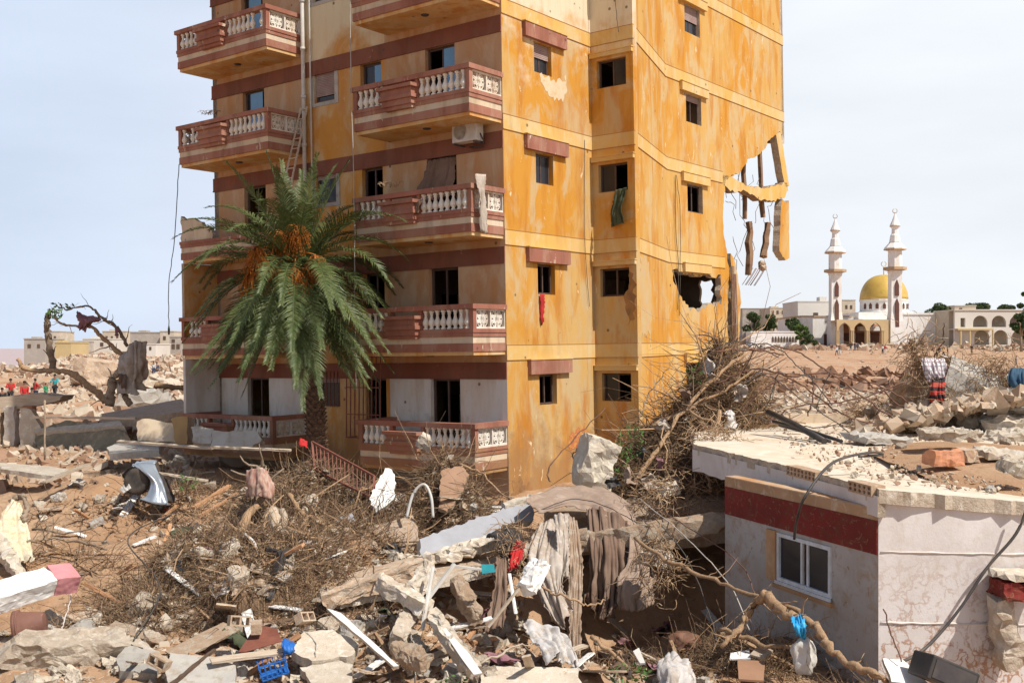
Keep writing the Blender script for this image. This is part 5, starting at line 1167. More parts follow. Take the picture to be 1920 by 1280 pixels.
# cushion, cardboard, tiles and black box
o = lumpbag('cushion', P(1283, 1203, 17.2), (.27, .22, .17), 'round brown leather cushion in the straw', mat('brown_leather', (.20, .10, .06), (.14, .07, .045), 4, rough=.6, bump=.4), 8); o['category'] = 'cushion'
slab('cardboard', px([(1383, 1235, 15.8), (1434, 1238, 15.8), (1432, 1275, 15.2), (1385, 1272, 15.2)], 15.5), .03, 'square brown cardboard piece at the bottom right', 'cardboard', [mat('cardboard_brown', (.32, .18, .11), (.27, .15, .09), 2, bump=.1)]*2, .006, .3, 2)
slab('cardboard', px([(1406, 1225, 15.9), (1425, 1205, 16.2), (1450, 1218, 16.0), (1432, 1234, 15.8)], 16), .03, 'smaller mud brown board leaning behind the cardboard', 'board', [CONCM, CONCM], .01, .3, 2)
slab('ceramic_tile', px([(1370, 1222, 16.1), (1405, 1218, 16.2), (1408, 1232, 15.9), (1368, 1236, 15.9)], 16), .02, 'white ceramic tile lying behind the cardboard', 'tile', [WPAINT, WPAINT], .005, .3, 2)
slab('broken_tile', px([(1657, 1230, 14.6), (1690, 1238, 14.7), (1745, 1280, 14.3), (1670, 1280, 14.2)], 14.5), .05, 'broken white panel leaning at the foot of the sunlit wall', 'panel', [WPAINT, CONCW], .015, .15, 2)
BX = thing('black_box', 'dark dusty box like an old television at the foot of the sunlit wall', 'box', P(1770, 1262, 14.2))
m = MB(); m.box(-.36, .34, -.24, .24, -.16, .16); o = m.build('case', BLACKP, BX); bv = o.modifiers.new('bevel', 'BEVEL'); bv.width = .02; bv.segments = 2
m = MB(); m.box(-.31, .29, -.252, -.241, -.12, .12); m.build('front_panel', DARKM, BX); BX.rotation_euler = eul(-8, 24, 8)
slab('metal_profile', px([(1187, 1218, 16.6), (1198, 1215, 16.7), (1210, 1240, 16.3), (1200, 1244, 16.3)], 16.5), .03, 'short shiny aluminium profile lying in the straw', 'profile', [WPLAST, WPLAST], .002, .3, 2)
slab('lid', px([(455, 905-905+1160, 17.4), (470, 1158, 17.4)], 17) if False else px([(152, 1166, 17.8), (160, 1162, 17.8), (172, 1166, 17.8), (173, 1176, 17.7), (162, 1180, 17.7), (152, 1175, 17.7)], 17.8), .03, 'round grey lid near the flower pot', 'lid', [CONCG, CONCG], .002, .3, 2)
# big branches right foreground
branch('branch', px([(1190, 1010, 19), (1260, 1055, 18), (1340, 1085, 17.4), (1420, 1120, 16.6), (1500, 1145, 16.0)], 18), .035, .03, 'long bare branch reaching from the blankets to the blue bag', 'branch', WOOD, 12, 61)
branch('branch', px([(1437, 1115, 16.2), (1475, 1150, 15.8), (1520, 1165, 15.5), (1545, 1195, 15.2), (1575, 1235, 14.9), (1640, 1262, 14.5), (1680, 1290, 14.3)], 15.5), .07, .045, 'thick peeled branch arching down to the bottom right', 'branch', WOOD, 7, 62, tl=.5)
branch('branch', px([(1437, 1113, 16.2), (1410, 1140, 16.4), (1390, 1175, 16.2), (1352, 1212, 16.0)], 16), .06, .04, 'left limb of the peeled branch fork', 'branch', WOOD, 6, 63, tl=.5)
branch('branch', px([(1350, 1180, 16.4), (1390, 1190, 16.2), (1440, 1210, 15.9), (1500, 1215, 15.7)], 16), .035, .03, 'horizontal peeled branch under the fork', 'branch', WOOD, 8, 64, tl=.5)
branch('branch', px([(1110, 1195, 17), (1150, 1225, 16.5), (1175, 1250, 16.2)], 16.5), .035, .02, 'short reddish stick left of the white sack', 'branch', WOOD, 2, 65, tl=.3)
branch('branch', px([(900, 1245, 16), (960, 1215, 16.4), (1010, 1205, 16.6)], 16.4), .018, .012, 'thin peeled stick under the white sheet', 'branch', PLANK, 2, 66, tl=.3)
branch('branch', px([(1015, 1100, 18), (1060, 1118, 17.6), (1105, 1135, 17.6), (1135, 1125, 17.8)], 18), .02, .012, 'thin brown branch hanging across the sheets', 'branch', WOOD, 10, 67, tl=.4)
# ------------------------------------------------------------------ heaps, straw, twigs, rubble
HEAPS = [(1345, 664, 27.5, 1.75), (1295, 725, 26.9, 1.6), (1225, 795, 26.2, 1.5), (1165, 862, 25.4, 1.2), (1405, 705, 27.8, 1.35), (1250, 850, 25.2, 1.4), (1320, 800, 26.0, 1.2),
         (590, 862, 26.5, 1.2), (830, 862, 26.0, .95), (560, 915, 25.0, 1.2), (745, 935, 25.0, 1.0), (480, 925, 24.3, .8), (645, 965, 24.0, 1.2), (700, 900, 26.0, .9),
         (540, 1040, 21.5, 1.0), (400, 1090, 20.6, 1.0), (470, 1120, 19.6, .8), (560, 1100, 20.2, .7), (880, 915, 24.8, .8), (290, 1150, 18.8, .8)]
HW = []
for a, b, c, r_ in HEAPS:
    p = P(a, b, c); HW.append((p.x, p.y, p.z, r_))
def hz(X, Y):
    """top of mud and heaps"""
    g0_ = gz(X, Y); z = g0_-.06
    nz_ = 1+.3*fbm(X*1.7, Y*1.7, 3, 31)
    for x, y, t, r_ in HW:
        b0 = gzs(x, y); d = np.sqrt((X-x)**2+(Y-y)**2)/r_
        z = np.maximum(z, np.where(d < 1.1, b0-.12+max(t-b0, .3)*(1-d**1.15)*nz_, -99))
    return z+(.34*fbm(X*2.3, Y*2.3, 5, 41))*(z > g0_)
STRAW = mat('matted_straw_and_mud', (.25, .155, .09), (.17, .10, .058), 3.2, c3=(.34, .23, .14), fleck=(.45, .34, .22), fleck_amt=.6, fscale=22, bump=1., bscale=26, bdist=.06)
def heap(name, x0, x1, y0, y1, label, st=.07):
    xs = np.arange(x0, x1, st); ys = np.arange(y0, y1, st); X, Y = np.meshgrid(xs, ys); Z = hz(X, Y); n = len(xs)
    keep = Z > gz(X, Y)+.01
    vs = np.stack([X, Y, np.where(keep, Z, gz(X, Y)-.08)], -1).reshape(-1, 3).tolist()
    kf = keep.reshape(-1)
    fs = []
    for j in range(len(ys)-1):
        for i in range(n-1):
            q = (j*n+i, j*n+i+1, (j+1)*n+i+1, (j+1)*n+i)
            if kf[q[0]] or kf[q[1]] or kf[q[2]] or kf[q[3]]: fs.append(q)
    used = sorted(set(i for f in fs for i in f)); ix = {u: k for k, u in enumerate(used)}
    mb_ = MB(); mb_.add([vs[u] for u in used], [tuple(ix[i] for i in f) for f in fs], 0, True)
    o_ = mb_.build(name, STRAW, None, kind='stuff'); o_['label'] = label; return o_
heap('debris_heap', 1.4, 7.6, 23.5, 29.5, 'tall heap of flood debris between the tower and the white house')
heap('debris_heap', -9.2, .2, 17.4, 28.2, 'matted straw and mud heaps in front of the balconies')

def strands(name, specs, m, label, seed=0):
    """thin curved strands, three-sided; specs: (centre x, y, rx, ry, count, height above, length, radius, upward)"""
    r = np.random.default_rng(seed); Vs = []; nseg = 4
    for (cx, cy, rx, ry, n, hh, ln, rad, up) in specs:
        a = r.uniform(0, 2*np.pi, n); q = np.sqrt(r.uniform(0, 1, n))**.85
        x = cx+rx*q*np.cos(a); y = cy+ry*q*np.sin(a)
        z = hz(x, y)+hh*r.uniform(0, 1, n)**1.8*(1-.6*q)
        p = np.stack([x, y, z], -1)
        d = r.normal(0, 1, (n, 3)); d[:, 2] = d[:, 2]*.45+up; d /= np.linalg.norm(d, axis=1)[:, None]
        L_ = ln*np.exp(np.clip(r.normal(0, .5, n), -1.2, .75)); rd = rad*np.exp(r.normal(0, .4, n))
        pts = [p]
        for k in range(nseg):
            d = d+r.normal(0, .28, (n, 3)); d[:, 2] -= .06; d /= np.linalg.norm(d, axis=1)[:, None]
            pts.append(pts[-1]+d*(L_/nseg)[:, None])
        pts = np.stack(pts, 1)      # n, 5, 3
        # keep them from sinking
        zg = hz(pts[:, :, 0], pts[:, :, 1]); pts[:, :, 2] = np.maximum(pts[:, :, 2], zg-.01)
        ax = np.cross(d, r.normal(0, 1, (n, 3))); ax /= np.linalg.norm(ax, axis=1)[:, None]+1e-9; ay = np.cross(d, ax)
        rings = []
        for k in range(nseg+1):
            w = rd*(1-.16*k)
            for t in (0, 2.094, 4.189): rings.append(pts[:, k]+(ax*np.cos(t)+ay*np.sin(t))*w[:, None])
        Vs.append(np.stack(rings, 1).reshape(-1, 3))
    v = np.concatenate(Vs); N = len(v)//((nseg+1)*3)
    base = []
    for k in range(nseg):
        for t in range(3): base.append((k*3+t, k*3+(t+1) % 3, (k+1)*3+(t+1) % 3, (k+1)*3+t))
    f = (np.array(base)[None]+(np.arange(N)*(nseg+1)*3)[:, None, None]).reshape(-1, 4)
    me = np_mesh(name, v, f); o_ = link(name, me, None, m); o_['kind'] = 'stuff'; o_['label'] = label
    return o_
def np_mesh(name, v, f, mi=None, smooth=False):
    k = f.shape[1]; me = bpy.data.meshes.new(name); me.vertices.add(len(v)); me.vertices.foreach_set('co', v.reshape(-1).astype(np.float32))
    me.loops.add(len(f)*k); me.loops.foreach_set('vertex_index', f.reshape(-1).astype(np.int32))
    me.polygons.add(len(f)); me.polygons.foreach_set('loop_start', np.arange(len(f))*k); me.polygons.foreach_set('loop_total', np.full(len(f), k))
    if mi is not None: me.polygons.foreach_set('material_index', mi.astype(np.int32))
    me.polygons.foreach_set('use_smooth', np.full(len(f), smooth))
    me.update(); me.validate(); return me
def ws(px_, py_, Y_, rx, ry, n, hh, ln, rad, up=.1):
    x = (px_-960)/F*Y_; return (x, Y_, rx, ry, n, hh, ln, rad, up)
MIX1 = mat('straw_strands', (.38, .255, .145), (.24, .145, .08), 9, c3=(.56, .43, .28), bump=0, rough=.9)
MIX2 = mat('dark_root_strands', (.15, .09, .052), (.085, .052, .034), 9, c3=(.34, .23, .14), bump=0, rough=.9)
A_ = [ws(640, 0, 23.9, 3.4, 2.2, 3200, .12, .36, .0055), ws(430, 0, 21.3, 2.8, 2.0, 2600, .12, .34, .005), ws(560, 0, 18.9, 2.4, 1.1, 1500, .1, .3, .0045), ws(880, 0, 23.6, 1.6, 1.4, 1300, .15, .34, .005), ws(1330, 0, 26.4, 1.9, 1.8, 2200, .25, .4, .007, .1), ws(1180, 0, 18.6, 1.5, 1.2, 1100, .15, .3, .0045), ws(1345, 0, 27.3, 1.2, 1.2, 900, .5, .55, .007, .25), ws(1285, 0, 26.7, 1.3, 1.2, 1100, .35, .5, .007, .15), ws(1215, 0, 25.9, 1.3, 1.2, 1200, .3, .5, .006, .0), ws(1160, 0, 25.2, 1.0, 1.0, 1200, .25, .45, .006),
      ws(1240, 0, 24.6, 1.2, .8, 1500, .3, .45, .006), ws(1400, 0, 27.3, 1.3, 1.0, 1100, .35, .6, .008),
      ws(590, 0, 26.2, 1.3, .9, 1800, .3, .4, .006), ws(830, 0, 25.7, 1.0, .8, 2200, .35, .4, .006), ws(560, 0, 24.8, 1.4, 1., 1600, .25, .4, .006), ws(745, 0, 24.6, 1.3, .9, 1600, .25, .4, .006),
      ws(480, 0, 24.0, 1.2, 1., 1200, .25, .4, .006), ws(650, 0, 23.6, 1.4, 1., 1600, .25, .4, .006), ws(540, 0, 21.4, 1.4, 1.2, 1200, .3, .35, .005), ws(400, 0, 20.6, 1.4, 1.1, 1300, .3, .35, .005),
      ws(320, 0, 19.8, 1.2, 1., 900, .22, .35, .005), ws(470, 0, 19.4, 1.3, 1., 1100, .22, .33, .005), ws(300, 0, 18.6, 1.4, .7, 1500, .2, .3, .005), ws(620, 0, 19.4, .9, .9, 1100, .25, .3, .005),
      ws(150, 0, 18.3, 1.4, .7, 700, .15, .3, .004), ws(1290, 0, 17.4, 1.1, .7, 1900, .35, .3, .004), ws(1400, 0, 16.6, .9, .6, 1600, .35, .28, .004), ws(1560, 0, 15.3, 1.0, .4, 1500, .3, .26, .004), ws(1250, 0, 19, 1., .8, 700, .4, .3, .004),
      ws(700, 0, 17.6, 1.6, 1.2, 600, .08, .25, .004), ws(420, 0, 28.3, 2.2, 1.0, 1500, .2, .4, .006), ws(200, 0, 26.8, 2.4, 1.2, 600, .1, .4, .006), ws(100, 0, 22.5, 1.4, .8, 500, .15, .45, .006), ws(960, 0, 24.5, 1.2, .8, 600, .2, .4, .005)]
B_ = [(x, y, rx, ry, int(n*.55), hh*1.2, ln*1.5, rd*1.5, up+.05) for (x, y, rx, ry, n, hh, ln, rd, up) in A_]
strands('dry_straw', A_, MIX1, 'pale dry straw and reeds tangled over the debris', 3)
strands('tangled_roots', B_, MIX2, 'dark roots and twigs tangled through the debris', 4)
# a few long thin sticks and green scraps in the tall heap
C_ = [ws(1360, 0, 26.8, 1.4, 1.2, 60, .5, 1.3, .026, .35), ws(1230, 0, 25.6, 1.4, 1.2, 60, .4, 1.1, .024, .2), ws(600, 0, 25.4, 1.8, 1.2, 60, .3, .9, .02, .2), ws(460, 0, 20.4, 2.0, 1.6, 70, .3, .8, .018, .15), ws(660, 0, 23.2, 2.0, 1.4, 60, .25, .9, .02, .15), ws(840, 0, 25.4, 1., .8, 30, .3, .8, .02, .25), ws(1330, 0, 27.0, 1.2, 1.0, 90, .6, 1.6, .014, .5), ws(1240, 0, 25.8, 1.3, 1.0, 70, .4, 1.2, .012, .3), ws(820, 0, 25.4, 1.0, .8, 50, .4, .9, .012, .4), ws(480, 0, 23.5, 1.8, 1.5, 60, .3, 1.0, .012, .3),
      ws(430, 0, 20.2, 1.8, 1.4, 90, .35, .9, .011, .2), ws(1350, 0, 16.8, 1.2, .8, 60, .3, .8, .009, .2), ws(250, 0, 22.5, 2.0, 1.6, 50, .1, .9, .011, .1), ws(1420, 0, 27.0, 1.2, .8, 70, .4, 1.6, .010, .3)]
strands('long_sticks', C_, WOOD, 'long bare sticks poking out of the heaps', 5)

def litter(name, specs, mats_, label, seed):
    r = np.random.default_rng(seed); Vs = []
    for (cx, cy, rx, ry, n, hh, s0) in specs:
        a = r.uniform(0, 2*np.pi, n); q = np.sqrt(r.uniform(0, 1, n)); x = cx+rx*q*np.cos(a); y = cy+ry*q*np.sin(a)
        c = np.stack([x, y, hz(x, y)+.01+hh*r.uniform(0, 1, n)**2], -1)
        u = r.normal(0, 1, (n, 3)); u[:, 2] *= .5; u /= np.linalg.norm(u, axis=1)[:, None]; w = np.cross(u, r.normal(0, 1, (n, 3))); w /= np.linalg.norm(w, axis=1)[:, None]; nn = np.cross(u, w)
        s = (s0*np.exp(r.normal(0, .6, n)))[:, None]; asp = r.uniform(.12, .6, n)[:, None]
        Vs.append(np.stack([c-u*s, c+w*s*asp+nn*s*.15, c+u*s*r.uniform(.6, 1, n)[:, None], c-w*s*asp*r.uniform(.5, 1, n)[:, None]-nn*s*.1], 1).reshape(-1, 3))
    v = np.concatenate(Vs); f = np.arange(len(v)).reshape(-1, 4); o_ = link(name, np_mesh(name, v, f, r.integers(0, len(mats_), len(f))), None, mats_); o_['kind'] = 'stuff'; o_['label'] = label; return o_
LIT = [mat('litter_dark', (.09, .055, .035), bump=0), mat('litter_brown', (.20, .12, .07), bump=0), mat('litter_tan', (.36, .25, .15), bump=0), mat('litter_mud', (.26, .165, .10), bump=0), mat('litter_pale', (.50, .44, .36), bump=0), mat('litter_brown2', (.15, .09, .055), bump=0)]
def ls(px_, Y_, rx, ry, n, hh, s): return ((px_-960)/F*Y_, Y_, rx, ry, n, hh, s)
litter('debris_litter', [ls(1345, 27.3, 1.5, 1.4, 3200, .3, .05), ls(1285, 26.7, 1.5, 1.3, 3200, .25, .05), ls(1215, 25.9, 1.5, 1.3, 3200, .25, .045), ls(1160, 25.2, 1.2, 1., 2000, .2, .045), ls(1240, 24.6, 1.3, .9, 2000, .2, .045), ls(1400, 27.3, 1.4, 1.1, 1600, .2, .05),
   ls(590, 26.2, 1.6, 1.2, 2600, .25, .045), ls(830, 25.7, 1.2, 1., 2200, .25, .045), ls(700, 24.6, 2.0, 1.3, 3000, .2, .045), ls(480, 24, 1.6, 1.3, 2600, .2, .045), ls(640, 22.8, 2.0, 1.4, 3000, .18, .04), ls(520, 21, 1.7, 1.5, 3400, .2, .04), ls(400, 20.4, 1.7, 1.3, 3000, .2, .04), ls(470, 19.0, 1.8, 1.1, 2600, .15, .035),
   ls(680, 18.2, 1.8, 1.3, 2400, .1, .035), ls(900, 17.2, 1.8, 1.1, 2200, .08, .035), ls(300, 17.6, 2.2, 1.2, 2600, .08, .035), ls(560, 16.4, 2.4, .8, 2200, .06, .03), ls(1300, 17.2, 1.5, 1., 2400, .15, .03), ls(1500, 15.8, 1.2, .6, 1600, .12, .028), ls(1200, 19, 1.2, 1.2, 2000, .2, .035), ls(120, 22, 2, 2, 1400, .06, .04), ls(350, 27.6, 3, 1.4, 2600, .15, .045), ls(1000, 20, 1.2, 1.2, 1500, .15, .035)],
   LIT, 'mud caked litter of bark, reed and scraps covering the debris', 61)
# ---- leaves in the tall heap
def leafcloud(cx, cy, cz, rx, ry, rz, n, size, rng_, shell=.5):
    a = rng_.normal(0, 1, (n, 3)); a /= np.linalg.norm(a, axis=1)[:, None]; q = rng_.uniform(shell, 1, n)**.6
    c = a*q[:, None]*np.array([rx, ry, rz])+np.array([cx, cy, cz])
    u = rng_.normal(0, 1, (n, 3)); u /= np.linalg.norm(u, axis=1)[:, None]; w = np.cross(u, rng_.normal(0, 1, (n, 3))); w /= np.linalg.norm(w, axis=1)[:, None]
    s = size*rng_.uniform(.5, 1.4, n)[:, None]
    v = np.stack([c-u*s, c+w*s*.4, c+u*s, c-w*s*.4], 1).reshape(-1, 3); return v
def leaves_obj(name, clouds, m, label, parent=None, seed=0, kind=None):
    r = np.random.default_rng(seed); v = np.concatenate([leafcloud(*c, r) for c in clouds]); f = np.arange(len(v)).reshape(-1, 4)
    o_ = link(name, np_mesh(name, v, f), parent, m)
    if label: o_['label'] = label
    if kind: o_['kind'] = kind
    return o_
LEAF = mat('green_leaves', (.06, .12, .03), (.10, .17, .045), 5, bump=0, rough=.6)
def pz(px_, py_, Y_): p = P(px_, py_, Y_); return (p.x, p.y, p.z)
leaves_obj('green_scraps', [(*pz(1182, 830, 24.8), .35, .3, .5, 160, .05), (*pz(1310, 700, 26.6), .3, .3, .3, 90, .06), (*pz(1160, 860, 24.6), .3, .2, .4, 100, .05), (*pz(870, 1280, 15.9), .4, .2, .15, 90, .05), (*pz(350, 905, 26.2), .3, .2, .2, 60, .05), (*pz(1180, 1262, 16.0), .35, .2, .15, 90, .05)], LEAF, 'green leaves caught in the debris', None, 3, 'stuff')
# ---- rubble pieces one by one
PR = []
for i in range(18):
    m_ = [CONC, CONCW, CONCM, CONCG, CONCW, STONE][i % 6]; r_ = random.Random(i+100)
    kind_ = i % 3
    sz = [(1, r_.uniform(.6, .9), r_.uniform(.5, .8)), (1, r_.uniform(.5, .9), r_.uniform(.16, .28)), (1, r_.uniform(.25, .45), r_.uniform(.25, .4))][kind_]
    PR.append((rock_mesh(['rubble_chunk', 'rubble_plate', 'rubble_bar'][kind_], *sz, 200+i, 6, 4, .06, [m_]), kind_, ['rubble_chunk', 'rubble_plate', 'rubble_bar'][kind_]))
zones = [ # px range, py range, count, size range, phrase
 ((0, 420), (1165, 1290), 46, (.15, .55), 'in the foreground rubble at the lower left', 'rubble at the lower left'),
 ((420, 1000), (1170, 1290), 66, (.14, .5), 'in the foreground rubble below the fallen slab', 'rubble along the bottom'),
 ((1000, 1640), (1190, 1288), 30, (.1, .34), 'among the straw at the bottom right', 'rubble at the bottom right'),
 ((150, 620), (1130, 1200), 44, (.12, .42), 'at the foot of the straw tangle', 'rubble by the straw tangle'),
 ((60, 330), (860, 1000), 26, (.12, .4), 'on the sand around the car wreck', 'rubble around the car wreck'),
 ((330, 960), (900, 1090), 78, (.14, .6), 'caught in the straw before the tower', 'rubble before the tower'),
 ((0, 560), (820, 880), 36, (.15, .6), 'beside the lowest left balcony and the ruined walls', 'rubble by the ruined walls'),
]
kn = [['pale lump', 'flat plate', 'broken bar'], ]
LM = [(30, 1160, 'flower pot'), (70, 1100, 'pink ended beam'), (120, 1220, 'massive long beam'), (400, 1260, 'grey stained slab'), (480, 1195, 'rusty sheet'), (515, 1235, 'blue crate'), (605, 1210, 'broad pinkish slab'), (690, 1190, 'thin white board'), (850, 1200, 'long white edged beam'),
 (750, 1110, 'stubby pale beam'), (1000, 1270, 'wide beige slab'), (1035, 1205, 'white crumpled sheet'), (1262, 1262, 'white sack'), (1283, 1203, 'leather cushion'), (1408, 1255, 'cardboard piece'), (1508, 1230, 'knotted white bag'), (255, 905, 'car wreck'), (30, 1000, 'yellowish fleece'), (95, 885, 'sand flat edge'),
 (485, 910, 'striped root stump'), (520, 1000, 'split logs'), (500, 1080, 'black chair frame'), (650, 1005, 'grey painted shard'), (718, 915, 'white wall shard'), (850, 910, 'brown board'), (740, 1010, 'straw mat panel'), (880, 990, 'grey wall slab'), (700, 1080, 'fallen floor slab'), (640, 870, 'rusty gate'), (790, 940, 'arched white hose'),
 (300, 830, 'pale plank'), (430, 830, 'broken parapet'), (50, 850, 'stone hut'), (150, 825, 'weathered low wall'), (290, 810, 'grey broken wall'), (590, 830, 'palm trunk'), (340, 890, 'ribbed plank'), (420, 935, 'new looking plank'), (300, 1130, 'forked branch'), (460, 1150, 'hanging white hose'), (200, 1190, 'low flat beam'), (560, 1125, 'end of the fallen slab'), (1600, 830, 'lone flat roof slab'), (1520, 825, 'black pipes'), (1720, 812, 'yellowish roof block'), (1785, 860, 'propped roof slab'), (1880, 880, 'right end roof slab'), (1640, 870, 'roof edge cable')]
USED = {}
def where(x, y, far=0):
    b = sorted(LM, key=lambda l: (l[0]-x)**2+((l[1]-y)*1.5)**2)[0]; dx, dy = x-b[0], y-b[1]
    if abs(dx) < 14 and abs(dy) < 12: d = 'right beside'
    elif abs(dx) > abs(dy)*1.5: d = 'left of' if dx < 0 else 'right of'
    elif abs(dy) > abs(dx)*1.5: d = 'behind' if dy < 0 else 'in front of'
    else: d = ('behind and ' if dy < 0 else 'in front and ')+('left of' if dx < 0 else 'right of')
    return d+' the '+b[2]
def rlabel(x, y, s, i):
    size = 'tiny' if s < .13 else 'small' if s < .2 else 'middling' if s < .3 else 'large'
    colr = ['grey brown', 'pale', 'muddy', 'grey', 'whitish', 'limestone'][i % 6]; sh = ['lump', 'flat plate', 'bar'][PR[i][1]]
    lb = f'{size} {colr} broken {sh} '+where(x, y)
    k = USED.get(lb, 0); USED[lb] = k+1
    if k: lb = f"{['second', 'third', 'fourth', 'fifth', 'sixth', 'seventh', 'eighth'][min(k-1, 6)]} {lb}"
    return lb
def place_rubble(p, s, i, lb, group):
    me_, k_, nm = PR[i]; o_ = bpy.data.objects.new(nm, me_); COL.objects.link(o_)
    o_.scale = (s, s*U(.8, 1.2), s*U(.8, 1.2)); o_.rotation_euler = (U(-.5, .5), U(-.5, .5), U(0, 6.28)); o_.location = p
    tagp(o_, lb, 'rubble', group)
for (xa, xb), (ya, yb), n, (s0, s1), ph, grp in zones:
    for _ in range(n):
        x, y = U(xa, xb), U(ya, yb); p = G(x, y); i = R.randrange(18); s = s0+(s1-s0)*R.random()**2
        zz = float(hz(np.array([p.x]), np.array([p.y]))[0]); zz = max(zz, p.z)
        lb = ['broken concrete lump ', 'flat broken concrete plate ', 'broken concrete bar '][PR[i][1]]+ph
        lb = rlabel(x, y, s, i)
        place_rubble(V(p.x, p.y, zz+s*.12), s, i, lb, ['lumps of ', 'plates of ', 'bars of '][PR[i][1]]+grp)
for _ in range(26):
    x, y = U(1500, 1915), U(800, 900)
    p = on_roof(x, y); s = U(.07, .25)*(.6 if y > 850 else 1)
    if p.x > 4+(28-p.y)*.1 : place_rubble(V(p.x, p.y, p.z+s*.2+sag(p.x, p.y)), s, (ii := R.randrange(18)), rlabel(x, y, s, ii), 'loose lumps on the white house roof')
# crumpled scraps of cloth and plastic, boards
def crumple(seed):
    bm = bmesh.new(); bmesh.ops.create_grid(bm, x_segments=14, y_segments=14, size=.5); r_ = random.Random(seed); o3 = V(seed*9.1, seed*2.3, 0)
    for v in bm.verts:
        q = v.co.copy(); n1_ = mnoise.noise_vector(q*2.1+o3); n2_ = mnoise.noise_vector(q*5.5+o3); v.co = V(q.x*r_.uniform(.9, 1), q.y*.8, 0)+V(n1_.x*.28, n1_.y*.28, n1_.z*.5)+n2_*.14
    for f in bm.faces: f.smooth = True
    me_ = bpy.data.meshes.new('cloth_scrap'); bm.to_mesh(me_); bm.free(); return me_
SCM = [(CLOTHG, 'muddy pale'), (CLOTHD, 'dark brown'), (CLOTHB, 'grey brown'), (CLOTHW, 'white'), (CLOTHR, 'red'), (BLACKP, 'black'), (CLOTHG, 'muddy pale'), (CLOTHN, 'navy'), (CLOTHP, 'purple'), (CLOTHD, 'dark brown'), (CLOTHGR, 'dark green'), (PLANK, 'cardboard brown')]
SCR = []
for i, (m_, nm_) in enumerate(SCM): q_ = crumple(i+3); q_.materials.append(m_); SCR.append(q_)
BRD = []
for i in range(6):
    q_ = rock_mesh('board', 1., [.12, .09, .05, .16, .3, .07][i], [.03, .05, .05, .02, .03, .02][i], 500+i, 8, 0, .006, [[PLANK, PLANKO, WOOD, WPAINT, CONCM, WOODD][i]]); BRD.append(q_)
BN = ['weathered plank', 'reddish board', 'squared brown timber', 'white painted strip', 'mud coloured panel', 'dark broken lath']
def heapz(p): return max(p.z, float(hz(np.array([p.x]), np.array([p.y]))[0]))
for (xa, xb), (ya, yb), n in (((300, 960), (880, 1150), 56), ((380, 1000), (1150, 1280), 18), ((1100, 1400), (700, 920), 0), ((1150, 1620), (1150, 1280), 14), ((60, 330), (860, 1180), 10)):
    for _ in range(n):
        x, y = U(xa, xb), U(ya, yb); p = G(x, y); i = R.randrange(len(SCR)); s = U(.15, .5)
        if i == 4: s *= .5
        o = bpy.data.objects.new('cloth_scrap', SCR[i]); COL.objects.link(o); o.location = (p.x, p.y, heapz(p)+s*.1); o.rotation_euler = (U(-.6, .6), U(-.6, .6), U(0, 6)); o.scale = (s, s, s*.8)
        lb = f"crumpled {SCM[i][1]} scrap "+where(x, y); k = USED.get(lb, 0); USED[lb] = k+1
        if k: lb = ['second', 'third', 'fourth', 'fifth', 'sixth'][min(k-1, 4)]+' '+lb
        tagp(o, lb, 'scrap', 'crumpled scraps in the debris')
for (xa, xb), (ya, yb), n in (((280, 980), (860, 1160), 62), ((150, 1000), (1160, 1285), 34), ((1000, 1620), (1170, 1285), 22), ((40, 330), (840, 1100), 16)):
    for _ in range(n):
        x, y = U(xa, xb), U(ya, yb); p = G(x, y); i = R.randrange(6); s = U(.35, 1.35)
        o = bpy.data.objects.new('board', BRD[i]); COL.objects.link(o); o.location = (p.x, p.y, heapz(p)+.06+s*.1); o.rotation_euler = (U(-.3, .3), U(-.55, .55), U(0, 6)); o.scale = (s, .6+.4*s, 1)
        lb = ('long ' if s > .9 else 'short ')+BN[i]+' '+where(x, y); k = USED.get(lb, 0); USED[lb] = k+1
        if k: lb = ['second', 'third', 'fourth', 'fifth', 'sixth'][min(k-1, 4)]+' '+lb
        tagp(o, lb, 'board', 'broken boards in the debris')
# rags and lumps caught in the tall heap
for i, (x, y, Y_, k_) in enumerate([(1205, 850, 24.8, 5), (1245, 800, 25.4, 0), (1180, 890, 24.3, 2), (1290, 745, 25.9, 9), (1330, 690, 26.4, 3), (1150, 905, 24.0, 5), (1235, 870, 24.5, 8), (1390, 740, 26.3, 0), (1300, 830, 25, 1), (1370, 790, 25.6, 3), (1262, 900, 24, 2), (1215, 905, 24.0, 0)]):
    o = bpy.data.objects.new('cloth_scrap', SCR[k_]); COL.objects.link(o); s = .3+.05*(i % 5); o.location = P(x, y, Y_); o.rotation_euler = (1.2, U(-.6, .6), U(0, 6)); o.scale = (s, s, s)
    tagp(o, f"{SCM[k_][1]} rag caught "+['low', 'halfway up', 'low', 'high', 'at the top', 'at the left foot', 'in the middle', 'on the right flank', 'in the lower right', 'on the right flank under the rods', 'at the foot', 'beside the boulder'][i]+' in the tall heap', 'rag', 'rags caught in the tall heap')
# hollow concrete blocks
HB = poly_mesh('hollow_block', rect(0, .4, 0, .2), [rect(.03, .18, .03, .17), rect(.22, .37, .03, .17)], .2, None, True)
for i, (x, y, Y_, rt, lb) in enumerate([(425, 1172, 16.8, (80, 10, 30), 'grey hollow block left of the rusty sheet'), (555, 1172, 17.2, (60, 10, 60), 'grey hollow block tilted above the broad pinkish slab'), (470, 1190, 16.9, (90, 0, 100), 'grey hollow block half hidden by the rusty sheet'), (285, 1240, 16.2, (80, 20, -20), 'hollow block between the massive beam and the grey slab')]):
    o = piece('hollow_block', HB.copy(), P(x, y, Y_), eul(*rt), lb, 'block'); o.scale = (.8, .8, .8); o.data.materials.append(CONCM); o.data.materials.append(CONCM)
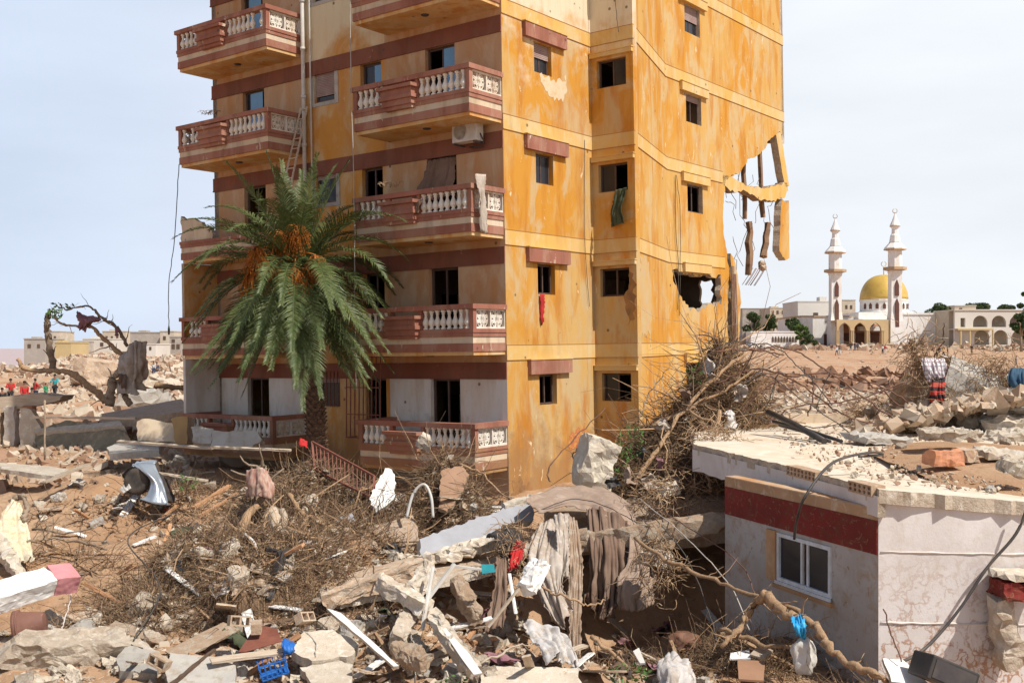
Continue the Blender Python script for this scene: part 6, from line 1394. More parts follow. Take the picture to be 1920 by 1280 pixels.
# ---- countless small bits
def bits(name, gen, n, mats_, label, seed, zf=None, squash=.7):
    r = np.random.default_rng(seed); x, y, s = gen(r, n); z = (zf or hz)(x, y)
    cube = np.array([(a, b, c) for c in (-1, 1) for b in (-1, 1) for a in (-1, 1)], float)*.5
    v = cube[None]+r.uniform(-.26, .26, (n, 8, 3)); sc = s[:, None]*np.stack([np.ones(n), r.uniform(.4, 1, n), r.uniform(.25, .8, n)], -1)
    v = v*sc[:, None, :]
    q = r.normal(0, 1, (n, 4)); q[:, 1:3] *= .35; q /= np.linalg.norm(q, axis=1)[:, None]; w, a, b, c = q.T
    Rm = np.stack([1-2*(b*b+c*c), 2*(a*b-c*w), 2*(a*c+b*w), 2*(a*b+c*w), 1-2*(a*a+c*c), 2*(b*c-a*w), 2*(a*c-b*w), 2*(b*c+a*w), 1-2*(a*a+b*b)], -1).reshape(n, 3, 3)
    v = np.einsum('nij,nkj->nki', Rm, v)+np.stack([x, y, z+s*.12], -1)[:, None, :]
    fc = np.array([(0, 2, 3, 1), (4, 5, 7, 6), (0, 1, 5, 4), (2, 6, 7, 3), (0, 4, 6, 2), (1, 3, 7, 5)])
    f = (fc[None]+(np.arange(n)*8)[:, None, None]).reshape(-1, 4); mi = np.repeat(r.integers(0, len(mats_), n), 6)
    o_ = link(name, np_mesh(name, v.reshape(-1, 3), f, mi), None, mats_); o_['kind'] = 'stuff'; o_['label'] = label; return o_
def gen_near(r, n):
    y = 15.2+14*r.uniform(0, 1, n)**1.2; x = r.uniform(-.5, .36, n)*y
    k = fbm(x*.8, y*.8, 3, 77) > -.08; x = np.where(k, x, x*.5-3); return x, y, .02+.11*r.uniform(0, 1, n)**3
def gen_heap(r, n):
    px_ = r.uniform(280, 980, n); y = r.uniform(18, 27, n); return (px_-960)/F*y, y, .05+.22*r.uniform(0, 1, n)**2.5
def gen_fg(r, n):
    y = r.uniform(15.3, 18.2, n); x = r.uniform(-.55, .22, n)*y; return x, y, .03+.15*r.uniform(0, 1, n)**3
def polar(r, n, ra, rb, y0, y1, p=1.): 
    y = y0*(y1/y0)**(r.uniform(0, 1, n)**p); return r.uniform(ra, rb, n)*y, y
def gen_left(r, n):
    x, y = polar(r, n, -.64, -.26, 46, 330, .8); k = fbm(x*.06, y*.06, 3, 91) > -.1; x = np.where(k, x, -.36*y+ (x+.42*y)*.6)
    return x, y, (.12+.95*r.uniform(0, 1, n)**3)*np.interp(y, [46, 330], [.8, 1.5])
def gen_mid(r, n):
    x, y = polar(r, n, -.62, -.28, 30, 52); return x, y, .05+.35*r.uniform(0, 1, n)**4
def gen_wadi(r, n):
    x, y = polar(r, n, .17, .5, 62, 112); return x, y, .1+.6*r.uniform(0, 1, n)**4
def gen_far(r, n):
    x, y = polar(r, n, .2, .52, 215, 262); return x, y, .2+1.5*r.uniform(0, 1, n)**5
def gen_flat(r, n):
    x, y = polar(r, n, .18, .52, 112, 235); k = fbm(x*.05, y*.05, 3, 19) > .05; x = np.where(k, x, .27*y+(x-.35*y)*.5); return x, y, .05+.4*r.uniform(0, 1, n)**5
ROSE = mat('reddish_stone', (.34, .215, .145), (.29, .175, .115), 2, bump=0)
PAL = mat('pale_rubble', (.53, .455, .36), (.43, .35, .26), 1.5, bump=0)
PAL2 = mat('warm_rubble', (.43, .325, .235), (.36, .265, .185), 1.5, bump=0)
bits('gravel', gen_near, 9000, [PAL, PAL2, ROSE, CONCM], 'small broken bits scattered over the mud', 1)
bits('debris_bits', gen_heap, 2600, [PAL, PAL2, CONCM, PAL, CLOTHG], 'broken bits mixed into the straw before the tower', 12)
bits('gravel', gen_fg, 6000, [PAL, PAL2, PAL], 'broken bits of concrete covering the foreground', 2)
bits('rubble_field', gen_left, 11500, [PAL, PAL2, PAL, ROSE], 'endless field of rubble on the left reaching to the town', 3, gz)
bits('rubble_field', gen_mid, 2400, [PAL, PAL2, ROSE], 'scattered rubble behind the ruined walls on the left', 4, gz)
bits('wadi_stones', gen_wadi, 8000, [PAL, PAL2, PAL, ROSE], 'pale stones filling the dry river bed', 5, gz)
CLOD = mat('brown_clods', (.25, .135, .08), (.18, .095, .055), 2, bump=0)  # brown clods, coloured dark to stand in for the bank's shadow too
def gen_clod(r, n):
    x, y = polar(r, n, .17, .52, 107, 124); return x, y, .3+1.3*r.uniform(0, 1, n)**3
bits('mud_clods', gen_clod, 700, [CLOD, ROSE], 'brown mud clods along the bank of the river bed', 13, gz)
bits('far_rubble', gen_far, 1800, [PAL, PAL2, ROSE], 'band of rubble in front of the mosque', 6, gz)
bits('far_rubble', gen_flat, 1500, [PAL, ROSE, PAL2], 'scattered rubble on the flood plain', 7, gz)
def gen_bank(r, n):
    y = r.uniform(24.2, 28.6, n); x = (r.uniform(1600, 1990, n)-960)/F*y; return x, y, .06+.4*r.uniform(0, 1, n)**2
bits('rubble_bank', gen_bank, 900, [PAL, PAL2, CONCM], 'bank of small rubble behind the white house roof', 8, lambda x, y: np.full_like(x, zr)+.25+np.interp(x/y*F+960, [1600, 1720, 1920], [-.3, .1, .5])*1.2+.2*fbm(x*2, y*2, 3, 5))
def gen_roof(r, n):
    y = r.uniform(16.2, 28, n); x = (r.uniform(1450, 1950, n)-960)/F*y; ok = (x > 5.4+(22-y)*.02); x = np.where(ok, x, x+2.5); return x, y, .015+.07*r.uniform(0, 1, n)**3
bits('roof_grit', gen_roof, 1400, [PAL, PAL2, ROSE], 'grit and crumbs strewn over the white house roof', 9, lambda x, y: zr+.01+np.vectorize(sag)(x, y))
strb = np.random.default_rng(5)

# ------------------------------------------------------------------ the palm
PALM = thing('palm_tree', 'date palm with orange fruit stalks standing in front of the balconies', 'palm tree', (P(594, 800, 30.4).x, 30.4, 1.1))
FROND = mat('palm_leaf', (.06, .088, .028), (.09, .118, .036), 1.1, c3=(.135, .155, .055), bump=0, rough=.5, spec=.3)
FRONDD = mat('dry_palm_leaf', (.34, .21, .09), (.42, .27, .12), 2, bump=0)
top_p = P(556, 500, 30.3)-PALM.location
tb = MB(); n = 60; path = curve_pts([(0, 0, -.6), (0.0, 0, 1.2), (-.12, 0, 2.8), (top_p.x*.8, 0, top_p.z*.8), (top_p.x, top_p.y, top_p.z-.2)], 14)
vs = []; 
PTM = mat('palm_trunk_scales', (.15, .09, .06), (.10, .06, .04), 5, c3=(.24, .16, .10), bump=.8, bscale=25, bdist=.03)
tb.tube(path, [.25+.02*math.sin(i*2.2) for i in range(len(path))], 14, smooth=False)
for j, q in enumerate(path[:-6]):
    for k in range(9):
        a_ = k*.698+(j % 2)*.35; b0 = q+V(math.cos(a_)*.22, math.sin(a_)*.22, 0); o_ = V(math.cos(a_), math.sin(a_), 0); s_ = V(-o_.y, o_.x, 0)
        tb.add([b0-s_*.10, b0+s_*.10, b0+o_*.11+V(0, 0, .13)+s_*.05, b0+o_*.11+V(0, 0, .13)-s_*.05, b0+V(0, 0, .16)], [(0, 1, 2, 3), (3, 2, 4), (0, 3, 4), (1, 4, 2)])
tb.build('trunk', PTM, PALM)
def frond(az, el, L_, m_, seed, droop=.6, tw=0.):
    r = random.Random(seed); mb_ = MB(); n = 26; d = V(math.cos(az)*math.cos(el), math.sin(az)*math.cos(el), math.sin(el)); p = top_p+V(math.cos(az)*.12, math.sin(az)*.12, r.uniform(-.25, .1)); pts = [p.copy()]
    for i in range(n):
        d = (d+V(0, 0, -droop*2.1/n*(.35+1.3*i/n)*(1.15 if d.z > -.75 else 0))).normalized(); p = p+d*L_/n; pts.append(p.copy())
    mb_.tube(pts, [.022*(1-.85*i/n)+.003 for i in range(n+1)], 4)
    side0 = V(-math.sin(az), math.cos(az), 0)
    M_ = 84
    for i in range(M_):
        t = .13+.87*i/(M_-1); x = t*n; k = min(int(x), n-1); q = pts[k].lerp(pts[k+1], x-k); T = (pts[k+1]-pts[k]).normalized()
        side = (side0-T*side0.dot(T)).normalized(); upv = side.cross(T); upv = upv if upv.z > 0 else -upv
        ll = (.50*math.sin(min(1, (t-.02)*1.15)*math.pi*.86+.28)+.06)*r.uniform(.85, 1.1)
        for s_ in (-1, 1):
            v_up = r.uniform(.1, .55)
            dd = (side*s_+T*(.62+.5*t+r.uniform(-.12, .12))+upv*v_up).normalized()
            mid = q+dd*ll*.5; tip = q+dd*ll+V(0, 0, -ll*r.uniform(.08, .32)); wv = T*(.017)+upv*.004*r.uniform(-1, 1)
            mb_.add([q-wv*.6, q+wv*.6, mid+wv, mid-wv, tip], [(0, 1, 2, 3), (3, 2, 4)])
    return mb_.build('frond', m_, PALM)
rr = random.Random(11); k = 0
for ring, (n, el0, el1, L0, L1_, dr) in enumerate([(8, 62, 82, 3.1, 3.5, .32), (14, 38, 60, 3.3, 3.7, .55), (17, 14, 36, 3.3, 3.8, .75), (17, -12, 12, 3.3, 3.9, .85), (16, -42, -14, 3.3, 3.9, .7), (14, -70, -44, 3.0, 3.9, .4)]):
    for i in range(n):
        k += 1; az = 2*math.pi*(i+.5*(ring % 2))/n+rr.uniform(-.2, .2)
        frond(az, math.radians(rr.uniform(el0, el1)), rr.uniform(L0, L1_), FROND, k, dr*rr.uniform(.8, 1.25))
for i in range(12):
    k += 1; frond(-math.pi/2+rr.uniform(-1.3, 1.3), math.radians(rr.uniform(-62, -15)), rr.uniform(3.5, 4.2), FROND, k, .6*rr.uniform(.8, 1.2))
for az, el in ((-1.6, -60), (-1.9, -72), (-1.2, -75), (-2.6, -55), (-.5, -60), (-1.4, -50)):
    k += 1; o = frond(az, math.radians(el), 1.6+.25*(k % 4), FRONDD, k, .3); o['label'] = 'withered brown frond'
DATE = mat('orange_date_stalks', (.52, .19, .03), (.38, .115, .02), 4, bump=0, rough=.7)
for i, (dx, dz, yy) in enumerate([(484, 462, 29.25), (556, 420, 29.5), (553, 500, 28.9), (512, 500, 29.1), (522, 430, 29.6), (592, 478, 29.3), (470, 500, 29.5)]):
    c = P(dx, dz, yy)-PALM.location; mb_ = MB(); r_ = random.Random(i)
    st = top_p+V(0, -.1, .1); mb_.tube(curve_pts([st, st.lerp(c, .5)+V(0, 0, .15), c], 5), .018, 5)
    for _ in range(90):
        e = c+V(r_.gauss(0, .19), r_.gauss(0, .12), -r_.uniform(.25, .9)); mid = c.lerp(e, .5)+V(r_.gauss(0, .05), r_.gauss(0, .05), .1)
        mb_.tube([c, mid, e], [.008, .009, .008], 3)
        for t in (.4, .6, .8, 1): q = mid.lerp(e, t); mb_.lathe([(.004, -.016), (.013, 0), (.004, .016)], 4, q)
    mb_.build('fruit_stalk', DATE, PALM)
# ------------------------------------------------------------------ far background on the right: the mosque
MW = paint('mosque_white', (.80, .79, .77), (.76, .74, .71), (.72, .67, .6), cscale=(.08, .08, .05), mud=0, streak=.1, pock=0, worn=(.5, .42, .33), dirt=(.5, .4, .28), wornat=.7)
MBG = mat('mosque_beige_stone', (.56, .42, .24), (.50, .36, .2), .3, bump=.1)
MTRIM = mat('mosque_ochre_trim', (.50, .34, .2), (.42, .27, .16), .5, bump=0)
GOLD = mat('golden_dome', (.64, .44, .10), (.58, .38, .09), .25, c3=(.50, .31, .09), rough=.45, bump=0, metal=.15)
MOS = thing('mosque', 'white mosque with a golden dome and two tall minarets across the flood plain', 'mosque', (P(1640, 642, 250).x, 250, gzs(80, 250)))
k_ = 250/F       # metres per photo pixel there
def mx_(px_, d=0): return (px_-960)*(250+d)/F-MOS.location.x
def mz_(py_, d=0): return H+(HY-py_)*(250+d)/F-MOS.location.z
def MBx(name, x0, x1, y0, y1, d0, d1, mt, parent=MOS, extra=None):
    m_ = MB(); m_.box(mx_(x0, d0), mx_(x1, d0), d0, d1, mz_(y1, d0), mz_(y0, d0)); return m_.build(name, mt, parent)
def minaret(px_, d, s, top_y, base_y):
    z0 = mz_(base_y, d)-1; cx = mx_(px_, d); c = V(cx, d, 0)
    def zz(f): return mz_(base_y+(top_y-base_y)*f, d)      # fraction of the height
    k = (250+d)/F*s; m_ = MB(); q = math.pi/4
    # square shaft, wider foot
    m_.lathe([(17*k*1.0, z0), (17*k, zz(.10)), (16.5*k, zz(.17)), (12.5*k*1.08, zz(.24)), (12.5*k*1.06, zz(.55))], 4, c, 0, None, False, q)
    m_.lathe([(13*k, zz(.53)), (12*k, zz(.56)), (12*k, zz(.70))], 8, c, 0, None, False, q/2)
    m_.lathe([(13*k, zz(.70)), (19*k, zz(.705)), (19*k, zz(.715)), (10*k, zz(.755)), (8*k, zz(.81)), (6*k, zz(.82)), (5.6*k, zz(.865))], 8, c, 0, None, False, q/2)
    m_.lathe([(5.6*k, zz(.86)), (9*k, zz(.875)), (9*k, zz(.885)), (5*k, zz(.92)), (2*k, zz(.955)), (.7*k, zz(.97)), (.5*k, zz(.975))], 12, c, 0, None, False)
    b = m_.build('minaret', MW, MOS, 'white square minaret with two balconies')
    m_ = MB(); m_.lathe([(13*k, zz(.545)), (20*k, zz(.553)), (20.5*k, zz(.553)), (20.5*k, zz(.573)), (13*k, zz(.575))], 8, c, 0, None, False, q/2)
    m_.build('balcony_ring', MTRIM, b); m_ = MB()
    m_.lathe([(18.5*k, zz(.699)), (19.6*k, zz(.7)), (19.6*k, zz(.707)), (18.5*k, zz(.708))], 8, c, 0, None, False, q/2)
    m_.build('balcony_ring', MTRIM, b); m_ = MB()
    m_.lathe([(10.3*k, zz(.75)), (10.6*k, zz(.752)), (10.3*k, zz(.757))], 8, c, 0, None, False, q/2)
    m_.build('trim_ring', MTRIM, b); m_ = MB()
    m_.lathe([(9*k, zz(.873)), (9.5*k, zz(.876)), (9*k, zz(.88))], 12, c, 0, None, False)
    m_.build('trim_ring', MTRIM, b)
    m_ = MB(); cr = V(cx, d, zz(.99)); pts = [cr+V(math.cos(a_)*4*k, 0, math.sin(a_)*4*k) for a_ in np.linspace(1.9, 1.9+5.6, 16)]; m_.tube(pts, [.05+.35*k*math.sin(i/15*3.14) for i in range(16)], 5)
    m_.tube([V(cx, d, zz(.965)), V(cx, d, zz(.98))], .8*k, 5); m_.build('crescent', MTRIM, b)
    # slit windows on the front face
    for f0, f1 in ((.13, .34), (.36, .48)):
        w = 3.4*k; yf = d-12.5*k*1.08*.7071-.06 if f0 > .3 else d-16.6*k*.7071-.02
        yf = d-(12.5*1.08 if f0 > .3 else 14.)*k*.7071-.25
        if f0 < .3: yf = d-17*k*.7071-.03
        pts2 = [(cx-w, zz(f0)), (cx+w, zz(f0)), (cx+w, zz(f1-.04)), (cx, zz(f1)), (cx-w, zz(f1-.04))]
        me_ = poly_mesh('slit_window', pts2, (), .35, frame(V(0, yf, 0), V(1, 0, 0), V(0, 0, 1), V(0, 1, 0))); link('slit_window', me_, b, mat('slit_dark', (.13, .06, .045)))
minaret(1566, 0, 1.0, 403, 643); minaret(1678, -4, 1.04, 393, 646)
# dome and drum
cz0 = mz_(585, 14); kx = (264)/F; c = V(mx_(1657, 14), 14, 0)
m = MB(); m.lathe([(45*kx, mz_(600, 14)), (45*kx, mz_(584, 14)), (43*kx, mz_(583, 14)), (43*kx, mz_(566, 14)), (44*kx, mz_(565, 14)), (44*kx, mz_(562, 14)), (40*kx, mz_(561, 14))], 24, c, 0, None, False); dr = m.build('drum', MW, MOS)
m = MB(); n = 14; m.lathe([(43.5*kx*math.cos(a)**.85 if a < 1.57 else .01, mz_(562, 14)+47*kx*math.sin(a)) for a in np.linspace(0, 1.565, n)], 36, c); dm = m.build('dome', GOLD, MOS)
m = MB(); m.tube([V(c.x, 14, mz_(516, 14)), V(c.x, 14, mz_(500, 14))], .12, 6); m.tube([V(c.x+math.cos(a)*.6, 14, mz_(495, 14)+math.sin(a)*.6) for a in np.linspace(1.9, 7.5, 14)], .09, 5); m.build('finial', GOLD, dm)
for i in range(9):
    a = -math.pi/2+(i-4)*.3; w = bpy.data.objects
    m = MB(); M = Matrix.Translation(c) @ Matrix.Rotation(a, 4, 'Z'); r_ = 43*kx
    m.box(r_-.15, r_+.1, -.35, .35, mz_(580, 14), mz_(572, 14), M=M); m.lathe([(.35, mz_(572, 14)), (.01, mz_(568.5, 14))], 4, M @ V(r_-.1, 0, 0)*1.0 if False else (M @ V(r_-.05, 0, 0)), 0, None, False); m.build('drum_window', mat('slit_dark', (.13, .06, .045)), dr)
# blocks of the building
MBx('prayer_hall', 1600, 1735, 598, 660, 3, 34, MW); MBx('upper_storey', 1610, 1712, 585, 598.5, 6, 30, MW)
MBx('roof_step', 1612, 1668, 612, 620, .8, 3.2, MW)
MBx('left_wing', 1503, 1600, 594, 660, 5, 28, MW); MBx('wing_coping', 1501, 1602, 591.5, 594, 4.8, 28.2, MTRIM)
MBx('right_wing', 1694, 1761, 590, 660, 1, 26, MW); MBx('wing_coping', 1692, 1763, 586.5, 590, .8, 26.2, MW)
MBx('low_door', 1545, 1555, 626, 660, 4.9, 5.4, mat('slit_dark', (.13, .06, .045)))
# portico with three pointed arches
def arch(cx, w, z0, zs, zt, n=7, horse=1.0):
    pts = [(cx-w/2, z0)]
    for i in range(n+1): t = i/n; a = t*math.pi/2; pts.append((cx-w/2*math.cos(a)**.9*(1), zs+(zt-zs)*(math.sin(a)**1.0)*(.82+.18*t**4)))
    for i in range(n-1, -1, -1): t = i/n; a = t*math.pi/2; pts.append((cx+w/2*math.cos(a)**.9, zs+(zt-zs)*(math.sin(a)**1.0)*(.82+.18*t**4)))
    pts.append((cx+w/2, z0)); return pts
zb_ = mz_(646, -6); rings = []
x0, x1 = mx_(1569, -6), mx_(1666, -6)
outer_ = [(x0, zb_-1)]
for cpx in (1583.5, 1612.5, 1641.5):
    outer_ += [(p[0], p[1]) for p in arch(mx_(cpx, -6), 22*244/F, zb_-1, mz_(619, -6), mz_(604.5, -6))]
outer_ += [(x1, zb_-1), (x1, mz_(599, -6)), (x0, mz_(599, -6))]
me = poly_mesh('portico', outer_, (), .9, frame(V(0, -6, 0), V(1, 0, 0), V(0, 0, 1), V(0, 1, 0)), False); po = link('portico', me, MOS, MBG)
m = MB(); m.box(x0, x1, -5.05, 3.2, mz_(603, -6), mz_(600, -6)); m.build('portico_roof', MBG, po)
for cpx in (1598, 1627, 1570.5, 1655):
    m = MB(); m.box(mx_(cpx-2.6, -6), mx_(cpx-.6, -6), -6.3, -6.01, zb_-1, mz_(619, -6)); m.box(mx_(cpx+.6, -6), mx_(cpx+2.6, -6), -6.3, -6.01, zb_-1, mz_(619, -6)); m.box(mx_(cpx-3.2, -6), mx_(cpx+3.2, -6), -6.36, -6.01, mz_(620.5, -6), mz_(618.6, -6)); m.build('column_pair', MBG, po)
DOORM = mat('mosque_door', (.16, .085, .06), (.12, .06, .045), .6, bump=0); LINT = mat('arch_lining', (.42, .22, .13), (.36, .18, .1), .6)
for cpx in (1586, 1614.5, 1643):
    m = MB(); m.box(mx_(cpx-7.5, 2), mx_(cpx+7.5, 2), 2.5, 2.95, mz_(650, 2), mz_(624, 2)); d_ = m.build('doorway', DOORM, po)
    me = poly_mesh('door_arch', arch(mx_(cpx, 2), 22*252/F, mz_(624, 2), mz_(619, 2), mz_(607, 2)), (), .3, frame(V(0, 2.6, 0), V(1, 0, 0), V(0, 0, 1), V(0, 1, 0))); link('door_arch', me, po, LINT)
# ribbed corner of the right wing
for i in range(8):
    m = MB(); xx = mx_(1763+i*2.6, 1); w = 1.2*k_; me = poly_mesh('rib_arch', [(xx, mz_(650, 0)), (xx+w*1.5, mz_(650, 0)), (xx+w*1.5, mz_(604, 0)), (xx+w*.75, mz_(598, 0)), (xx, mz_(604, 0))], (), .3, frame(V(0, 1.2+i*.55-.3, 0), V(1, 0, 0), V(0, 0, 1), V(0, 1, 0))); link('rib_arch', me, MOS, MW)
me = poly_mesh('side_wing', [(mx_(1761, 1), 1.5), (mx_(1783, 1), 6.5), (mx_(1783, 1), 26), (mx_(1761, 1), 26)], (), mz_(590, 1)-mz_(660, 1), Matrix.Translation((0, 0, mz_(660, 1)))); link('side_wing', me, MOS, MW)
# faded writing on the right wing is only a grey worn frame of lines
m = MB()
for i in range(3): m.box(mx_(1722), mx_(1756-i*5), .9, .99, mz_(634-i*3.6), mz_(633-i*3.6))
m.build('faded_wall_sign', mat('grey_sign_paint', (.4, .37, .35)), MOS)

# ---- building behind and buildings around
def block(nm, px0, px1, py0, py1, Y_, dep, mt, label, wins=(), cat='building', roofbits=(), wm=None, tilt=0):
    c_ = P((px0+px1)/2, py1, Y_); t = thing(nm, label, cat, (c_.x, Y_, gzs(c_.x, Y_))); kk = Y_/F
    hw_ = (px1-px0)/2*kk; top_ = P(0, py0, Y_).z-t.location.z
    m_ = MB(); m_.box(-hw_, hw_, 0, dep, -2, top_); m_.build('walls', mt, t)
    m_ = MB(); m_.box(-hw_-.1, hw_+.1, -.1, dep+.1, top_+.004, top_+.25); m_.build('roof', mt, t)
    for (a, b, c, d) in wins:
        m_ = MB(); m_.box((a-px0)*kk-hw_, (b-px0)*kk-hw_, -.08, .1, P(0, d, Y_).z-t.location.z, P(0, c, Y_).z-t.location.z); m_.build('window', wm or DARKIN, t)
    for (a, b, c) in roofbits:
        m_ = MB(); m_.box((a-px0)*kk-hw_, (b-px0)*kk-hw_, 1.5, 4.5, top_+.25, P(0, c, Y_).z-t.location.z); m_.build('roof_hut', mt, t)
    return t
BW = mat('town_cream_wall', (.54, .47, .37), (.46, .40, .31), .15, c3=(.60, .54, .45), bump=0); BG = mat('town_grey_wall', (.40, .36, .32), (.34, .30, .26), .15, c3=(.45, .41, .36), bump=0); BY = mat('town_yellow_wall', (.56, .44, .24), (.5, .38, .2), .2, bump=0); BWH = mat('town_white_wall', (.64, .61, .56), (.58, .54, .48), .15, bump=0)
block('grey_block', 1496, 1560, 566, 645, 285, 16, BWH, 'plain pale block behind the left wing of the mosque', [(1525, 1534, 586, 594)], roofbits=[(1540, 1553, 556)])
block('small_block', 1579, 1604, 563, 600, 300, 12, BW, 'cream block with dark windows between minaret and dome', [(1585, 1589, 572, 579), (1594, 1598, 572, 579)])
block('apartment_block', 1444, 1476, 578, 645, 330, 14, BW, 'cream apartment block with balconies behind the trees', [(a, a+4, b, b+7) for a in (1447, 1456, 1466) for b in (582, 596, 610)], roofbits=[(1448, 1462, 574)])
block('apartment_block', 1392, 1446, 579, 645, 345, 14, BG, 'long grey block behind the trees next to the broken pillar', [(a, a+5, 588, 595) for a in (1400, 1415, 1430)])
LA = block('arcade_wall', 1408, 1498, 623, 650, 235, 5, MW, 'low white arcaded wall with a row of pointed openings', [], 'wall')
kk = 235/F
for i in range(9):
    xx = (1449+i*5.4-1453)*kk; z0 = P(0, 641, 235).z-LA.location.z; z1 = P(0, 630, 235).z-LA.location.z
    me = poly_mesh('pointed_opening', [(xx-.22, z0), (xx+.22, z0), (xx+.2, z1-.4), (xx, z1), (xx-.2, z1-.4)], (), .2, frame(V(0, -.1, 0), V(1, 0, 0), V(0, 0, 1), V(0, 1, 0))); link('pointed_opening', me, LA, DARKIN)
# long building with two tiers of round arches on the right
RB = thing('arcaded_building', 'two storey cream building with round arches right of the mosque', 'building', (P(1850, 640, 240).x, 240, gzs(104, 240)))
def rx_(p): return (p-960)*240/F-RB.location.x
def rz_(p): return H+(HY-p)*240/F-RB.location.z
def rnd_arch(cx, w, z0, zs): return [(cx-w/2, z0)]+[(cx-w/2*math.cos(a), zs+w/2*math.sin(a)) for a in np.linspace(0, math.pi, 12)]+[(cx+w/2, z0)]
up = [(1806, 27), (1871, 27), (1904, 27)]
holes = [rnd_arch(rx_(a), w*240/F, rz_(613), rz_(605)) for a, w in ((1838, 27), (1873, 27), (1906, 26), (1940, 26))]+[rect(rx_(1801), rx_(1810), rz_(613), rz_(596))]
low = [rnd_arch(rx_(a), w*240/F, rz_(646), rz_(632)) for a, w in ((1841, 28), (1876, 27), (1910, 26), (1944, 26))]
me = poly_mesh('arched_front', rect(rx_(1790), rx_(1975), rz_(655), rz_(582)), holes+low, .7, frame(V(0, 0, 0), V(1, 0, 0), V(0, 0, 1), V(0, 1, 0))); link('arched_front', me, RB, BWH)
m = MB(); m.box(rx_(1790), rx_(1975), 3.2, 12, rz_(655), rz_(582)); m.build('rear_wall', BW, RB)
m = MB(); m.box(rx_(1789), rx_(1976), -.2, 12, rz_(582)+.01, rz_(580)); m.build('roof_edge', BWH, RB)
m = MB(); m.box(rx_(1790), rx_(1975), .71, 3.2, rz_(618), rz_(616)); m.build('gallery_floor', BWH, RB)
m = MB(); m.box(rx_(1790), rx_(1856), -1.8, -.01, rz_(619), rz_(616)); m.build('broken_canopy', BY, RB)
for a in (1795, 1812, 1855): m = MB(); m.box(rx_(a), rx_(a+2.5), -1.7, -1.3, rz_(655), rz_(619)); m.build('pier', BY, RB)
for a in (1867, 1907): m = MB(); m.box(rx_(a), rx_(a+9), 3.0, 3.19, rz_(608), rz_(597)); m.build('shutter', mat('pink_shutter', (.42, .3, .27)), RB)
block('roof_house', 1790, 1830, 574, 650, 275, 10, BW, 'small cream house peeking over the arcaded building', [(1799, 1804, 577, 580)])
# ---- trees
def tree(label, px_, py0, py1, Y_, w_px, trunk=True, seed=0, colr=0, nm='tree'):
    kk = Y_/F; base = V(P(px_, 0, Y_).x, Y_, 0); base.z = gzs(base.x, Y_); t = thing(nm, label, 'tree', base)
    zt = P(0, py0, Y_).z-base.z; zb2 = P(0, py1, Y_).z-base.z; r = random.Random(seed); w = w_px*kk/2
    tb_ = MB(); tb_.tube([(0, 0, -.3), (r.uniform(-.2, .2), 0, zb2*.6+.4), (0, 0, (zt+zb2)/2)], [.3, .24, .12], 7)
    for i in range(5): a = i*1.3; tb_.tube([(0, 0, max(.5, zb2*.8)), (math.cos(a)*w*.35, math.sin(a)*w*.35, (zt+zb2)/2), (math.cos(a)*w*.7, math.sin(a)*w*.6, zb2+(zt-zb2)*r.uniform(.5, .8))], [.16, .1, .04], 5)
    tb_.build('trunk', BARK, t)
    cl = []
    n = max(10, int(w_px/3.5))
    for i in range(n):
        a = r.uniform(0, 6.28); q = math.sqrt(r.random()); h = r.random(); ww = w*(1-.45*abs(h-.4)*1.6)
        rad = w*r.uniform(.22, .42); cl.append((math.cos(a)*q*(ww-rad*.6), math.sin(a)*q*ww*.7, zb2+rad*.6+(zt-zb2-rad*1.4)*h, rad, rad, rad*.75, 340, .26, ))
    leaves_obj('crown', cl, FOL[colr], None, t, seed)
    return t
FOL = [mat('dark_foliage', (.045, .075, .025), (.065, .10, .03), .8, bump=0, rough=.7), mat('bright_foliage', (.09, .15, .03), (.12, .18, .045), .8, bump=0, rough=.7)]
tree('dark green tree behind the arcaded wall nearest the broken pillar', 1412, 584, 628, 255, 44, seed=1)
tree('dark green tree in the middle of the row behind the arcaded wall', 1447, 588, 630, 255, 40, seed=2)
tree('dark green tree just left of the mosque wing', 1487, 594, 630, 252, 38, seed=3)
tree('bright green tree in front of the dark one left of the mosque', 1502, 606, 640, 232, 34, seed=4, colr=1)
tree('small olive bush at the left foot of the mosque', 1515, 626, 650, 228, 34, seed=5, colr=0, nm='bush')
tree('round dark tree between the mosque and the arcaded building', 1762, 566, 600, 262, 54, seed=6)
tree('tall dark tree cut by the right edge of the picture', 1925, 545, 640, 215, 46, seed=7)
tree('dark tree low at the right edge before the arcaded building', 1915, 585, 625, 212, 40, seed=8)
tree('low green bush over the roof of the arcaded building', 1838, 566, 584, 285, 60, seed=9, nm='bush')
tree('second low bush over the roof of the arcaded building', 1885, 570, 584, 285, 44, seed=10, nm='bush')
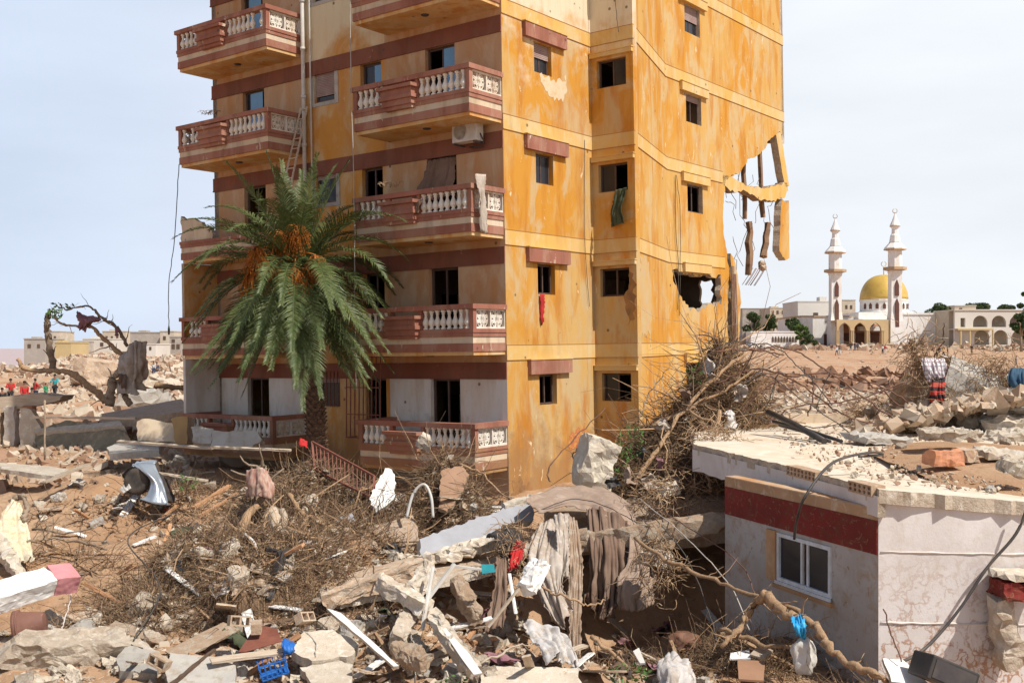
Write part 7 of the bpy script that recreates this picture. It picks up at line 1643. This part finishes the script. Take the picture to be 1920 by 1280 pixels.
# ---- the town on the left
lt = [
 ('ruined_house', 45, 85, 636, 664, 235, BG, 'low broken grey house at the left end of the town', [(52, 58, 645, 652), (70, 75, 645, 652)]),
 ('town_house', 95, 112, 622, 660, 300, BW, 'narrow cream tower house on the skyline', [(101, 105, 630, 636)]),
 ('town_house', 96, 133, 643, 666, 240, BY, 'long low yellowish house in the ruined town', []),
 ('town_house', 133, 160, 641, 668, 250, BG, 'grey broken house right of the yellowish one', [(140, 146, 648, 656)]),
 ('town_house', 155, 210, 636, 665, 255, BWH, 'wide white walled house in the ruined town', [(188, 194, 642, 649), (165, 171, 642, 649)]),
 ('town_house', 192, 236, 622, 660, 290, BW, 'cream house with small windows on the skyline', [(a, a+4, 630, 636) for a in (198, 208, 218, 228)]),
 ('town_house', 244, 302, 624, 664, 265, BG, 'big grey blank block on the skyline', []),
 ('town_house', 300, 326, 622, 662, 262, BW, 'cream gabled block next to the big grey one', [(306, 311, 630, 637)]),
 ('town_house', 318, 340, 632, 664, 248, BG, 'small grey framed house beside the tower', [(322, 328, 645, 654), (331, 337, 645, 654), (322, 328, 636, 642)]),
 ('town_house', 275, 292, 646, 664, 235, BWH, 'little white house in front of the grey block', [(280, 284, 650, 656)]),
]
for (nm, a, b, c, d, Y_, mt, lb, w_) in lt: block(nm, a, b, c, d, Y_, 10, mt, lb, w_, roofbits=[(a+(b-a)*.2, a+(b-a)*.45, c-5)] if (b-a) > 30 else ())
# ------------------------------------------------------------------ left middle distance: ruins
HUT = thing('ruined_hut', 'ruined stone hut with a thatched slab roof at the left edge', 'hut', G(60, 838))
def hr(p): return p-HUT.location
Yh = HUT.location.y
slab('hut_roof', [hr(p) for p in px([(-30, 775), (-30, 748), (60, 738), (118, 742), (112, 750), (50, 764), (-30, 782)], Yh)], 1.2, None, None, [PLANK, CONCM], .03, .2, 3, parent=HUT)
for i, (a, b, c, d, m_) in enumerate([(-30, 12, 765, 845, CONCM), (12, 31, 762, 845, WPARA), (44, 66, 760, 850, BRICK)]):
    o = beam('pillar', hr(P((a+b)/2, d, Yh)), hr(P((a+b)/2, c, Yh)), (b-a)/F*Yh, .4, None, None, [m_], 70+i, .02, 0, clip=0, cuts=10); o.parent = HUT
slab('stone_wall', [hr(p) for p in px([(42, 765), (66, 768), (84, 800), (86, 845), (44, 850)], Yh-.1)], .3, None, None, [STONE, CONCM], .05, .15, 5, parent=HUT)
slab('low_wall', px([(62, 805, 42), (130, 795, 42), (215, 795, 40), (235, 812, 40), (236, 842, 39), (70, 850, 41)], 40), .4, 'long weathered low wall stained dark beside the hut', 'wall', [mat('stained_wall', (.30, .25, .17), (.20, .17, .11), 1.2, c3=(.42, .34, .22), fleck=(.5, .42, .3), bump=.5), CONCW], .05, .3, 3)
slab('wall_coping', px([(62, 803, 42), (225, 790, 40.5), (232, 797, 40), (66, 810, 41.7)], 41), .5, 'pale coping along the long weathered wall', 'coping', [CONCW, CONCW], .04, .3, 3)
slab('broken_wall', px([(257, 790, 35), (268, 785, 35), (322, 792, 34.5), (330, 830, 34), (258, 825, 34.5)], 35), .3, 'grey broken wall with a dark patch near the lowest left balcony', 'wall', [CREAM, CONCW], .04, .25, 4)
slab('ochre_wall', px([(322, 785, 34), (350, 780, 33.6), (352, 832, 33.4), (328, 830, 33.6)], 34), .3, 'short ochre wall touching the lowest left balcony', 'wall', [mat('ochre_render', (.42, .27, .12), (.36, .22, .1), 2, bump=.3), CONCM], .04, .25, 4)
slab('fallen_parapet', px([(358, 800, 32.6), (400, 803, 32.5), (395, 832, 32.2), (360, 826, 32.3)], 32), .25, 'left half of the broken white parapet before the lowest left balcony', 'parapet', [WPARA, CONCW], .05, .2, 4)
slab('fallen_parapet', px([(398, 806, 32.4), (482, 808, 32.0), (492, 825, 31.9), (470, 840, 31.8), (394, 836, 32.1)], 32), .25, 'right half of the broken white parapet with grey stains', 'parapet', [WPARA, CONCW], .05, .2, 5)
slab('fallen_slab', px([(190, 775, 46), (340, 748, 48), (350, 760, 44), (345, 772, 42), (200, 790, 42)], 45), .3, 'brown slab covered with sand behind the broken wall', 'slab', [CONCM, CONCM], .05, .4, 6)
slab('block_kerb', px([(200, 838, 34), (232, 826, 35), (300, 826, 34.5), (298, 846, 33), (205, 850, 33)], 34), .2, 'row of concrete blocks edging the sand', 'kerb', [CONCG, CONCG], .04, .3, 6)
slab('concrete_strip', px([(0, 868, 31), (90, 872, 30.5), (130, 880, 30), (100, 892, 29), (0, 878, 30)], 30), .12, 'pale edge of a buried slab along the sand flat on the left', 'slab', [CONCW, CONCW], .05, .25, 6)
beam('plank', P(62, 782, 40), P(255, 784, 38), .1, .08, 'long thin board lying over the weathered wall', 'plank', [PLANK], 5, .006, clip=0)
branch('pole', px([(84, 862), (84, 750)], 33), .03, .03, 'thin grey pole standing in front of the weathered wall', 'pole', BARK, 0, 3, wob=.01)
# bare tree with cloths
BT_ = branch('bare_tree', px([(200, 755, 44), (190, 742, 44), (165, 722, 44), (135, 700, 44), (100, 695, 44), (70, 695, 44), (45, 690, 44), (33, 673, 44)], 44), .16, .07, 'thick bare trunk leaning to the left over the ruins', 'tree', WOOD, 3, 71, tl=1.)
branch('bare_tree', px([(100, 692), (95, 660), (90, 625), (88, 600), (93, 588)], 46), .15, .12, 'broken upright trunk with green leaves at its tip', 'tree', BARK, 3, 72, tl=.8)
branch('bare_tree', px([(230, 665), (205, 645), (185, 625), (170, 612), (150, 612), (120, 608), (102, 596)], 44), .10, .035, 'lower thin bough arching left from the draped tarpaulin', 'branch', WOOD, 8, 73, tl=1.)
branch('bare_tree', px([(238, 648), (225, 622), (212, 608), (190, 595), (172, 577), (150, 575), (125, 580), (112, 570)], 44.2), .08, .025, 'upper thin bough arching to the left above the purple cloth', 'branch', BARK, 12, 74, tl=1.)
branch('root_stump', px([(205, 760), (208, 730), (215, 705), (240, 690)], 43.6), .2, .12, 'root stump under the draped tarpaulin', 'stump', BARK, 6, 75, tl=.8)
branch('root_stump', px([(245, 758), (230, 735), (222, 712)], 43.6), .13, .09, 'short prop leg right of the draped root stump', 'stump', BARK, 3, 76, tl=.6)
leaves_obj('tree_leaves', [(*pz(103, 588, 45.6), .35, .3, .25, 70, .1), (*pz(118, 572, 44), .5, .3, .15, 25, .09)], LEAF, 'green leaves left at the tips of the broken trees', None, 9, 'stuff')
cloth('tarpaulin', [px([(232, 660, 43.6), (250, 640, 43.4), (275, 640, 43.8)], 43), px([(228, 680, 43.4), (252, 672, 43), (274, 672, 43.6)], 43), px([(222, 702, 43.3), (250, 710, 42.9), (270, 705, 43.5)], 43), px([(232, 735, 43.3), (248, 738, 43), (262, 725, 43.4)], 43)], 'grey tarpaulin draped over the root stump', CLOTHG, 'tarpaulin', .22, 2.2, 40, 36, 21, .03)
cloth('dark_rag', [px([(222, 700), (236, 702)], 43.2), px([(222, 725), (238, 722)], 43.1), px([(230, 742), (236, 740)], 43.2)], 'dark rag hanging below the grey tarpaulin', CLOTHD, 'rag', .1, 2, 16, 16, 22)
cloth('purple_cloth', [px([(144, 583), (168, 592), (190, 597)], 44), px([(146, 600, 43.8), (165, 604, 43.6), (186, 602, 43.9)], 44), px([(148, 615), (158, 618), (168, 612)], 44)], 'purple patterned cloth caught in the boughs', CLOTHP, 'cloth', .12, 2, 24, 24, 23)
cloth('red_rag', [px([(216, 615), (222, 616)], 44), px([(215, 630), (222, 630)], 44)], 'small dark red rag hanging from the upper bough', CLOTHP, 'rag', .05, 1, 10, 10, 24)
branch('log', px([(290, 722), (315, 725), (345, 728)], 52), .16, .12, 'orange brown log lying in the rubble beside the tower', 'log', WOOD, 3, 78, tl=1.)
for i, (x, y, Y_, s, m_, lb) in enumerate([(188, 695, 100, (4, 3, 3.2), CONCM, 'brown boulder like ruin in the middle of the rubble field'), (268, 728, 62, (2.8, 2, 1.8), CONCG, 'grey fallen block in the rubble field near the tower'), (205, 690, 110, (3.4, 2, 2.), CONCW, 'pale fallen block beside the brown ruin'), (300, 690, 95, (4.5, 1.4, 1.), CONCW, 'long pale fallen slab in the rubble field')]):
    p = P(x, y, Y_); piece('ruin_block', rock_mesh('ruin_block', *s, 300+i, 6, 4, .2, [m_]), V(p.x, p.y, gzs(p.x, p.y)+s[2]*.3), eul(0, 10, 20*i), lb, 'rubble')

# ------------------------------------------------------------------ people
SKIN = mat('skin', (.22, .11, .07), bump=0); HAIR = mat('black_hair', (.02, .016, .014), bump=0)
def skinned(name, verts, edges, radii, m_, parent, sub=1, root=0):
    me = bpy.data.meshes.new(name); me.from_pydata([tuple(v) for v in verts], edges, []); o_ = bpy.data.objects.new(name, me); COL.objects.link(o_); o_.parent = parent
    bm = bmesh.new(); bm.from_mesh(me); ly = bm.verts.layers.skin.verify()
    for i, v in enumerate(bm.verts):
        v[ly].radius = radii[i] if isinstance(radii[i], tuple) else (radii[i], radii[i]); v[ly].use_root = (i == root)
    bm.to_mesh(me); bm.free()
    s_ = o_.modifiers.new('skin', 'SKIN'); s_.use_smooth_shade = True; sb = o_.modifiers.new('sub', 'SUBSURF'); sb.levels = sub; sb.render_levels = sub
    me.materials.append(m_); return o_
def person(loc, rz, top_m, leg_m, label, pose=0, h=1.72, seated=False, group=None):
    t = thing('person', label, 'person', loc, (0, 0, rz), group); s = h/1.72; r = random.Random(int(loc[0]*10)); st = .12 if pose == 0 else .24
    hip = .88 if not seated else .45
    J = dict(pel=(0, 0, hip), sp=(0, .01, hip+.24), ch=(0, 0, hip+.46), ne=(0, 0, hip+.60), hd=(0, -.02, hip+.70), tp=(0, -.01, hip+.82))
    V_ = [J['pel'], J['sp'], J['ch'], J['ne'], J['hd'], J['tp']]; E = [(0, 1), (1, 2), (2, 3), (3, 4), (4, 5)]; Rd = [(.13, .10), (.12, .09), (.15, .10), .052, (.078, .09), (.06, .07)]
    def chain(st_, pts, rs):
        prev = st_
        for p, q in zip(pts, rs): V_.append(p); Rd.append(q); E.append((prev, len(V_)-1)); prev = len(V_)-1
    for s_ in (-1, 1):
        sw = st*s_*(1 if pose else .3)
        if seated: lp = [(.10*s_, -.05, hip-.02), (.13*s_, -.42, hip+.05), (.13*s_, -.45, .08), (.13*s_, -.60, .04)]
        else: lp = [(.09*s_, 0, hip-.08), (.10*s_, -sw*.6-.02, hip*.54), (.10*s_, -sw+.02, .07), (.10*s_, -sw-.13, .03)]
        chain(0, lp, [.085, .060, .042, .035])
        if pose == 2: ap = [(.19*s_, 0, hip+.50), (.25*s_, -.12, hip+.26), (.12*s_, -.30, hip+.30), (.08*s_, -.36, hip+.30)]
        else: ap = [(.19*s_, 0, hip+.50), (.23*s_, .02+sw*.3, hip+.22), (.22*s_, -.06+sw*.5, hip-.02), (.22*s_, -.08+sw*.5, hip-.12)]
        chain(2, ap, [.052, .042, .032, .028])
    b = skinned('body', V_, E, Rd, SKIN, t)
    # clothes follow the body
    tv = [V_[0], V_[1], V_[2]]; te = [(0, 1), (1, 2)]; tr = [(.15, .12), (.14, .115), (.17, .12)]
    for k in (0, 1):
        o_ = 6+k*8+4; tv += [V_[o_], V_[o_+1], V_[o_+2]]; n = len(tv); te += [(2, n-3), (n-3, n-2), (n-2, n-1)]; tr += [.068, .056, .045]
    skinned('shirt', tv, te, tr, top_m, t)
    lv = [V_[0]]; le = []; lr = [(.145, .125)]
    for k in (0, 1):
        o_ = 6+k*8; lv += [V_[o_], V_[o_+1], V_[o_+2]]; n = len(lv); le += [(0, n-3), (n-3, n-2), (n-2, n-1)]; lr += [.10, .078, .06]
    skinned('trousers', lv, le, lr, leg_m, t)
    m_ = MB(); m_.lathe([(.085, 0), (.10, .04), (.09, .09), (.05, .125), (.01, .135)], 10, (0, .0, hip+.715)); m_.build('hair', HAIR, t)
    t.scale = (s, s, s); return t
def cm(n, c): return mat('clothes_'+n, c, bump=0)
CR_, CK, CB, CGN, CWt, CGy, CY = cm('red', (.50, .03, .03)), cm('black', (.03, .03, .035)), cm('navy', (.04, .06, .12)), cm('green', (.02, .28, .13)), cm('white', (.6, .6, .58)), cm('grey', (.2, .2, .2)), cm('yellow', (.55, .38, .03))
def gp(x, Y_): p = P(x, 0, Y_); return V(p.x, Y_, gzs(p.x, Y_))
for (x, Y_, rz, a, b, lb, ps, h, sd_) in [
 (20, 72, .4, CR_, CK, 'person in a red shirt standing behind the orange heap on the left', 2, 1.75, False),
 (46, 66, .8, CR_, CK, 'person in a red top with black trousers walking on the rubble', 1, 1.78, False),
 (60, 64, -.5, CK, CK, 'person all in black next to the red dressed walkers', 0, 1.75, False),
 (66, 70, 2.5, CR_, CB, 'person with a red top bending beside the black dressed one', 2, 1.6, False),
 (103, 78, 0, mat('clothes_teal', (.03, .35, .38), bump=0), CK, 'person in a teal shirt standing below the broken upright trunk', 2, 1.8, False),
 (86, 80, 1., CGN, CGN, 'child sized person in green left of the teal shirt', 0, 1.2, False),
 (4, 64, 1., CK, CB, 'person in dark clothes at the very left edge', 0, 1.6, False),
 (288, 128, 0, CWt, CB, 'person in a white shirt out in the rubble field beside the tower', 0, 1.75, False),
 (294, 130, .6, CB, CK, 'person in navy beside the white shirt in the rubble field', 0, 1.75, False)]:
    person(gp(x, Y_), rz, a, b, lb, ps, h, sd_)
for i, (x, Y_, a, b, lb, ps) in enumerate([
 (1427, 205, CK, CB, 'left person of the pair walking near the broken pillar', 1), (1433, 207, CWt, CK, 'pale shirted person of the pair walking near the broken pillar', 1),
 (1569, 190, CWt, CB, 'person in white of the pair crossing the flood plain below the left minaret', 1), (1575, 192, CGy, CWt, 'person in grey of the pair crossing the flood plain below the left minaret', 1),
 (1595, 216, CK, CK, 'dark clothed person alone left of the portico steps', 0), (1603, 217, CK, CB, 'left person of the two standing before the middle arch', 0), (1608, 218, CB, CK, 'right person of the two standing before the middle arch', 0),
 (1655, 196, CWt, CK, 'person with a white top beside the red dressed one below the right minaret', 0), (1660, 195, CR_, CWt, 'red dressed person below the right minaret', 0),
 (1757, 186, CK, CK, 'leftmost dark dressed person of the group on the right', 0), (1761, 187, CB, CK, 'navy dressed person of the group on the right', 1), (1769, 185, CY, CK, 'person with a yellowish top in the group on the right', 1), (1777, 186, CK, CGy, 'rightmost person of the group on the right', 0),
 (1822, 200, CK, CK, 'single dark person right of the group near the rubble', 0), (1905, 140, CB, CGy, 'person walking close to the right picture edge', 1)]):
    person(gp(x, Y_), U(-1, 1), a, b, lb, ps, U(1.65, 1.8))

# ------------------------------------------------------------------ branches, bars and cables of the tall heap
hb = [
 ('branch', [(1190, 905, 24.6), (1240, 830, 25.2), (1290, 760, 26.0), (1350, 700, 26.6), (1400, 660, 27.0)], .06, .04, 'thick branch climbing diagonally up the tall heap', WOOD, 10),
 ('branch', [(1225, 800, 25.8), (1300, 760, 26.2), (1370, 725, 26.4), (1430, 680, 26.6)], .05, .025, 'second bare branch crossing the top of the tall heap', WOOD, 8),
 ('branch', [(1350, 770, 25.2), (1340, 830, 24.6), (1330, 885, 24.0), (1332, 920, 23.6)], .05, .03, 'pale bare branch hanging straight down over the roof corner', WOOD, 4),
 ('branch', [(1290, 770, 25.5), (1350, 800, 24.8), (1385, 840, 24.2), (1418, 895, 23.6)], .035, .012, 'forked twig hanging over the roof edge', WOOD, 8),
 ('branch', [(1196, 790, 26.5), (1215, 740, 27), (1245, 700, 27.4), (1262, 670, 27.6)], .02, .01, 'thin twig standing up against the orange wall', BARK, 6),
 ('branch', [(1030, 905, 24.4), (1032, 870, 24.6), (1080, 820, 25.2), (1135, 765, 26.0)], .016, .012, 'thin bent rod in front of the orange end wall', REBAR, 0),
 ('branch', [(860, 870, 25.6), (900, 885, 25.2), (940, 925, 24.5), (975, 945, 24)], .03, .015, 'curved twig reaching from the heap to the orange corner', WOOD, 6),
 ('branch', [(1080, 880, 24.6), (1075, 850, 24.8), (1090, 835, 25)], .02, .01, 'tiny twig left of the limestone boulder', WOODD, 5),
]
for i, (nm, pts, r0, r1, lb, m_, tw) in enumerate(hb): branch(nm, px(pts, 25), r0, r1, lb, 'branch', m_, tw, 90+i, tl=.7)
rb = [[(1330, 700), (1380, 660), (1440, 645), (1500, 690), (1560, 760)], [(1340, 720), (1420, 690), (1500, 720), (1570, 770), (1640, 800)], [(1360, 740), (1440, 700), (1530, 710), (1620, 735)], [(1380, 780), (1450, 720), (1540, 700), (1630, 720), (1700, 770)],
      [(1300, 690), (1350, 650), (1400, 640), (1460, 670)], [(1410, 660), (1470, 650), (1560, 700), (1680, 790)], [(1400, 720), (1430, 700), (1520, 760), (1620, 830)], [(1440, 790), (1500, 760), (1600, 750), (1700, 715)],
      [(1460, 690), (1450, 730), (1430, 770)], [(1520, 700), (1525, 730), (1515, 780)], [(1560, 690), (1545, 720), (1530, 765)], [(1340, 660), (1400, 655), (1470, 665)], [(1380, 770), (1500, 800), (1600, 790)], [(1600, 700), (1680, 740), (1740, 780)]]
RODL = ['dark rod arching from the tall heap and dropping steeply to the black pipes', 'rusty rod reaching from the tall heap far right onto the roof', 'dark rod running nearly level above the stony river bed', 'long rusty rod ending at the foot of the debris post',
 'short dark rod arching over the very top of the tall heap', 'longest rusty rod sloping straight down to the flat grey roof slab', 'dark rod dipping low over the roof behind the black pipes', 'rusty rod climbing towards the debris post from the black pipes',
 'short curved dark rod crossing the others left of the river bed', 'short rusty rod standing upright like a hook on the roof edge', 'thin dark rod leaning left above the black pipes', 'short rusty rod level across the broken pillar', 'dark rod lying low along the rear kerb of the roof', 'rusty rod sagging towards the leaning wall lump']
for i, p_ in enumerate(rb):
    cable('rebar', px(p_, 25.6+.25*(i % 5)), .013+.006*(i % 2), RODL[i], REBAR if i % 2 else WIRE, 'rod', 'bent rods springing from the tall heap', .03, i)

wires = [([(1185, 930, 22.2), (1240, 985, 20), (1290, 1050, 18.6), (1330, 1150, 17.2), (1345, 1210, 16.6)], 'thin wire falling from the brown blanket to the straw, leftmost of three'), ([(1200, 935, 22), (1290, 1010, 19.6), (1370, 1100, 17.6), (1405, 1180, 16.4)], 'thin wire falling past the window wall, middle of three'), ([(1210, 940, 22), (1310, 1000, 19.6), (1390, 1060, 17.8), (1420, 1130, 16.6)], 'thin wire falling nearest the window, rightmost of three'),
 ([(700, 1060, 19.4), (706, 1100, 18.6), (735, 1150, 17.8), (770, 1200, 16.8), (778, 1285, 15.8)], 'brown wire looping down the middle of the fallen slab'), ([(540, 1190, 17.4), (560, 1180, 17.4), (590, 1200, 17), (592, 1230, 16.5)], 'black wire bent over the broad pinkish slab'),
 ([(128, 1060, 19), (133, 1110, 18.6), (122, 1160, 18), (115, 1180, 17.8)], 'white string hanging over the pink beam end'), ([(250, 1200, 17.2), (300, 1100, 18.5), (240, 1010, 20.4), (330, 960, 21.8)], 'thin dark rod crossing the sand'),
 ([(1500, 1150, 15.8), (1530, 1200, 15.3), (1570, 1230, 15)], 'short thin wire by the blue bag'), ([(1657, 1140, 14.6), (1672, 1190, 14.6), (1690, 1240, 14.5)], 'dark rod leaning at the corner of the white walls'), ([(1000, 960, 21.4), (1080, 935, 22), (1160, 960, 21.4), (1210, 1000, 20.6), (1225, 1080, 19.8)], 'black wire looping over the brown blanket'),
 ([(480, 1030, 20.2), (440, 1060, 20), (380, 1100, 19.4), (330, 1110, 19.2)], 'black wire arching out of the straw tangle')]
for i, (p_, lb) in enumerate(wires): cable('wire', px(p_, 20), .010 if i not in (3, 6) else .013, lb, [WIRE, CONCG, REBAR][i % 3] if i != 5 else WPLAST, 'wire', None, .01, i)
# wires on the tower faces (hang from above) and the loose cable at the left
def tl(*a): return TM @ V(*a)
for i, (p_, lb, r_) in enumerate([
 ([(.05, 9.6, 9.8), (.06, 9.55, 8.), (.05, 9.7, 6.6), (.06, 9.6, 5.2)], 'thin dark wire hanging down the slanting orange wall', .012), ([(.05, 9.7, 9.8), (.08, 9.85, 8.4), (.06, 9.8, 6.2), (.05, 9.72, 5.)], 'second thin wire close beside it on the slanting wall', .010),
 ([(.85, 4.40, 19.), (.9, 4.36, 16.), (1.0, 4.34, 14.), (1.1, 4.3, 13.3)], 'thin wire over the kitchen window recess', .010), ([(.03, 4.0, 10.2), (.05, 3.9, 7.), (.04, 4.1, 5.2)], 'thin wire down the right part of the orange end wall', .008),
 ([(-4.2, -1.5, 19.), (-4.25, -1.5, 12.), (-4.2, -1.5, 8.2), (-4.15, -1.6, 5.0), (-3.95, -1.8, 2.9)], 'long pale cord hanging down past the right balconies', .014),
 ([(-12.3, -1.45, 10.2), (-12.5, -1.5, 8.), (-12.8, -1.55, 6.3), (-12.85, -1.55, 4.9)], 'loose cable dangling free at the left corner of the tower', .014)]):
    cable('wire', [tl(*q) for q in p_], r_, lb, WIRE if i != 4 else CONCG, 'wire', None, .01, i)
m = MB(); m.lathe([(.03, -.18), (.04, 0), (.02, .12)], 8, tl(-12.85, -1.55, 4.8)); tagp(m.build('cable_end', WIRE, None), 'black plug at the end of the loose cable left of the tower', 'plug')
# cloths on the tower
def tcloth(nm, rows, lb, m_, **k): return cloth(nm, [[tl(*q) for q in r_] for r_ in rows], lb, m_, 'cloth', **k)
tcloth('beige_cloth', [[(.10, -1.35, BT(1)+1.80), (.10, -.95, BT(1)+1.82)], [(.16, -1.32, BT(1)+1.1), (.14, -1.0, BT(1)+1.1)], [(.15, -1.2, BT(1)+.3), (.14, -.95, BT(1)+.25)]], 'beige cloth hanging over the side rail of the third right balcony', CLOTHG, fold=.05, freq=2, nu=20, nv=24, seed=31)
tcloth('black_cloth', [[(-1.9, -1.52, BT(1)+1.2), (-1.6, -1.54, BT(1)+1.3)], [(-2.0, -1.54, BT(1)+.95), (-1.75, -1.55, BT(1)+.9)]], 'black rag squeezed through the balusters of the third right balcony', CLOTHD, fold=.05, freq=2, nu=12, nv=12, seed=32)
tcloth('green_garment', [[(.85, 4.38, PT(2)-1.70), (1.25, 4.36, PT(2)-1.66)], [(.78, 4.30, PT(2)-2.2), (1.15, 4.28, PT(2)-2.2)], [(.72, 4.33, PT(2)-2.8), (1.2, 4.32, PT(2)-2.7)]], 'dark green garment hanging out of the kitchen window', CLOTHGR, fold=.06, freq=2, nu=20, nv=20, seed=33)
tcloth('red_rag', [[(.04, 1.52, PT(1)-1.70), (.04, 1.72, PT(1)-1.70)], [(.05, 1.54, PT(1)-2.1), (.05, 1.7, PT(1)-2.1)], [(.05, 1.58, PT(1)-2.6), (.05, 1.66, PT(1)-2.5)]], 'narrow red rag hanging from a window of the orange end wall', CLOTHR, fold=.03, freq=1.5, nu=10, nv=18, seed=34)
o = tcloth('brown_curtain', [[(-2.7, .05, BT(2)-.5), (-2.2, .0, BT(2)-.5), (-1.7, .05, BT(2)-.5)], [(-2.9, -.1, BT(2)-1.1), (-2.3, -.05, BT(2)-1.1), (-1.7, .0, BT(2)-1.0)], [(-3.2, -.3, BT(2)-1.7), (-2.6, -.2, BT(2)-1.7), (-1.75, -.05, BT(2)-1.6)]], 'torn brown curtain blown out of the door above the third right balcony', CLOTHD, fold=.06, freq=3, nu=30, nv=20, seed=35)
# junk on the balconies
for i, (q, lb) in enumerate([((-3.9, -1.35, BT(0)+1.75), 'withered twigs on the planter of the second right balcony'), ((-2.9, -1.4, BT(1)+1.8), 'withered twigs on the planter of the third right balcony'), ((-10.8, -1.35, BT(2)+1.8), 'dry plant on the planter of the third left balcony')]):
    m_ = MB(); r_ = random.Random(i)
    for _ in range(26):
        p0 = tl(*q)+V(r_.uniform(-.25, .25), r_.uniform(-.1, .1), -.05); p1 = p0+V(r_.uniform(-.2, .2), r_.uniform(-.1, .1), r_.uniform(.05, .2)); m_.tube([p0, p0.lerp(p1, .5)+V(0, 0, .05), p1+V(r_.uniform(-.1, .1), 0, -.03)], .008, 3)
    tagp(m_.build('dry_plant', TWIG), lb, 'plant')
